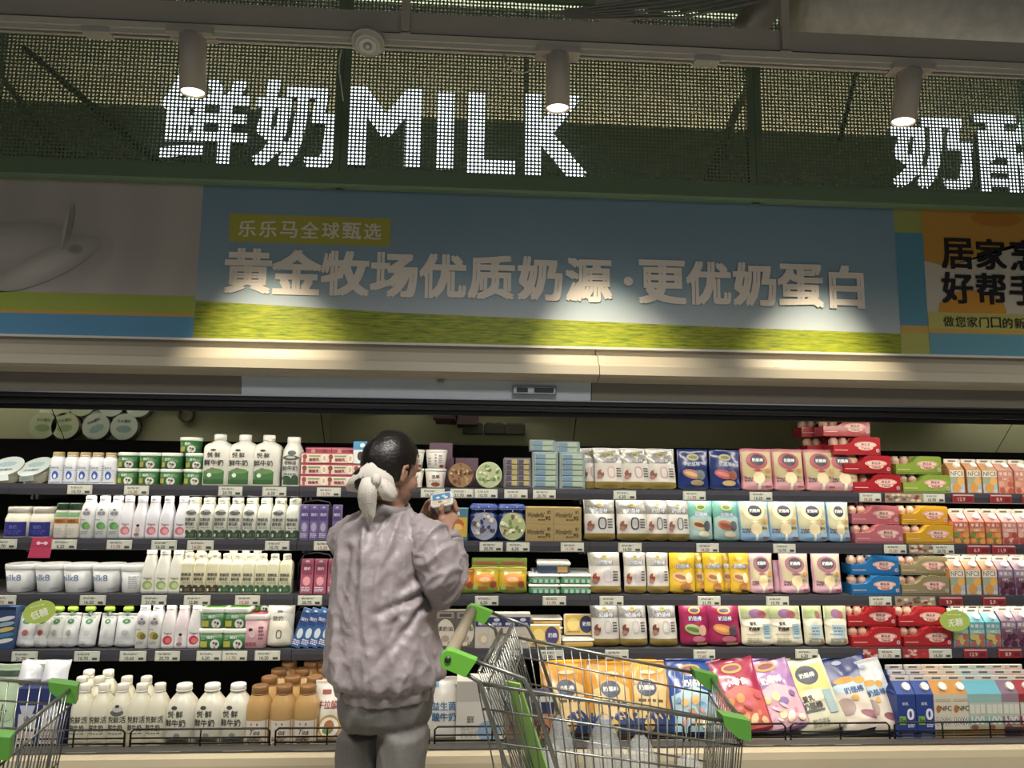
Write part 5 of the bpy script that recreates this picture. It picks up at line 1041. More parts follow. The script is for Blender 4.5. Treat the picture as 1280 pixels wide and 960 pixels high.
def p_or(P, w, h): P.rect(-w*.44, h*.03, w*.44, h*.46, '#c9bfb0', 8, 3); P.rect(-w*.16, h*.38, w*.1, h*.42, '#5a3a2a', 1, 1); P.text('Tea', 0, h*.27, h*.09, '#4a3a34', .02, shear=.3); P.micro(-w*.3, h*.12, w*.3, h*.2, 2, '#7a6a60', 3); P.rect(-w*.44, h*.03, w*.44, h*.09, '#6a4a3a', 4, 1)
orb = bottle('round', .112, .247, '#b08a52', '#80572e', p_or, caph=.12, rough=.15)
drow(orb, 'tea_bottle', 'orange milk tea bottle, front row', 'bottle', [319, 350, 380], 3.285, .112); drow(orb, 'tea_bottle', 'orange milk tea bottle, second row', 'bottle', [330, 360, 388], 3.42, .112); drow(orb, 'tea_bottle', 'orange milk tea bottle, third row', 'bottle', [342, 372, 402], 3.55, .112); drow(orb, 'tea_bottle', 'orange milk tea bottle, rear row', 'bottle', [355, 383, 400], 3.68, .112)
def p_red(P, w, h): P.rect(-w*.28, h*.78, -w*.02, h*.85, '#8a2a24', 1, 1); P.text('牛拉酸牛', 0, h*.62, h*.13, '#8a3430', .03, wmax=w*.8); P.ell(0, h*.27, w*.32, h*.19, '#b58a3a'); P.ell(0, h*.27, w*.27, h*.155, '#d6d0c2'); P.ell(0, h*.28, w*.15, h*.10, '#9a5a24'); P.ell(-w*.05, h*.22, w*.14, h*.05, '#5f7a3a')
drow(bag(.155, .26, .08, '#cdc8bd', p_red, seed=50), 'milk_bag', 'white yogurt bag with dark red lettering beside the shopper', 'bag', [411], 3.30, .08, tilt=R(-10))
def p_bluet(P, w, h): P.rect(-w*.46, h*.84, -w*.14, h*.93, '#4f86a8', 1, 1); P.text('益生菌', 0, h*.56, h*.13, '#2f5f88', .04, wmax=w*.8); P.text('酸牛奶', 0, h*.40, h*.13, '#2f5f88', .04, wmax=w*.8); P.rect(-w*.4, h*.1, w*.4, h*.2, '#b0aea6', 1, 1)
pb_ = bag(.155, .27, .08, '#b5b2aa', p_bluet, seed=51); c = MB(); c.tube([(.05, -.01, .235), (.078, -.012, .26)], .012, M('#d5d2ca', .4), 10); pb_.append(('spout', c.mesh('spout'), []))
drow(pb_, 'milk_bag', 'white yogurt bag with blue lettering right of the shopper', 'bag', [555], 3.30, .08, tilt=R(-10))
drow(carton_box(.21, .27, .12, '#c2bfb4', lambda P, w, h: (P.rect(-w*.49, h*.68, w*.49, h*.98, '#aaa69c', 1, 1), P.text('鲜', -w*.2, h*.4, h*.12, '#6a6a66', .03), P.ell(w*.18, h*.22, w*.24, h*.16, '#7f9ab8'), P.micro(-w*.4, h*.1, w*.0, h*.3, 3, '#a8a49a', 4))), 'milk_box', 'large white milk box behind the trolley handle', 'box', [600], 3.30, .12)
drow(carton_box(.15, .20, .10, '#27305c', lambda P, w, h: (P.rect(-w*.48, h*.05, w*.48, h*.6, '#b87850', 1, 1), P.text('奶', 0, h*.35, h*.25, '#a83028', .05), P.rect(-w*.48, h*.85, w*.48, h*.97, '#c6c2b8', 1, 1))), 'cheese_box', 'navy and orange cheese box behind the trolley', 'box', [642, 672], 3.33, .10)
# leaning bags
OR = '#c07f1c'
def p_orange(P, w, h): P.rect(-w*.47, h*.02, w*.47, h*.30, '#263a6e', 8, 3, .3); P.poly([(-w*.4, h*.2), (w*.4, h*.2), (w*.36, h*.62), (w*.1, h*.72), (-w*.36, h*.6)], '#c9a766'); P.ell(-w*.02, h*.6, w*.2, h*.12, '#2f3a58'); P.text('奶酪棒', -w*.02, h*.6, h*.07, '#d4d0c8', .05, wmax=w*.32); P.micro(-w*.2, h*.40, w*.3, h*.46, 1, '#4a3a1c', 2); P.ell(0, h*.12, w*.1, h*.08, '#c9a04a'); P.ell(w*.02, h*.82, w*.16, h*.03, '#d0b88a')
og = bag(.235, .33, .09, OR, p_orange, seed=60, rough=.25)
for i, (px, y, tl) in enumerate(((715, 3.34, -26), (770, 3.32, -28), (815, 3.34, -25))): place(og, 'snack_bag', (at(px, 905, y).x, y+.05, ZD+.003), 'orange cheese stick bag leaning behind the trolley, '+['left one', 'middle one', 'right one'][i], 'bag', 'orange leaning bags', [.12, -.05, -.14][i], R(tl))
for i, (px, y, tl) in enumerate(((745, 3.52, -22), (800, 3.52, -22))): place(og, 'snack_bag', (at(px, 900, y).x, y+.06, ZD+.003), 'orange cheese stick bag in the rear row, '+['left one', 'right one'][i], 'bag', 'orange leaning bags', [.1, -.08][i], R(tl), 0, (1, 1, 1.05))
def p_fest(base, tx, cols):
    def f(P, w, h):
        rg = random.Random(len(cols)); P.poly([(-w*.46, h*.04), (w*.46, h*.04), (w*.46, h*.5), (0, h*.62), (-w*.46, h*.5)], base)
        P.ell(0, h*.85, w*.22, h*.07, '#b08a3a'); P.ell(0, h*.855, w*.17, h*.04, '#7a2a3a'); P.text(tx, 0, h*.66, h*.10, '#e0dcd8', .06, wmax=w*.7)
        for k in range(16): P.ell(rg.uniform(-.38, .38)*w, rg.uniform(.08, .46)*h, rg.uniform(.05, .13)*w, rg.uniform(.02, .06)*h, rg.choice(cols), 10, rot=rg.uniform(0, 3))
    return f
def lean(proto, px, y, tilt, rz, roll, lab, sc=(1, 1, 1), dz=.003):
    dz += .10*abs(math.sin(roll))
    place(proto, 'snack_bag', (at(px, 905, y).x, y+.05, ZD+dz), lab, 'bag', 'leaning snack bags on the bottom deck', rz, R(tilt), roll, sc)
lean(bag(.24, .34, .08, '#24489a', p_fest('#8fb0bf', '奶酪粒', ['#c9a060', '#6f9a5a', '#c07a6a', '#d8d0a8', '#5a8aa8']), seed=61, rough=.2), 878, 3.32, -26, .05, 0, 'bright blue snack bag leaning behind the trolley front')
lean(bag(.2, .34, .07, '#24489a', p_fest('#4f6a9a', '奶酪', ['#b06a5a', '#c9a060']), seed=62, rough=.2), 850, 3.54, -20, .0, 0, 'darker blue snack bag in the rear row')
lean(bag(.225, .335, .06, '#a02848', p_fest('#c0504a', '小零食', ['#c9884a', '#d0704a', '#a8382c', '#d9a878', '#b84a5a']), seed=63, rough=.2), 944, 3.30, -28, -.05, R(-10), 'red snack bag tilted left beside the trolley front')
lean(bag(.22, .34, .07, '#8a2f4a', p_fest('#a0504a', '零食', ['#b06a4a']), seed=64, rough=.2), 900, 3.54, -20, .1, 0, 'dark red snack bag in the rear row')
lean(bag(.22, .335, .06, '#9c6fa8', p_fest('#cf9fae', '奶酪棒', ['#d9c48a', '#c9788a', '#d0b0c0', '#e0d0b8', '#7a5a9a']), seed=65, rough=.22), 992, 3.31, -28, -.1, R(-14), 'purple and pink snack bag leaning left')
def p_crm(P, w, h): P.rect(-w*.42, h*.45, w*.42, h*.86, '#c9bf6a', 8, 4); P.ell(0, h*.45, w*.42, h*.08, '#d2cbb2'); P.ell(w*.05, h*.72, w*.24, h*.13, '#2a3048'); P.text('奶酪棒', w*.05, h*.72, h*.07, '#d4d2c8', .05, wmax=w*.38); P.text('爱乳', -w*.12, h*.42, h*.08, '#3a362e', .07); P.text('奶酪棒', -w*.08, h*.32, h*.09, '#3a362e', .07, wmax=w*.5); P.rect(-w*.3, h*.25, w*.14, h*.275, '#3a4a44', 2, 1); P.rect(w*.22, h*.2, w*.42, h*.5, '#8fa9ac', 3, 3); P.micro(-w*.2, h*.06, w*.2, h*.16, 3, '#8f8a78', 4)
lean(bag(.225, .34, .06, '#c4c2a8', p_crm, seed=66), 1038, 3.30, -28, -.1, R(-13), 'cream and yellow snack bag leaning left in front')
lean(bag(.2, .32, .05, '#b9bda8', p_crm, seed=67), 1018, 3.53, -20, 0, R(-6), 'pale cream snack bag in the rear row')
def p_bear(P, w, h): P.rect(-w*.46, h*.03, w*.46, h*.55, '#cbbfb0', 8, 4); P.ell(0, h*.56, w*.46, h*.08, '#9fb8c4'); P.ell(-w*.1, h*.66, w*.22, h*.045, '#c08a2a'); P.ell(w*.2, h*.63, w*.12, h*.05, '#c08a2a'); P.text('奶酪棒', w*.02, h*.52, h*.09, '#2f4f88', .06, wmax=w*.6); P.ell(-w*.25, h*.33, w*.18, h*.11, '#a08a84'); P.ell(w*.2, h*.18, w*.24, h*.05, '#8a4a5a', rot=-.4); P.ell(-w*.1, h*.9, w*.1, h*.03, '#8a94b4'); P.ell(-w*.02, h*.42, w*.08, h*.04, '#c9a050')
lean(bag(.235, .34, .06, '#20306e', p_bear, seed=68), 1092, 3.30, -28, -.1, R(-13), 'navy and cream snack bag leaning left beside the blue cartons')
lean(bag(.24, .32, .06, '#20306e', p_bear, seed=69), 1070, 3.52, -18, -.1, R(-6), 'navy snack bag in the rear row')
lean(bag(.14, .32, .06, '#b0b4b4', p_bear, seed=70), 1121, 3.275, -24, -.3, R(-16), 'narrow white and blue snack bag wedged beside the cartons')
# big cartons
def p_bc(P, w, h): P.text('0', w*.2, h*.58, h*.24, '#d8dae2', .06); P.text('鲜乳', -w*.05, h*.80, h*.07, '#c4c8d8', .03); P.rect(-w*.42, h*.36, -w*.06, h*.54, '#6fa03a', 1, 1); P.text('3x', -w*.24, h*.45, h*.10, '#1f2f1c', .03); P.micro(w*.02, h*.30, w*.42, h*.42, 3, '#c4c8d8', 3); P.micro(-w*.3, h*.08, w*.4, h*.2, 3, '#8f98b8', 4)
def p_oc(P, w, h): P.text('100', 0, h*.42, h*.20, '#2a2430', .08, wmax=w*.8); P.text('100', 0, h*.42, h*.19, '#e0dcd0', .0, wmax=w*.76); P.text('NFC', w*.14, h*.70, h*.10, '#2f2a26', .02); P.ell(-w*.27, h*.69, w*.12, h*.08, '#a8622a'); P.rect(-w*.4, h*.85, w*.4, h*.9, '#b0a890', 1, 1); P.rect(-w*.46, h*.06, w*.46, h*.26, '#a8863a', 2, 2)
def p_cc(P, w, h):
    P.rect(-w*.46, h*.52, w*.46, h*.82, '#b0b8a0', 2, 2); P.text('100', 0, h*.44, h*.17, '#d6d8c4', .04, wmax=w*.8); P.rect(-w*.46, h*.1, w*.46, h*.33, '#a88a5a', 2, 2); P.ell(-w*.2, h*.3, w*.2, h*.05, '#8a4434')
    for i in range(3): P.rect(w*(-.42+.29*i), h*.58, w*(-.16+.29*i), h*.78, '#c8cabc', 1, 1)
def p_pc(P, w, h):
    p_cc(P, w, h); P.rect(-w*.46, h*.06, w*.46, h*.3, '#3f2836', 2, 2); P.text('NFC', 0, h*.44, h*.15, '#d6ccd0', .04, wmax=w*.8)
bcw = .086
BC = {'blue': (gable(bcw, .205, .05, '#1c3a86', '#20439a', p_bc), 'deep blue milk carton with zero'), 'or': (gable(bcw, .205, .05, '#c9bfa8', '#c9862a', p_oc), 'cream juice carton with orange roof'), 'cy': (gable(bcw, .205, .05, '#86b0ac', '#57a9bb', p_cc, cap=None), 'cyan juice carton with yellow stripe'), 'pu': (gable(bcw, .205, .05, '#8f7484', '#84687c', p_pc), 'purple grape juice carton'), 're': (gable(bcw, .205, .05, '#8f2a30', '#a8323a', p_pc), 'red juice carton')}
for k_, pxs in (('blue', [1134, 1157.5]), ('or', [1180, 1202]), ('cy', [1222.5, 1244]), ('pu', [1265]), ('re', [1286.5])):
    pr_, d_ = BC[k_]
    drow(pr_, 'juice_carton', d_+' in front', 'carton', pxs, 3.285, bcw); drow(pr_, 'juice_carton', d_+', second row', 'carton', [p-4 for p in pxs], 3.38, bcw); drow(pr_, 'juice_carton', d_+', third row', 'carton', [p-7 for p in pxs], 3.475, bcw)
# left end, behind the second trolley
def p_lg(P, w, h): P.rect(-w*.46, h*.03, w*.46, h*.16, '#4f8a4a', 4, 2); P.ell(-w*.05, h*.5, w*.2, h*.2, '#a8c49a', rot=.5); P.rect(-w*.3, h*.85, w*.2, h*.92, '#3a4a3a', 1, 1); P.text('叶', -w*.1, h*.42, h*.2, '#3f5f3c', .0)
drow(bag(.24, .33, .08, '#a9c2a0', p_lg, seed=71), 'milk_bag', 'pale green bag at the left photo edge', 'bag', [2], 3.31, .08, tilt=R(-8))
def p_bp(P, w, h): P.rect(-w*.36, h*.08, w*.36, h*.58, '#c6c0bc', 6, 3); P.poly([(-w*.34, h*.72), (w*.34, h*.72), (w*.2, h*.55), (-w*.2, h*.55)], '#b4bccb'); P.ell(0, h*.5, w*.12, h*.05, '#6a6f80'); P.micro(-w*.3, h*.12, w*.3, h*.34, 5, '#b08a88', 3)
bp = carton_box(.095, .25, .08, '#22306e', p_bp)
drow(bp, 'milk_box', 'navy and white milk box behind the left trolley', 'box', [33, 62], 3.30, .08)
wt = bag(.1, .1, .05, '#c9ccd2', None, seed=9)
for i, px in enumerate((36, 66)): place(wt, 'milk_bag', (at(px, 870, 3.36).x, 3.36, ZD+.254), f"small white bag lying on the navy boxes, {['left', 'right'][i]} one", 'bag', 'white bags on the navy boxes', .3, R(-30), 0)

# ------------------------------------------------ price tags on the rails
TAGW = M('#b9bdb0', .35)
def price_tag(w, red, seed):
    h = .043; b = MB(); b.bbox(-w/2, w/2, 0, .006, 0, h, M('#a63038', .35) if red else TAGW, .0015); P = Print(lambda x, z: 0); 
    if red: P.rect(-w*.46, h*.08, w*.46, h*.9, '#8a1f28', 1, 1); P.rect(-w*.47, h*.8, w*.47, h*.93, '#b9a8a0', 1, 1); P.text(f"{seed % 9+5}.9", -w*.1, h*.42, h*.42, '#d8b0a8', .03); P.micro(w*.16, h*.2, w*.42, h*.6, 2, '#5a1018', seed)
    else: P.rect(-w*.45, h*.08, w*.45, h*.9, '#c6c8ba', 1, 1); P.micro(-w*.36, h*.62, w*.2, h*.82, 2, '#4a4c48', seed); P.text(f"{seed % 19+3}.{seed % 10}0", -w*.12, h*.30, h*.34, '#2c2d2b' if seed % 3 else '#a04a3a', .03); P.rect(w*.22, h*.14, w*.42, h*.38, '#3f403c', 1, 1)
    return [('tag_body', b.mesh('tag_body'), []), P.done()]
_pt = {}
def tags(shelf, spans, red=False):
    for i, (a, c) in enumerate(spans):
        ky = (red, (i*5+shelf*3) % 7, round((c-a)/6)); Yt = YS-.009
        py = {1: 611, 2: 678, 3: 745, 4: 812}[shelf]
        xa, xc = at(a, py, Yt).x, at(c, py, Yt).x
        if ky not in _pt: _pt[ky] = price_tag(xc-xa, red, (i*5+shelf*3)+4)
        nn = ['first', 'second', 'third', 'fourth', 'fifth', 'sixth', 'seventh', 'eighth', 'ninth', 'tenth', 'eleventh', 'twelfth', 'thirteenth', 'fourteenth', 'fifteenth', 'sixteenth', 'seventeenth', 'eighteenth'][i]
        o = place(_pt[ky], 'price_tag', ((xa+xc)/2, Yt, SH[shelf]-.046), f"{'red' if red else 'pale'} price tag, {nn} from left on the {SHN[shelf]} rail", 'price tag', f"{'red' if red else 'pale'} price tags on the {SHN[shelf]} rail")
tags(1, [(84, 115), (155, 186), (273, 303), (328, 358), (396, 426), (526, 556), (563, 592), (593, 622), (631, 659), (666, 695), (767, 795), (854, 882), (937, 965), (1074, 1101), (1153, 1181)]); tags(1, [(1190, 1217), (1237, 1264), (1277, 1304)], True)
tags(2, [(-10, 20), (64, 96), (134, 164), (190, 220), (234, 267), (331, 362), (392, 423), (599, 629), (633, 662), (701, 730), (773, 802), (871, 898), (966, 995), (1105, 1133), (1165, 1193)]); tags(2, [(1209, 1237), (1240, 1269)], True)
tags(3, [(-11, 19), (100, 132), (177, 208), (230, 263), (295, 324), (372, 403), (593, 624), (678, 708), (750, 779), (872, 901), (957, 987), (1086, 1115)]); tags(3, [(1174, 1203), (1229, 1257)], True)
tags(4, [(15, 47), (93, 125), (150, 183), (194, 225), (246, 277), (279, 308), (319, 350), (630, 650), (672, 706), (757, 785), (867, 894), (993, 1024), (1097, 1127), (1161, 1190)]); tags(4, [(1205, 1234), (1248, 1277)], True)
# printed promotion strips between tags
for sh, a, c, red in ((1, 1105, 1152, 0), (2, 1135, 1164, 0), (3, 1118, 1168, 0), (4, 1078, 1096, 1), (4, 1128, 1160, 1)):
    py = {1: 611, 2: 678, 3: 745, 4: 812}[sh]; xa, xc = at(a, py, YS).x, at(c, py, YS).x; w_ = xc-xa; b = MB(); b.box(-w_/2, w_/2, 0, .003, 0, .044, M('#a8282c' if red else '#9a8a70', .4)); P = Print(lambda x, z: 0); rg = random.Random(a)
    for k in range(14): P.ell(rg.uniform(-.44, .44)*w_, rg.uniform(.006, .038), .012, .007, rg.choice(['#d0c0a8', '#c9a890', '#6a5a48', '#8a3a34']) if not red else rg.choice(['#c9a8a0', '#b83a3c']), 8)
    place([('strip', b.mesh('strip'), []), P.done()], 'promotion_strip', ((xa+xc)/2, YS-.006, SH[sh]-.046), f"printed promotion strip {'red ' if red else ''}on the {SHN[sh]} rail at photo x {'left' if a == 1078 else 'right'}".replace(' at photo x left', ', left red piece').replace(' at photo x right', ', right red piece' if red else ''), 'strip', 'promotion strips')
# tags on the deck's ticket rail
b = MB(); b.add([(-.06, -.0345, ZB_+.005-ZR), (.06, -.0345, ZB_+.005-ZR), (.06, 0, 0), (-.06, 0, 0)], [(0, 1, 2, 3)], M('#b9b4a4', .4)); wtag = b.mesh('ticket')
b = MB(); b.add([(-.06, -.0345, ZB_+.005-ZR), (.06, -.0345, ZB_+.005-ZR), (.06, 0, 0), (-.06, 0, 0)], [(0, 1, 2, 3)], M('#a0444a', .4)); rtag = b.mesh('ticket')
for i, (px, rd) in enumerate(((105, 0), (210, 0), (299, 0), (388, 0), (690, 0), (750, 0), (948, 0), (1003, 0), (1058, 0), (1165, 1), (1200, 1), (1290, 1))):
    o = ob('shelf_ticket', rtag if rd else wtag); o.location = (at(px, 930, 3.22).x, 3.2345-.0015, ZR-.0005); tag(o, f"{'reddish' if rd else 'pale'} ticket on the bottom rail, {['first', 'second', 'third', 'fourth', 'fifth', 'sixth', 'seventh', 'eighth', 'ninth', 'tenth', 'eleventh', 'twelfth'][i]} counting from the left", 'ticket', 'tickets on the bottom rail')
# ================================================================== SHOPPER
def remesh(mb, voxel, smooth=4, name='m', mat=None, fac=.5):
    o = ob('tmp', mb.mesh('tmp')); r = o.modifiers.new('r', 'REMESH'); r.mode = 'VOXEL'; r.voxel_size = voxel; r.use_smooth_shade = True
    if smooth: s_ = o.modifiers.new('s', 'SMOOTH'); s_.factor = fac; s_.iterations = smooth
    dg = bpy.context.evaluated_depsgraph_get(); me = bpy.data.meshes.new_from_object(o.evaluated_get(dg)); me.name = name
    d = o.data; bpy.data.objects.remove(o); bpy.data.meshes.remove(d)
    me.materials.clear(); me.materials.append(mat); return me
def ellip(mb, c, a, b_, d, m, nu=16, nv=10):
    vs = [tuple(c+d)]; 
    for j in range(1, nv):
        t = math.pi*j/nv
        for i in range(nu): p = 2*math.pi*i/nu; vs.append(tuple(c+d*math.cos(t)+(a*math.cos(p)+b_*math.sin(p))*math.sin(t)))
    vs.append(tuple(c-d)); fs = [(0, 1+i, 1+(i+1) % nu) for i in range(nu)]
    for j in range(nv-2):
        for i in range(nu): fs.append((1+j*nu+i, 1+(j+1)*nu+i, 1+(j+1)*nu+(i+1) % nu, 1+j*nu+(i+1) % nu))
    o = 1+(nv-2)*nu; fs += [(o+i, len(vs)-1, o+(i+1) % nu) for i in range(nu)]
    mb.add(vs, fs, m, True)
def cap_chain(mb, pts, rs, m, n=10):
    mb.tube(pts, rs, m, n)
    for p, r in zip(pts, rs): p = Vector(p); ellip(mb, p, Vector((r, 0, 0)), Vector((0, r, 0)), Vector((0, 0, r)), m, 10, 6)
def loft(mb, rings, m, n=36):
    vs = []
    for cx, cy, cz, rx, ry in rings:
        for k in range(n): a = 2*math.pi*k/n; vs.append((cx+rx*math.cos(a), cy+ry*math.sin(a), cz))
    fs = [(j*n+k, j*n+(k+1) % n, (j+1)*n+(k+1) % n, (j+1)*n+k) for j in range(len(rings)-1) for k in range(n)]
    fs += [tuple(range(n-1, -1, -1)), tuple(range((len(rings)-1)*n, len(rings)*n))]; mb.add(vs, fs, m, True)
def folds(me, fn):
    co = [v.co.copy() for v in me.vertices]; no = [v.normal.copy() for v in me.vertices]
    for v, c, n_ in zip(me.vertices, co, no): v.co = c+n_*fn(c, n_)
    me.update()
YPN = 2.36
SKIN = M('#a87c64', .5, var=.06, scale=30); 
def P3(px, py, Y=YPN): return at(px, py, Y)
hip = P3(484, 866); base = Vector((hip.x, YPN, 0))
shopper = tag(empty('person', base), 'person in a pale mauve jacket and grey trousers studying a small tub', 'person')
def child(name, me, par=None):
    o = ob(name, me, par or shopper); 
    if par is None: o.location = -base
    return o
a_ = R(44); FW = Vector((math.sin(a_), math.cos(a_), -.22)).normalized(); RT = Vector((math.cos(a_), -math.sin(a_), 0)); UP = RT.cross(FW).normalized(); UP = UP if UP.z > 0 else -UP
HC = P3(489, 590, 2.36)
def hp(f, r, u): return HC+FW*f+RT*r+UP*u
# ---- body: one continuous skin
bm_ = MB()
ellip(bm_, hp(-.005, 0, .025), FW*.094, RT*.074, UP*.100, SKIN, 20, 14)
ellip(bm_, hp(.026, 0, -.042), FW*.060, RT*.056, UP*.068, SKIN); ellip(bm_, hp(.058, 0, -.082), FW*.03, RT*.030, UP*.024, SKIN); ellip(bm_, hp(.0, 0, -.055), FW*.055, RT*.058, UP*.045, SKIN)
bm_.tube([hp(.085, 0, .02), hp(.098, 0, -.005), hp(.112, 0, -.026)], [.008, .011, .014], SKIN, 8); ellip(bm_, hp(.100, 0, -.028), FW*.016, RT*.018, UP*.012, SKIN, 10, 6)
ellip(bm_, hp(.088, 0, -.056), FW*.012, RT*.022, UP*.007, SKIN, 10, 6); ellip(bm_, hp(.085, 0, -.069), FW*.012, RT*.019, UP*.007, SKIN, 10, 6)
ellip(bm_, hp(.082, 0, .028), FW*.012, RT*.055, UP*.012, SKIN, 10, 6)
for s_ in (-1, 1):
    ellip(bm_, hp(.05, s_*.038, -.025), FW*.032, RT*.024, UP*.032, SKIN, 10, 6)
    cap_chain(bm_, [hp(-.012, s_*.076, -.028), hp(-.020, s_*.083, -.008), hp(-.020, s_*.084, .012), hp(-.006, s_*.080, .020), hp(.004, s_*.077, .008)], [.009, .006, .006, .006, .005], SKIN, 8)
    ellip(bm_, hp(-.008, s_*.077, -.005), FW*.014, RT*.005, UP*.022, SKIN, 10, 6)
cap_chain(bm_, [hp(-.012, 0, -.04), P3(486, 630, 2.37), P3(482, 650, 2.36)], [.055, .052, .065], SKIN, 14)
loft(bm_, [(P3(484, y_).x, YPN, P3(484, y_).z, w_, d_) for y_, w_, d_ in ((648, .06, .06), (668, .15, .08), (720, .135, .09), (780, .125, .085), (850, .12, .09), (885, .11, .09))], SKIN, 24)
SHR = P3(533, 668, 2.33); ELR = P3(556, 727, 2.36); WRR = P3(557, 664, 2.47)
SHL = P3(440, 672, 2.42); ELL = P3(488, 735, 2.66); WRL = P3(521, 662, 2.60)
cap_chain(bm_, [SHR, SHR.lerp(ELR, .5), ELR, ELR.lerp(WRR, .5), WRR], [.05, .044, .038, .036, .026], SKIN, 12)
cap_chain(bm_, [SHL, SHL.lerp(ELL, .5), ELL, ELL.lerp(WRL, .5), WRL], [.05, .044, .038, .036, .026], SKIN, 12)
HIPS = {-1: P3(458, 880, 2.40), 1: P3(506, 880, 2.34)}; FT = {-1: Vector((HIPS[-1].x-.01, 2.42, .07)), 1: Vector((HIPS[1].x+.01, 2.36, .07))}
for s_ in (-1, 1):
    h_, f_ = HIPS[s_], FT[s_]; cap_chain(bm_, [h_, h_.lerp(f_, .5), h_.lerp(f_, .7), f_], [.06, .05, .05, .036], SKIN, 12)
# hands: palm, four fingers, thumb
def hand(mb, wrist, palm, pw, fingers, thumb):
    cap_chain(mb, [wrist, wrist.lerp(palm, .55)], [.025, .026], SKIN, 12)
    u = (palm-wrist).normalized(); n_ = u.cross(pw).normalized()
    ellip(mb, palm, pw*.037, u*.042, n_*.015, SKIN, 14, 8); ellip(mb, wrist.lerp(palm, .6), pw*.03, u*.035, n_*.017, SKIN, 14, 8)
    for pts in fingers: cap_chain(mb, pts, [.0095, .0088, .0082, .007][:len(pts)], SKIN, 8)
    cap_chain(mb, thumb, [.014, .0115, .010, .008][:len(thumb)], SKIN, 8)
# tub held between the hands
TC = P3(552, 624, 2.53); TN = Vector((-.18, -.72, .66)).normalized(); TX = Vector((.93, -.1, .22)); TX = (TX-TN*TX.dot(TN)).normalized(); TY = TN.cross(TX)
def tp(x, y, z): return TC+TX*x+TY*y+TN*z       # tub coordinates: lid plane z=0, body towards -z
palmR = P3(562, 645, 2.545)
hand(bm_, WRR, palmR, (P3(570, 647, 2.53)-P3(553, 643, 2.56)).normalized(),
     [[palmR+Vector((.026, -.012, .022)), P3(569.5, 634, 2.53), P3(568, 627, 2.53), P3(564.5, 623, 2.53)],
      [palmR+Vector((.014, 0, .026)), P3(566.5, 633, 2.55), P3(565.5, 628, 2.57), P3(560, 627, 2.59)],
      [palmR+Vector((.0, .006, .026)), P3(562, 634, 2.57), P3(561, 631, 2.59), P3(556, 632, 2.60)],
      [palmR+Vector((-.010, .012, .02)), P3(557, 637, 2.575), P3(555, 635, 2.59), P3(552, 636, 2.60)]],
     [WRR.lerp(palmR, .55)+Vector((-.022, -.006, 0)), P3(552, 643, 2.51), P3(551, 637, 2.50), P3(553, 632, 2.50)])
palmL = P3(535, 643, 2.60)
hand(bm_, WRL, palmL, Vector((.25, -.35, .9)).normalized(),
     [[palmL+Vector((.03, -.02, .022)), P3(542, 633, 2.585), P3(545, 634, 2.575), P3(548, 636, 2.575)],
      [palmL+Vector((.032, -.012, .005)), P3(543, 638, 2.585), P3(547, 639, 2.58), P3(550, 639.5, 2.58)],
      [palmL+Vector((.03, -.004, -.01)), P3(543, 643, 2.585), P3(546, 643.5, 2.575), P3(549, 643, 2.57)],
      [palmL+Vector((.024, .0, -.024)), P3(541, 648, 2.59), P3(544, 648, 2.58), P3(546, 647, 2.575)]],
     [WRL.lerp(palmL, .5)+Vector((0, -.01, .022)), P3(532, 635, 2.57), P3(534, 629, 2.55), P3(537, 626, 2.535)])
body = child('body', remesh(bm_, .0036, 3, 'body', SKIN))
for s_ in (-1, 1):
    e_ = MB(); ellip(e_, hp(.074, s_*.032, .004), FW*.012, RT*.012, UP*.011, M('#e4dcd0', .2), 12, 8); ellip(e_, hp(.0835, s_*.032, .003), FW*.004, RT*.006, UP*.006, M('#1d1410', .2), 10, 6); child('eye', e_.mesh('eye'), body)
# ---- hair, swept back into a bun
HAIR = M('#16100d', .38, bump=1, scale=90, bstr=.25)
hm = MB(); nu, nv = 64, 34; vs = []; keep = []
for j in range(nv+1):
    for i in range(nu):
        t = math.pi*j/nv; p = 2*math.pi*i/nu; f, r, u = math.sin(t)*math.cos(p), math.sin(t)*math.sin(p), math.cos(t)
        st = 1+.010*math.sin(p*31+u*9)+.016*noise.noise(Vector((f*5, r*9, u*5)))
        fs_ = .103 if f < 0 else .100
        vs.append(tuple(hp(-.010+f*fs_*st, r*.084*st, .028+u*.107*st)))
        ff, uu = -.010+f*fs_, .028+u*.107
        keep.append((ff < .012 and uu > -.075+max(0, ff+.05)*1.1) or (uu > .060+.25*(ff-.05) and ff < .088) or (ff < .035 and uu > .028))
fs = []
for j in range(nv):
    for i in range(nu):
        q = (j*nu+i, (j+1)*nu+i, (j+1)*nu+(i+1) % nu, j*nu+(i+1) % nu)
        if all(keep[k] for k in q): fs.append(q)
hm.add(vs, fs, HAIR, True); ellip(hm, hp(-.098, -.006, -.045), FW*.036, RT*.042, UP*.04, HAIR, 16, 10)
for q in range(5): hm.tube([hp(-.07, .05-.012*q, -.05), hp(-.072, .053-.012*q, -.072), hp(-.066-.004*q, .055-.012*q, -.094)], [.006, .004, .001], HAIR, 6)
hair = child('hair', hm.mesh('hair'))
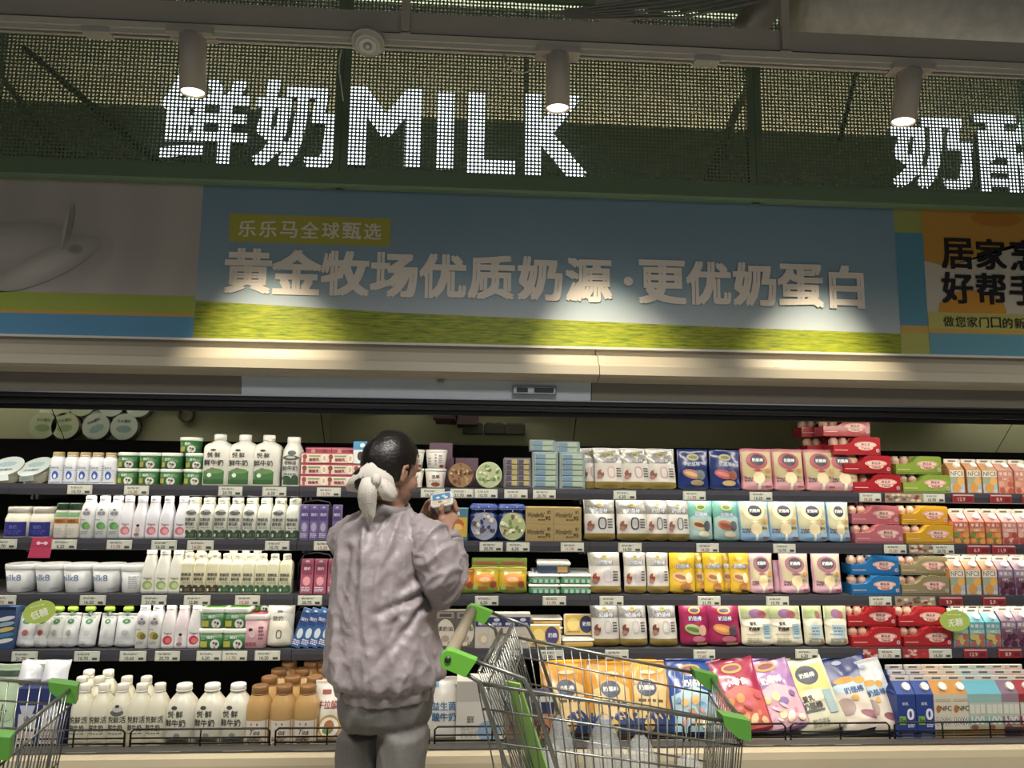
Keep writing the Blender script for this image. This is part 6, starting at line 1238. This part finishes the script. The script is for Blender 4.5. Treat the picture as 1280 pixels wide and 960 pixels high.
# ---- scarf round the bun
def scarf_mat():
    m = bpy.data.materials.new('scarf_cloth'); m.use_nodes = True; nt = m.node_tree; b = nt.nodes['Principled BSDF']; b.inputs['Roughness'].default_value = .8
    tc = nt.nodes.new('ShaderNodeTexCoord'); v = nt.nodes.new('ShaderNodeTexVoronoi'); v.inputs['Scale'].default_value = 130
    n = nt.nodes.new('ShaderNodeTexNoise'); n.inputs['Scale'].default_value = 30; mx = nt.nodes.new('ShaderNodeMath'); mx.operation = 'ADD'
    r = nt.nodes.new('ShaderNodeValToRGB'); e = r.color_ramp.elements; e[0].position = .62; e[0].color = lin('#857e74')+[1]; e[1].position = .72; e[1].color = lin('#cfc8bd')+[1]
    nt.links.new(tc.outputs['Object'], v.inputs[0]); nt.links.new(tc.outputs['Object'], n.inputs[0]); nt.links.new(v.outputs['Distance'], mx.inputs[0]); nt.links.new(n.outputs[0], mx.inputs[1]); nt.links.new(mx.outputs[0], r.inputs[0]); nt.links.new(r.outputs[0], b.inputs['Base Color']); return m
SCF = scarf_mat()
def sheet(mb, rows, thick, m, nw=8, wave=.004, seed=0):
    """rows: list of (left point, right point, bulge vector)"""
    vs = []; N = len(rows)
    for sgn in (0, 1):
        for j, (L, Rr, B) in enumerate(rows):
            for i in range(nw+1):
                t = i/nw; p = L.lerp(Rr, t)+B*math.sin(math.pi*t)+Vector((0, 1, 0))*wave*math.sin(t*9+j*1.3+seed); vs.append(tuple(p+Vector((0, thick*sgn, 0))))
    o = N*(nw+1); fs = []
    for j in range(N-1):
        for i in range(nw): q = j*(nw+1)+i; fs.append((q, q+nw+1, q+nw+2, q+1)); fs.append((o+q, o+q+1, o+q+nw+2, o+q+nw+1))
        q = j*(nw+1); fs.append((q, o+q, o+q+nw+1, q+nw+1)); q += nw; fs.append((q, q+nw+1, o+q+nw+1, o+q))
    for i in range(nw): fs.append((i, i+1, o+i+1, o+i)); q = (N-1)*(nw+1)+i; fs.append((q, o+q, o+q+1, q+1))
    mb.add(vs, fs, m, True)
YSC = 2.255
s1 = MB(); B_ = Vector((0, -.028, .006)); bk = Vector((0, .05, 0))
# hood of cloth pulled over the bun
sheet(s1, [(P3(462, 576, YSC+.02), P3(480, 577, YSC+.05), B_*.3), (P3(449, 586, YSC+.015), P3(487, 586, YSC+.03), B_*.8), (P3(437, 598, YSC+.02), P3(492, 600, YSC+.02), B_*1.1), (P3(432, 608, YSC+.03), P3(495, 612, YSC+.02), B_*1.0), (P3(434, 614, YSC+.05), P3(496, 624, YSC+.03), B_*.4)], .006, SCF, 14, .005, 1)
scarf = child('scarf', s1.mesh('scarf'))
s2 = MB(); sheet(s2, [(P3(452, 598, YSC-.03), P3(472, 596, YSC-.03), B_*.4), (P3(448, 610, YSC-.04), P3(472, 608, YSC-.045), B_*.6), (P3(447, 622, YSC-.035), P3(471, 620, YSC-.04), B_*.6), (P3(449, 634, YSC-.02), P3(470, 632, YSC-.03), B_*.5), (P3(455, 645, YSC-.015), P3(469, 644, YSC-.02), B_*.3), (P3(460, 655, YSC-.01), P3(464, 655, YSC-.01), B_*.05)], .005, SCF, 8, .004, 2); child('scarf_tail', s2.mesh('scarf_tail'), scarf)
s2 = MB(); sheet(s2, [(P3(470, 599, YSC-.035), P3(474, 596, YSC-.03), B_*.1), (P3(472, 614, YSC-.04), P3(484, 600, YSC-.03), B_*.5), (P3(478, 625, YSC-.03), P3(492, 607, YSC-.02), B_*.6), (P3(488, 627, YSC-.02), P3(497, 616, YSC-.01), B_*.4), (P3(495, 625, YSC-.005), P3(497, 620, YSC-.0), B_*.1)], .005, SCF, 8, .003, 4); child('scarf_loop', s2.mesh('scarf_loop'), scarf)
s2 = MB(); ellip(s2, P3(470, 600, YSC-.045), Vector((.016, 0, 0)), Vector((0, .016, 0)), Vector((0, 0, .02)), SCF, 12, 8); child('scarf_knot', s2.mesh('scarf_knot'), scarf)
# ---- jacket
JK = M('#958a8d', .48, var=.04, scale=26, bump=1, bstr=.45)
def ringpx(py, xl, xr, ry, Y=YPN, cy=0): L, Rr = P3(xl, py, Y), P3(xr, py, Y); return ((L.x+Rr.x)/2, Y+cy, (L.z+Rr.z)/2, (Rr.x-L.x)/2, ry)
jm = MB()
loft(jm, [ringpx(640, 462, 512, .066), ringpx(648, 446, 528, .085), ringpx(657, 433, 540, .10), ringpx(672, 424, 543, .118), ringpx(695, 418, 541, .132), ringpx(730, 414, 540, .142), ringpx(770, 411, 542, .152), ringpx(805, 409, 547, .165), ringpx(828, 408, 551, .172), ringpx(842, 409, 552, .172), ringpx(850, 415, 548, .16), ringpx(854, 419, 545, .148), ringpx(868, 422, 542, .145)], JK, 48)
CU = P3(560, 672, 2.455)
slR = MB(); slR.tube([P3(516, 660, 2.345), P3(534, 674, 2.315), P3(544, 698, 2.30), P3(550, 722, 2.30), P3(553, 738, 2.33), P3(558, 733, 2.385), P3(561, 712, 2.42), P3(561, 692, 2.445), P3(560, 680, 2.453), CU], [.055, .074, .076, .070, .056, .056, .058, .060, .052, .040], JK, 22)
ellip(slR, P3(555, 730, 2.345), Vector((.06, 0, 0)), Vector((0, .07, 0)), Vector((0, 0, .055)), JK)
slL = MB(); slL.tube([P3(456, 662, 2.38), SHL, SHL.lerp(ELL, .5), ELL+Vector((0, 0, -.01)), ELL.lerp(WRL, .45), ELL.lerp(WRL, .8)], [.06, .078, .074, .068, .056, .042], JK, 20)
jme = remesh(jm, .007, 5, 'jacket', JK)
z_hem = ringpx(854, 0, 1, 1)[2]
def ridge(v, k=2.2): v = abs(v)*k; return (1-v)**2 if v < 1 else 0.
def jf(c, n_):
    g = 0; y = c.y-YPN; t_ = (c.x-hip.x)
    wx = noise.noise(Vector((c.x*4, c.y*4, c.z*3)))*.6
    g += .013*ridge(noise.noise(Vector((t_*9+wx, y*7, c.z*1.6+t_*2.5))), 2.6)-.004
    g += .008*ridge(noise.noise(Vector((t_*13+5+wx, y*9, c.z*5-t_*6))), 3.2)
    g += .004*ridge(noise.noise(Vector((t_*24+1, y*20, c.z*14+t_*9+wx*3))), 3.)
    g += .0016*noise.noise(Vector((c.x*55, c.y*50, c.z*40)))
    # long creases falling from the arm pit towards the hem
    for (ax, az, bx_, bz_, am) in CREASE:
        dx, dz = bx_-ax, bz_-az; L2 = dx*dx+dz*dz; q = max(0, min(1, ((c.x-ax)*dx+(c.z-az)*dz)/L2)); ds = math.hypot(c.x-ax-dx*q, c.z-az-dz*q)
        if n_.y < .2: g -= am*(1-q*.6)*math.exp(-(ds/.011)**2); g += am*.6*(1-q*.6)*math.exp(-((ds-.024)/.014)**2)
    d = c.z-z_hem
    if d < .0: g *= .35
    if -.06 < d < .10: g += .0045*math.sin(math.atan2(y, t_)*23+2*noise.noise(c*12))*max(0, 1-abs(d-.01)/.08)
    if abs(d) < .012: g -= .006
    return g
CREASE = []
for (x0, y0, x1, y1, am) in ((540, 742, 472, 768, .016), (535, 752, 480, 822, .013), (546, 700, 500, 742, .010), (432, 690, 420, 780, .008), (500, 770, 470, 830, .008)):
    p0, p1 = P3(x0, y0, 2.22), P3(x1, y1, 2.2); CREASE.append((p0.x, p0.z, p1.x, p1.z, am))
folds(jme, jf); jacket = child('jacket', jme)
def sf(c, n_):
    wx = noise.noise(c*5)*.5; p = (c-ELR)
    g = .010*ridge(noise.noise(Vector((c.x*10+wx, c.y*8+c.z*6, c.z*13-c.x*8+3))), 2.4)-.003+.005*ridge(noise.noise(Vector((c.x*20, c.y*18, c.z*22+wx*3))), 2.8)
    return g+.0014*noise.noise(c*50)
for mb_ in (slR, slL):
    me_ = remesh(mb_, .006, 4, 'sleeve', JK); folds(me_, sf); child('sleeve', me_, jacket)
COLLAR = M('#7d7573', .6, var=.05, scale=60)
cl = MB(); n = 30; rows = []
for z0, rx, ry in ((642, .072, .072), (632, .066, .068), (626, .064, .066), (626, .058, .06), (640, .058, .06)):
    c_ = P3(488, z0); rows.append([(c_.x+rx*math.cos(2*math.pi*k/n), YPN+ry*math.sin(2*math.pi*k/n), c_.z+.012*math.sin(2*math.pi*k/n)-.014*math.cos(2*math.pi*k/n)) for k in range(n)])
vs = [p for r_ in rows for p in r_]; cl.add(vs, [(j*n+k, j*n+(k+1) % n, (j+1)*n+(k+1) % n, (j+1)*n+k) for j in range(4) for k in range(n)], COLLAR, True); child('collar', cl.mesh('collar'), jacket)
cf = MB(); cdir = (WRR-P3(561, 684, 2.45)).normalized(); cf.tube([CU-cdir*.012, CU, CU+cdir*.014], [.046, .044, .040], JK, 18); child('cuff', cf.mesh('cuff'), jacket)
# ---- trousers, shoes
TR = M('#6a6763', .85, var=.08, scale=120)
tmb = MB(); loft(tmb, [ringpx(852, 424, 541, .135), ringpx(875, 424, 540, .136), ringpx(892, 426, 536, .130), ringpx(905, 432, 530, .11)], TR, 40)
for s_ in (-1, 1):
    h_ = P3(452 if s_ < 0 else 504, 912, 2.41 if s_ < 0 else 2.32); f_ = Vector((h_.x, h_.y, .06)); n_ = 8
    loft(tmb, [(h_.x, h_.y, h_.z+(f_.z-h_.z)*(1-k/n_), (.072 if s_ > 0 else .068)*(.92+.08*k/n_), .095*(.86+.14*k/n_)) for k in range(n_+1)], TR, 28)
tme_ = remesh(tmb, .009, 4, 'trousers', TR)
def tf(c, n_):
    w1 = noise.noise(Vector((c.x*9+2, c.y*6, c.z*3.2-c.x*5))); g = .012*(1-abs(w1)*2.2)**2*(abs(w1) < .45)-.003
    w2 = noise.noise(Vector((c.x*16, c.y*14, c.z*7+c.x*6))); return g+.005*(1-abs(w2)*2.4)**2*(abs(w2) < .41)
folds(tme_, tf); child('trousers', tme_)
for s_ in (-1, 1):
    h_ = P3(452 if s_ < 0 else 504, 912, 2.41 if s_ < 0 else 2.32); sh = MB(); q = Vector((math.sin(R(35)), math.cos(R(35)), 0)); r_ = Vector((q.y, -q.x, 0)); o_ = Vector((h_.x, h_.y, 0))
    ellip(sh, o_+q*.07+Vector((0, 0, .045)), q*.13, r_*.046, Vector((0, 0, .043)), M('#2a2a2c', .5)); ellip(sh, o_-q*.01+Vector((0, 0, .07)), q*.05, r_*.042, Vector((0, 0, .045)), M('#2a2a2c', .5)); child('shoe', remesh(sh, .008, 3, 'shoe', M('#2a2a2c', .5)))
# ---- the tub she holds
hl = MB()
tw_, th_ = .074, .05
def sq(x, y, z, r, p=5, n=24): return [tp(x+r*math.copysign(abs(math.cos(a))**(2/p), math.cos(a)), y+r*.8*math.copysign(abs(math.sin(a))**(2/p), math.sin(a)), z) for a in [2*math.pi*(k+.5)/n for k in range(n)]]
def stack(mb, rgs, m):
    n = len(rgs[0]); vs = [p for r_ in rgs for p in r_]; mb.add(vs, [(j*n+k, j*n+(k+1) % n, (j+1)*n+(k+1) % n, (j+1)*n+k) for j in range(len(rgs)-1) for k in range(n)]+[tuple(range(n-1, -1, -1)), tuple(range((len(rgs)-1)*n, len(rgs)*n))], m)
held = tag(empty('cheese_tub', TC), 'small white and blue cream cheese tub held in both hands', 'tub')
def hc(nm, mb): o = mb.build(nm, held); o.location = -TC; return o
stack(hl, [sq(0, 0, -.05, .030), sq(0, 0, -.006, .036)], M('#4f7fb5', .35)); hc('tub_body', hl)
hl = MB(); stack(hl, [sq(0, 0, -.008, .0395), sq(0, 0, -.001, .0395), sq(0, 0, .001, .037)], M('#d5d8da', .35)); hc('lid', hl)
hl = MB(); hl.add(sq(0, 0, .0016, .034), [tuple(range(24))], M('#cdbfa2', .4)); hl.add([tp(x, y, .002) for x, y in [(-.031, -.002), (.031, -.006), (.031, .024), (-.031, .024)]], [(0, 1, 2, 3)], M('#4a86bd', .4))
for x, y, c_ in ((-.012, .008, '#d9dde2'), (.008, .012, '#b5cfe4'), (.016, .004, '#e2dccb'), (-.006, -.012, '#a8703a'), (.012, -.014, '#dcd2b8')):
    hl.add([tp(x+.007*math.cos(k*.52), y+.005*math.sin(k*.52), .0024) for k in range(12)], [tuple(range(12))], M(c_, .4))
hc('lid_print', hl)
hl = MB(); hl.add([tp(x, -.0287-(.002 if z > -.03 else -.003), z) for x, z in ((-.024, -.04), (.024, -.04), (.026, -.012), (-.026, -.012))], [(0, 1, 2, 3)], M('#c9d2dc', .4)); hc('side_print', hl)
# ================================================================== TROLLEYS
CH = M('#85877f', .3, .85); GRN = M('#5fae2e', .4); GRN_D = M('#4c8f2c', .4); HAND = M('#8a7d68', .35)
def cart_parts():
    """returns list of (name, mesh, subs) in world coordinates of the right-hand trolley"""
    RF, RN, NF, NN = at(628, 793, 2.37), at(597, 854, 1.80), at(887, 845, 2.32), at(930, 905, 1.85)
    zb = .47; fl = {'RF': Vector((RF.x+.10, RF.y-.05, zb+.06)), 'RN': Vector((RN.x+.10, RN.y+.05, zb+.06)), 'NF': Vector((NF.x-.04, NF.y-.03, zb)), 'NN': Vector((NN.x-.04, NN.y+.03, zb))}
    out = []
    def panel(name, A, B, C, D, nv, hs, rim=True, double=.0):
        """A-B top edge, D-C bottom edge"""
        b = MB()
        if rim: b.tube([A, B], .005, CH, 8)
        for t in hs: b.tube([A.lerp(D, t), B.lerp(C, t)], .0028, CH, 6)
        for i in range(nv+1): t = i/nv; b.tube([A.lerp(B, t), D.lerp(C, t)], .0019, CH, 5)
        out.append((name, b.mesh(name), []))
    panel('side_panel', RN, NN, fl['NN'], fl['RN'], 27, (.13, .30, .62, 1.)); panel('side_panel', RF, NF, fl['NF'], fl['RF'], 24, (.13, .30, .62, 1.))
    panel('front_panel', NF, NN, fl['NN'], fl['NF'], 17, (.13, .5, 1.)); panel('floor_panel', fl['RF'], fl['NF'], fl['NN'], fl['RN'], 16, (.25, .5, .75))
    # swinging rear gate with folded child seat
    g0, g1 = RF.lerp(RN, .04)+Vector((.0, 0, .02)), RF.lerp(RN, .96)+Vector((.0, 0, .02))
    panel('rear_gate', g0, g1, g1+Vector((.16, .02, -.40)), g0+Vector((.16, -.02, -.40)), 20, (.1, .4, .7, 1.)); 
    panel('child_seat', g0+Vector((.035, 0, .02)), g1+Vector((.035, 0, .02)), g1+Vector((.13, 0, -.28)), g0+Vector((.13, 0, -.28)), 12, (.3, 1.))
    b = MB(); p0 = g0.lerp(g1, .75)+Vector((.07, 0, -.06)); p1 = g0.lerp(g1, .75)+Vector((.16, 0, -.34)); e = Vector((.026, -.02, 0)); d = Vector((.003, .005, .002)); b.add([p0-e*.7, p0+e*.7, p1+e, p1-e, p0-e*.7+d, p0+e*.7+d, p1+e+d, p1-e+d], [(0, 1, 2, 3), (7, 6, 5, 4), (0, 4, 5, 1), (1, 5, 6, 2), (2, 6, 7, 3), (3, 7, 4, 0)], M('#7fae4a', .4)); out.append(('seat_flap', b.mesh('seat_flap'), []))
    # handle with two green brackets
    HF, HN = at(590, 763, 2.40), at(561, 822, 1.78)
    b = MB(); b.tube([HF, HF.lerp(HN, .5), HN], .017, HAND, 14); out.append(('handle', b.mesh('handle'), []))
    v = (HN-HF).normalized(); u = Vector((1, 0, 0)); u = (u-v*u.dot(v)).normalized(); w_ = Vector((0, 0, 1))
    for P_, s_ in ((HF, -1), (HN, 1)):
        b = MB(); prof = [(-.020, -.004), (-.016, .012), (-.004, .020), (.012, .018), (.068, -.002), (.042, -.040), (.01, -.028), (-.012, -.020)]
        A = [P_+u*x+w_*z-v*.018 for x, z in prof]; B = [P_+u*x+w_*z+v*.018 for x, z in prof]; n = len(prof)
        b.add(A+B, [tuple(range(n)), tuple(range(2*n-1, n-1, -1))]+[(k, n+k, n+(k+1) % n, (k+1) % n) for k in range(n)], GRN)
        c = MB(); c.tube([P_+v*.0185*s_, P_+v*.021*s_], .008, M('#23301c', .4), 10); out.append(('handle_bracket', b.mesh('handle_bracket'), [('screw', c.mesh('screw'), [])]))
    # bent struts from brackets to basket
    for P_, rim, lo in ((HN, RN, fl['RN']), (HF, RF, fl['RF'])):
        b = MB(); b.tube([P_+u*.03+w_*-.03, P_+u*.075+w_*-.055, P_+u*.10+w_*-.13, P_+u*.14+w_*-.24, P_+u*.2+w_*-.30], .0055, CH, 8); out.append(('strut', b.mesh('strut'), []))
        b = MB(); b.tube([P_+u*.064+w_*-.006, P_+u*.18+w_*-.045, P_+u*.21+w_*-.10, P_+u*.32+w_*-.42], .0055, CH, 8); out.append(('strut', b.mesh('strut'), []))
    # green nose corners
    for P_, Q_, s_ in ((NN, RN, -1), (NF, RF, 1)):
        b = MB(); d = (Q_-P_).normalized(); x0 = P_+Vector((.014, s_*.010, .010)); A = [x0+d*t+Vector((0, 0, z)) for t, z in ((0, 0), (.075, .003), (.07, -.022), (.035, -.046), (0, -.05))]; cdir = Vector((0, -s_*.05, 0)); B = [p+cdir for p in A]; n = 5
        b.add(A+B, [tuple(range(n)), tuple(range(2*n-1, n-1, -1))]+[(k, n+k, n+(k+1) % n, (k+1) % n) for k in range(n)], GRN_D); out.append(('corner_bumper', b.mesh('corner_bumper'), []))
    # chassis
    b = MB()
    for k in ('RF', 'RN'):
        p = fl[k]; q = fl['N'+k[1]]; b.tube([p, p+Vector((.0, 0, -.30)), Vector((p.x-.03, p.y, .13)), Vector((p.x, p.y, .125)), Vector((q.x, q.y, .11))], .011, CH, 8); b.tube([q, Vector((q.x-.02, q.y, .11))], .009, CH, 8)
    b.tube([Vector((fl['RF'].x, fl['RF'].y, .125)), Vector((fl['RN'].x, fl['RN'].y, .125))], .011, CH, 8); out.append(('chassis', b.mesh('chassis'), []))
    for k in ('RF', 'RN', 'NF', 'NN'):
        p = fl[k]; b = MB(); b.tube([(p.x, p.y-.014, .056), (p.x, p.y+.014, .056)], .056, M('#2b2b2b', .6), 18, False); f = MB(); f.box(p.x-.02, p.x+.02, p.y-.02, p.y-.016, .05, .125, CH); f.box(p.x-.02, p.x+.02, p.y+.016, p.y+.02, .05, .125, CH); f.box(p.x-.02, p.x+.02, p.y-.02, p.y+.02, .118, .125, CH); out.append(('wheel', b.mesh('wheel'), [('fork', f.mesh('fork'), [])]))
    return out, NF, NN
CP, NF_, NN_ = cart_parts()
def put_cart(M4, label):
    o = empty('shopping_trolley'); base_ = Vector((.35, 2.08, 0))
    for pn, me, subs in CP:
        c = ob(pn, me, o); c.matrix_local = Matrix.Translation(-base_)
        for sn, sm, _ in subs: ob(sn, sm, c)
    o.matrix_world = M4 @ Matrix.Translation(base_); return tag(o, label, 'trolley', 'wire shopping trolleys')
put_cart(Matrix.Identity(4), 'wire shopping trolley with green handle brackets right of the shopper')
def solve(px, py, z):
    lo, hi = 1., 3.5
    for _ in range(40):
        m = (lo+hi)/2
        if at(px, py, m).z > z: lo = m
        else: hi = m
    return at(px, py, m)
A_, B_2 = solve(92, 858, NF_.z), solve(20, 914, NN_.z)
ang = math.atan2(B_2.y-A_.y, B_2.x-A_.x)-math.atan2(NN_.y-NF_.y, NN_.x-NF_.x)
put_cart(Matrix.Translation(Vector((A_.x, A_.y, 0))) @ Matrix.Rotation(ang, 4, 'Z') @ Matrix.Translation(Vector((-NF_.x, -NF_.y, 0))), 'wire shopping trolley nose with green corner at lower left')
# produce bags lying in the trolley
FILM = M('#c9ccc8', .25, alpha=.30)
LEAF = M('#2f4a26', .6, var=.3, scale=60)
def produce(px, py, Y, w, h, lab, leaf):
    top = at(px, py, Y); base_ = Vector((top.x, Y, .50)); o = empty('produce_bag', base_); H = top.z-.50; b = MB(); n, nz = 22, 16; vs = []
    for j in range(nz+1):
        t = j/nz; r = w*(.95 if t < .1 else 1)*((1-t)**.6*.92+.10); 
        for k in range(n): a = 2*math.pi*k/n; q = r*(1+.22*noise.noise(Vector((math.cos(a)*1.6+px, math.sin(a)*1.6, t*5)))+.07*math.sin(a*9+t*6)); vs.append((q*math.cos(a), q*math.sin(a)*.8, H*t))
    b.add(vs, [(j*n+k, j*n+(k+1) % n, (j+1)*n+(k+1) % n, (j+1)*n+k) for j in range(nz) for k in range(n)], FILM, True); b.build('film', o)
    if leaf:
        for q in range(6):
            l = MB(); rg = random.Random(q+px); c0 = Vector((rg.uniform(-.4, .4)*w, rg.uniform(-.3, .3)*w, rg.uniform(.1, .45)*H)); d = Vector((rg.uniform(-1, 1), rg.uniform(-1, 1), rg.uniform(.2, 1))).normalized(); s_ = d.orthogonal().normalized(); m_ = s_.cross(d)
            L = w*.75; l.add([c0-d*L*.5, c0+s_*L*.28+m_*.012, c0+d*L*.5, c0-s_*L*.28+m_*.012, c0+m_*-.012], [(0, 1, 4), (1, 2, 4), (2, 3, 4), (3, 0, 4)], LEAF, True); l.build('leaf', o)
    return tag(o, lab, 'bag', 'clear produce bags in the trolley')
produce(757, 893, 2.06, .085, .3, 'tall clear produce bag peaking in the trolley middle', 0)
produce(800, 918, 2.0, .10, .3, 'clear produce bag with dark greens right of the tall one', 1)
produce(700, 893, 2.14, .075, .3, 'clear crumpled produce bag near the trolley seat', 0)
produce(690, 928, 1.98, .085, .3, 'clear produce bag with greens at the trolley rear', 1)
produce(860, 942, 2.05, .10, .3, 'low clear produce bag near the trolley nose', 0)
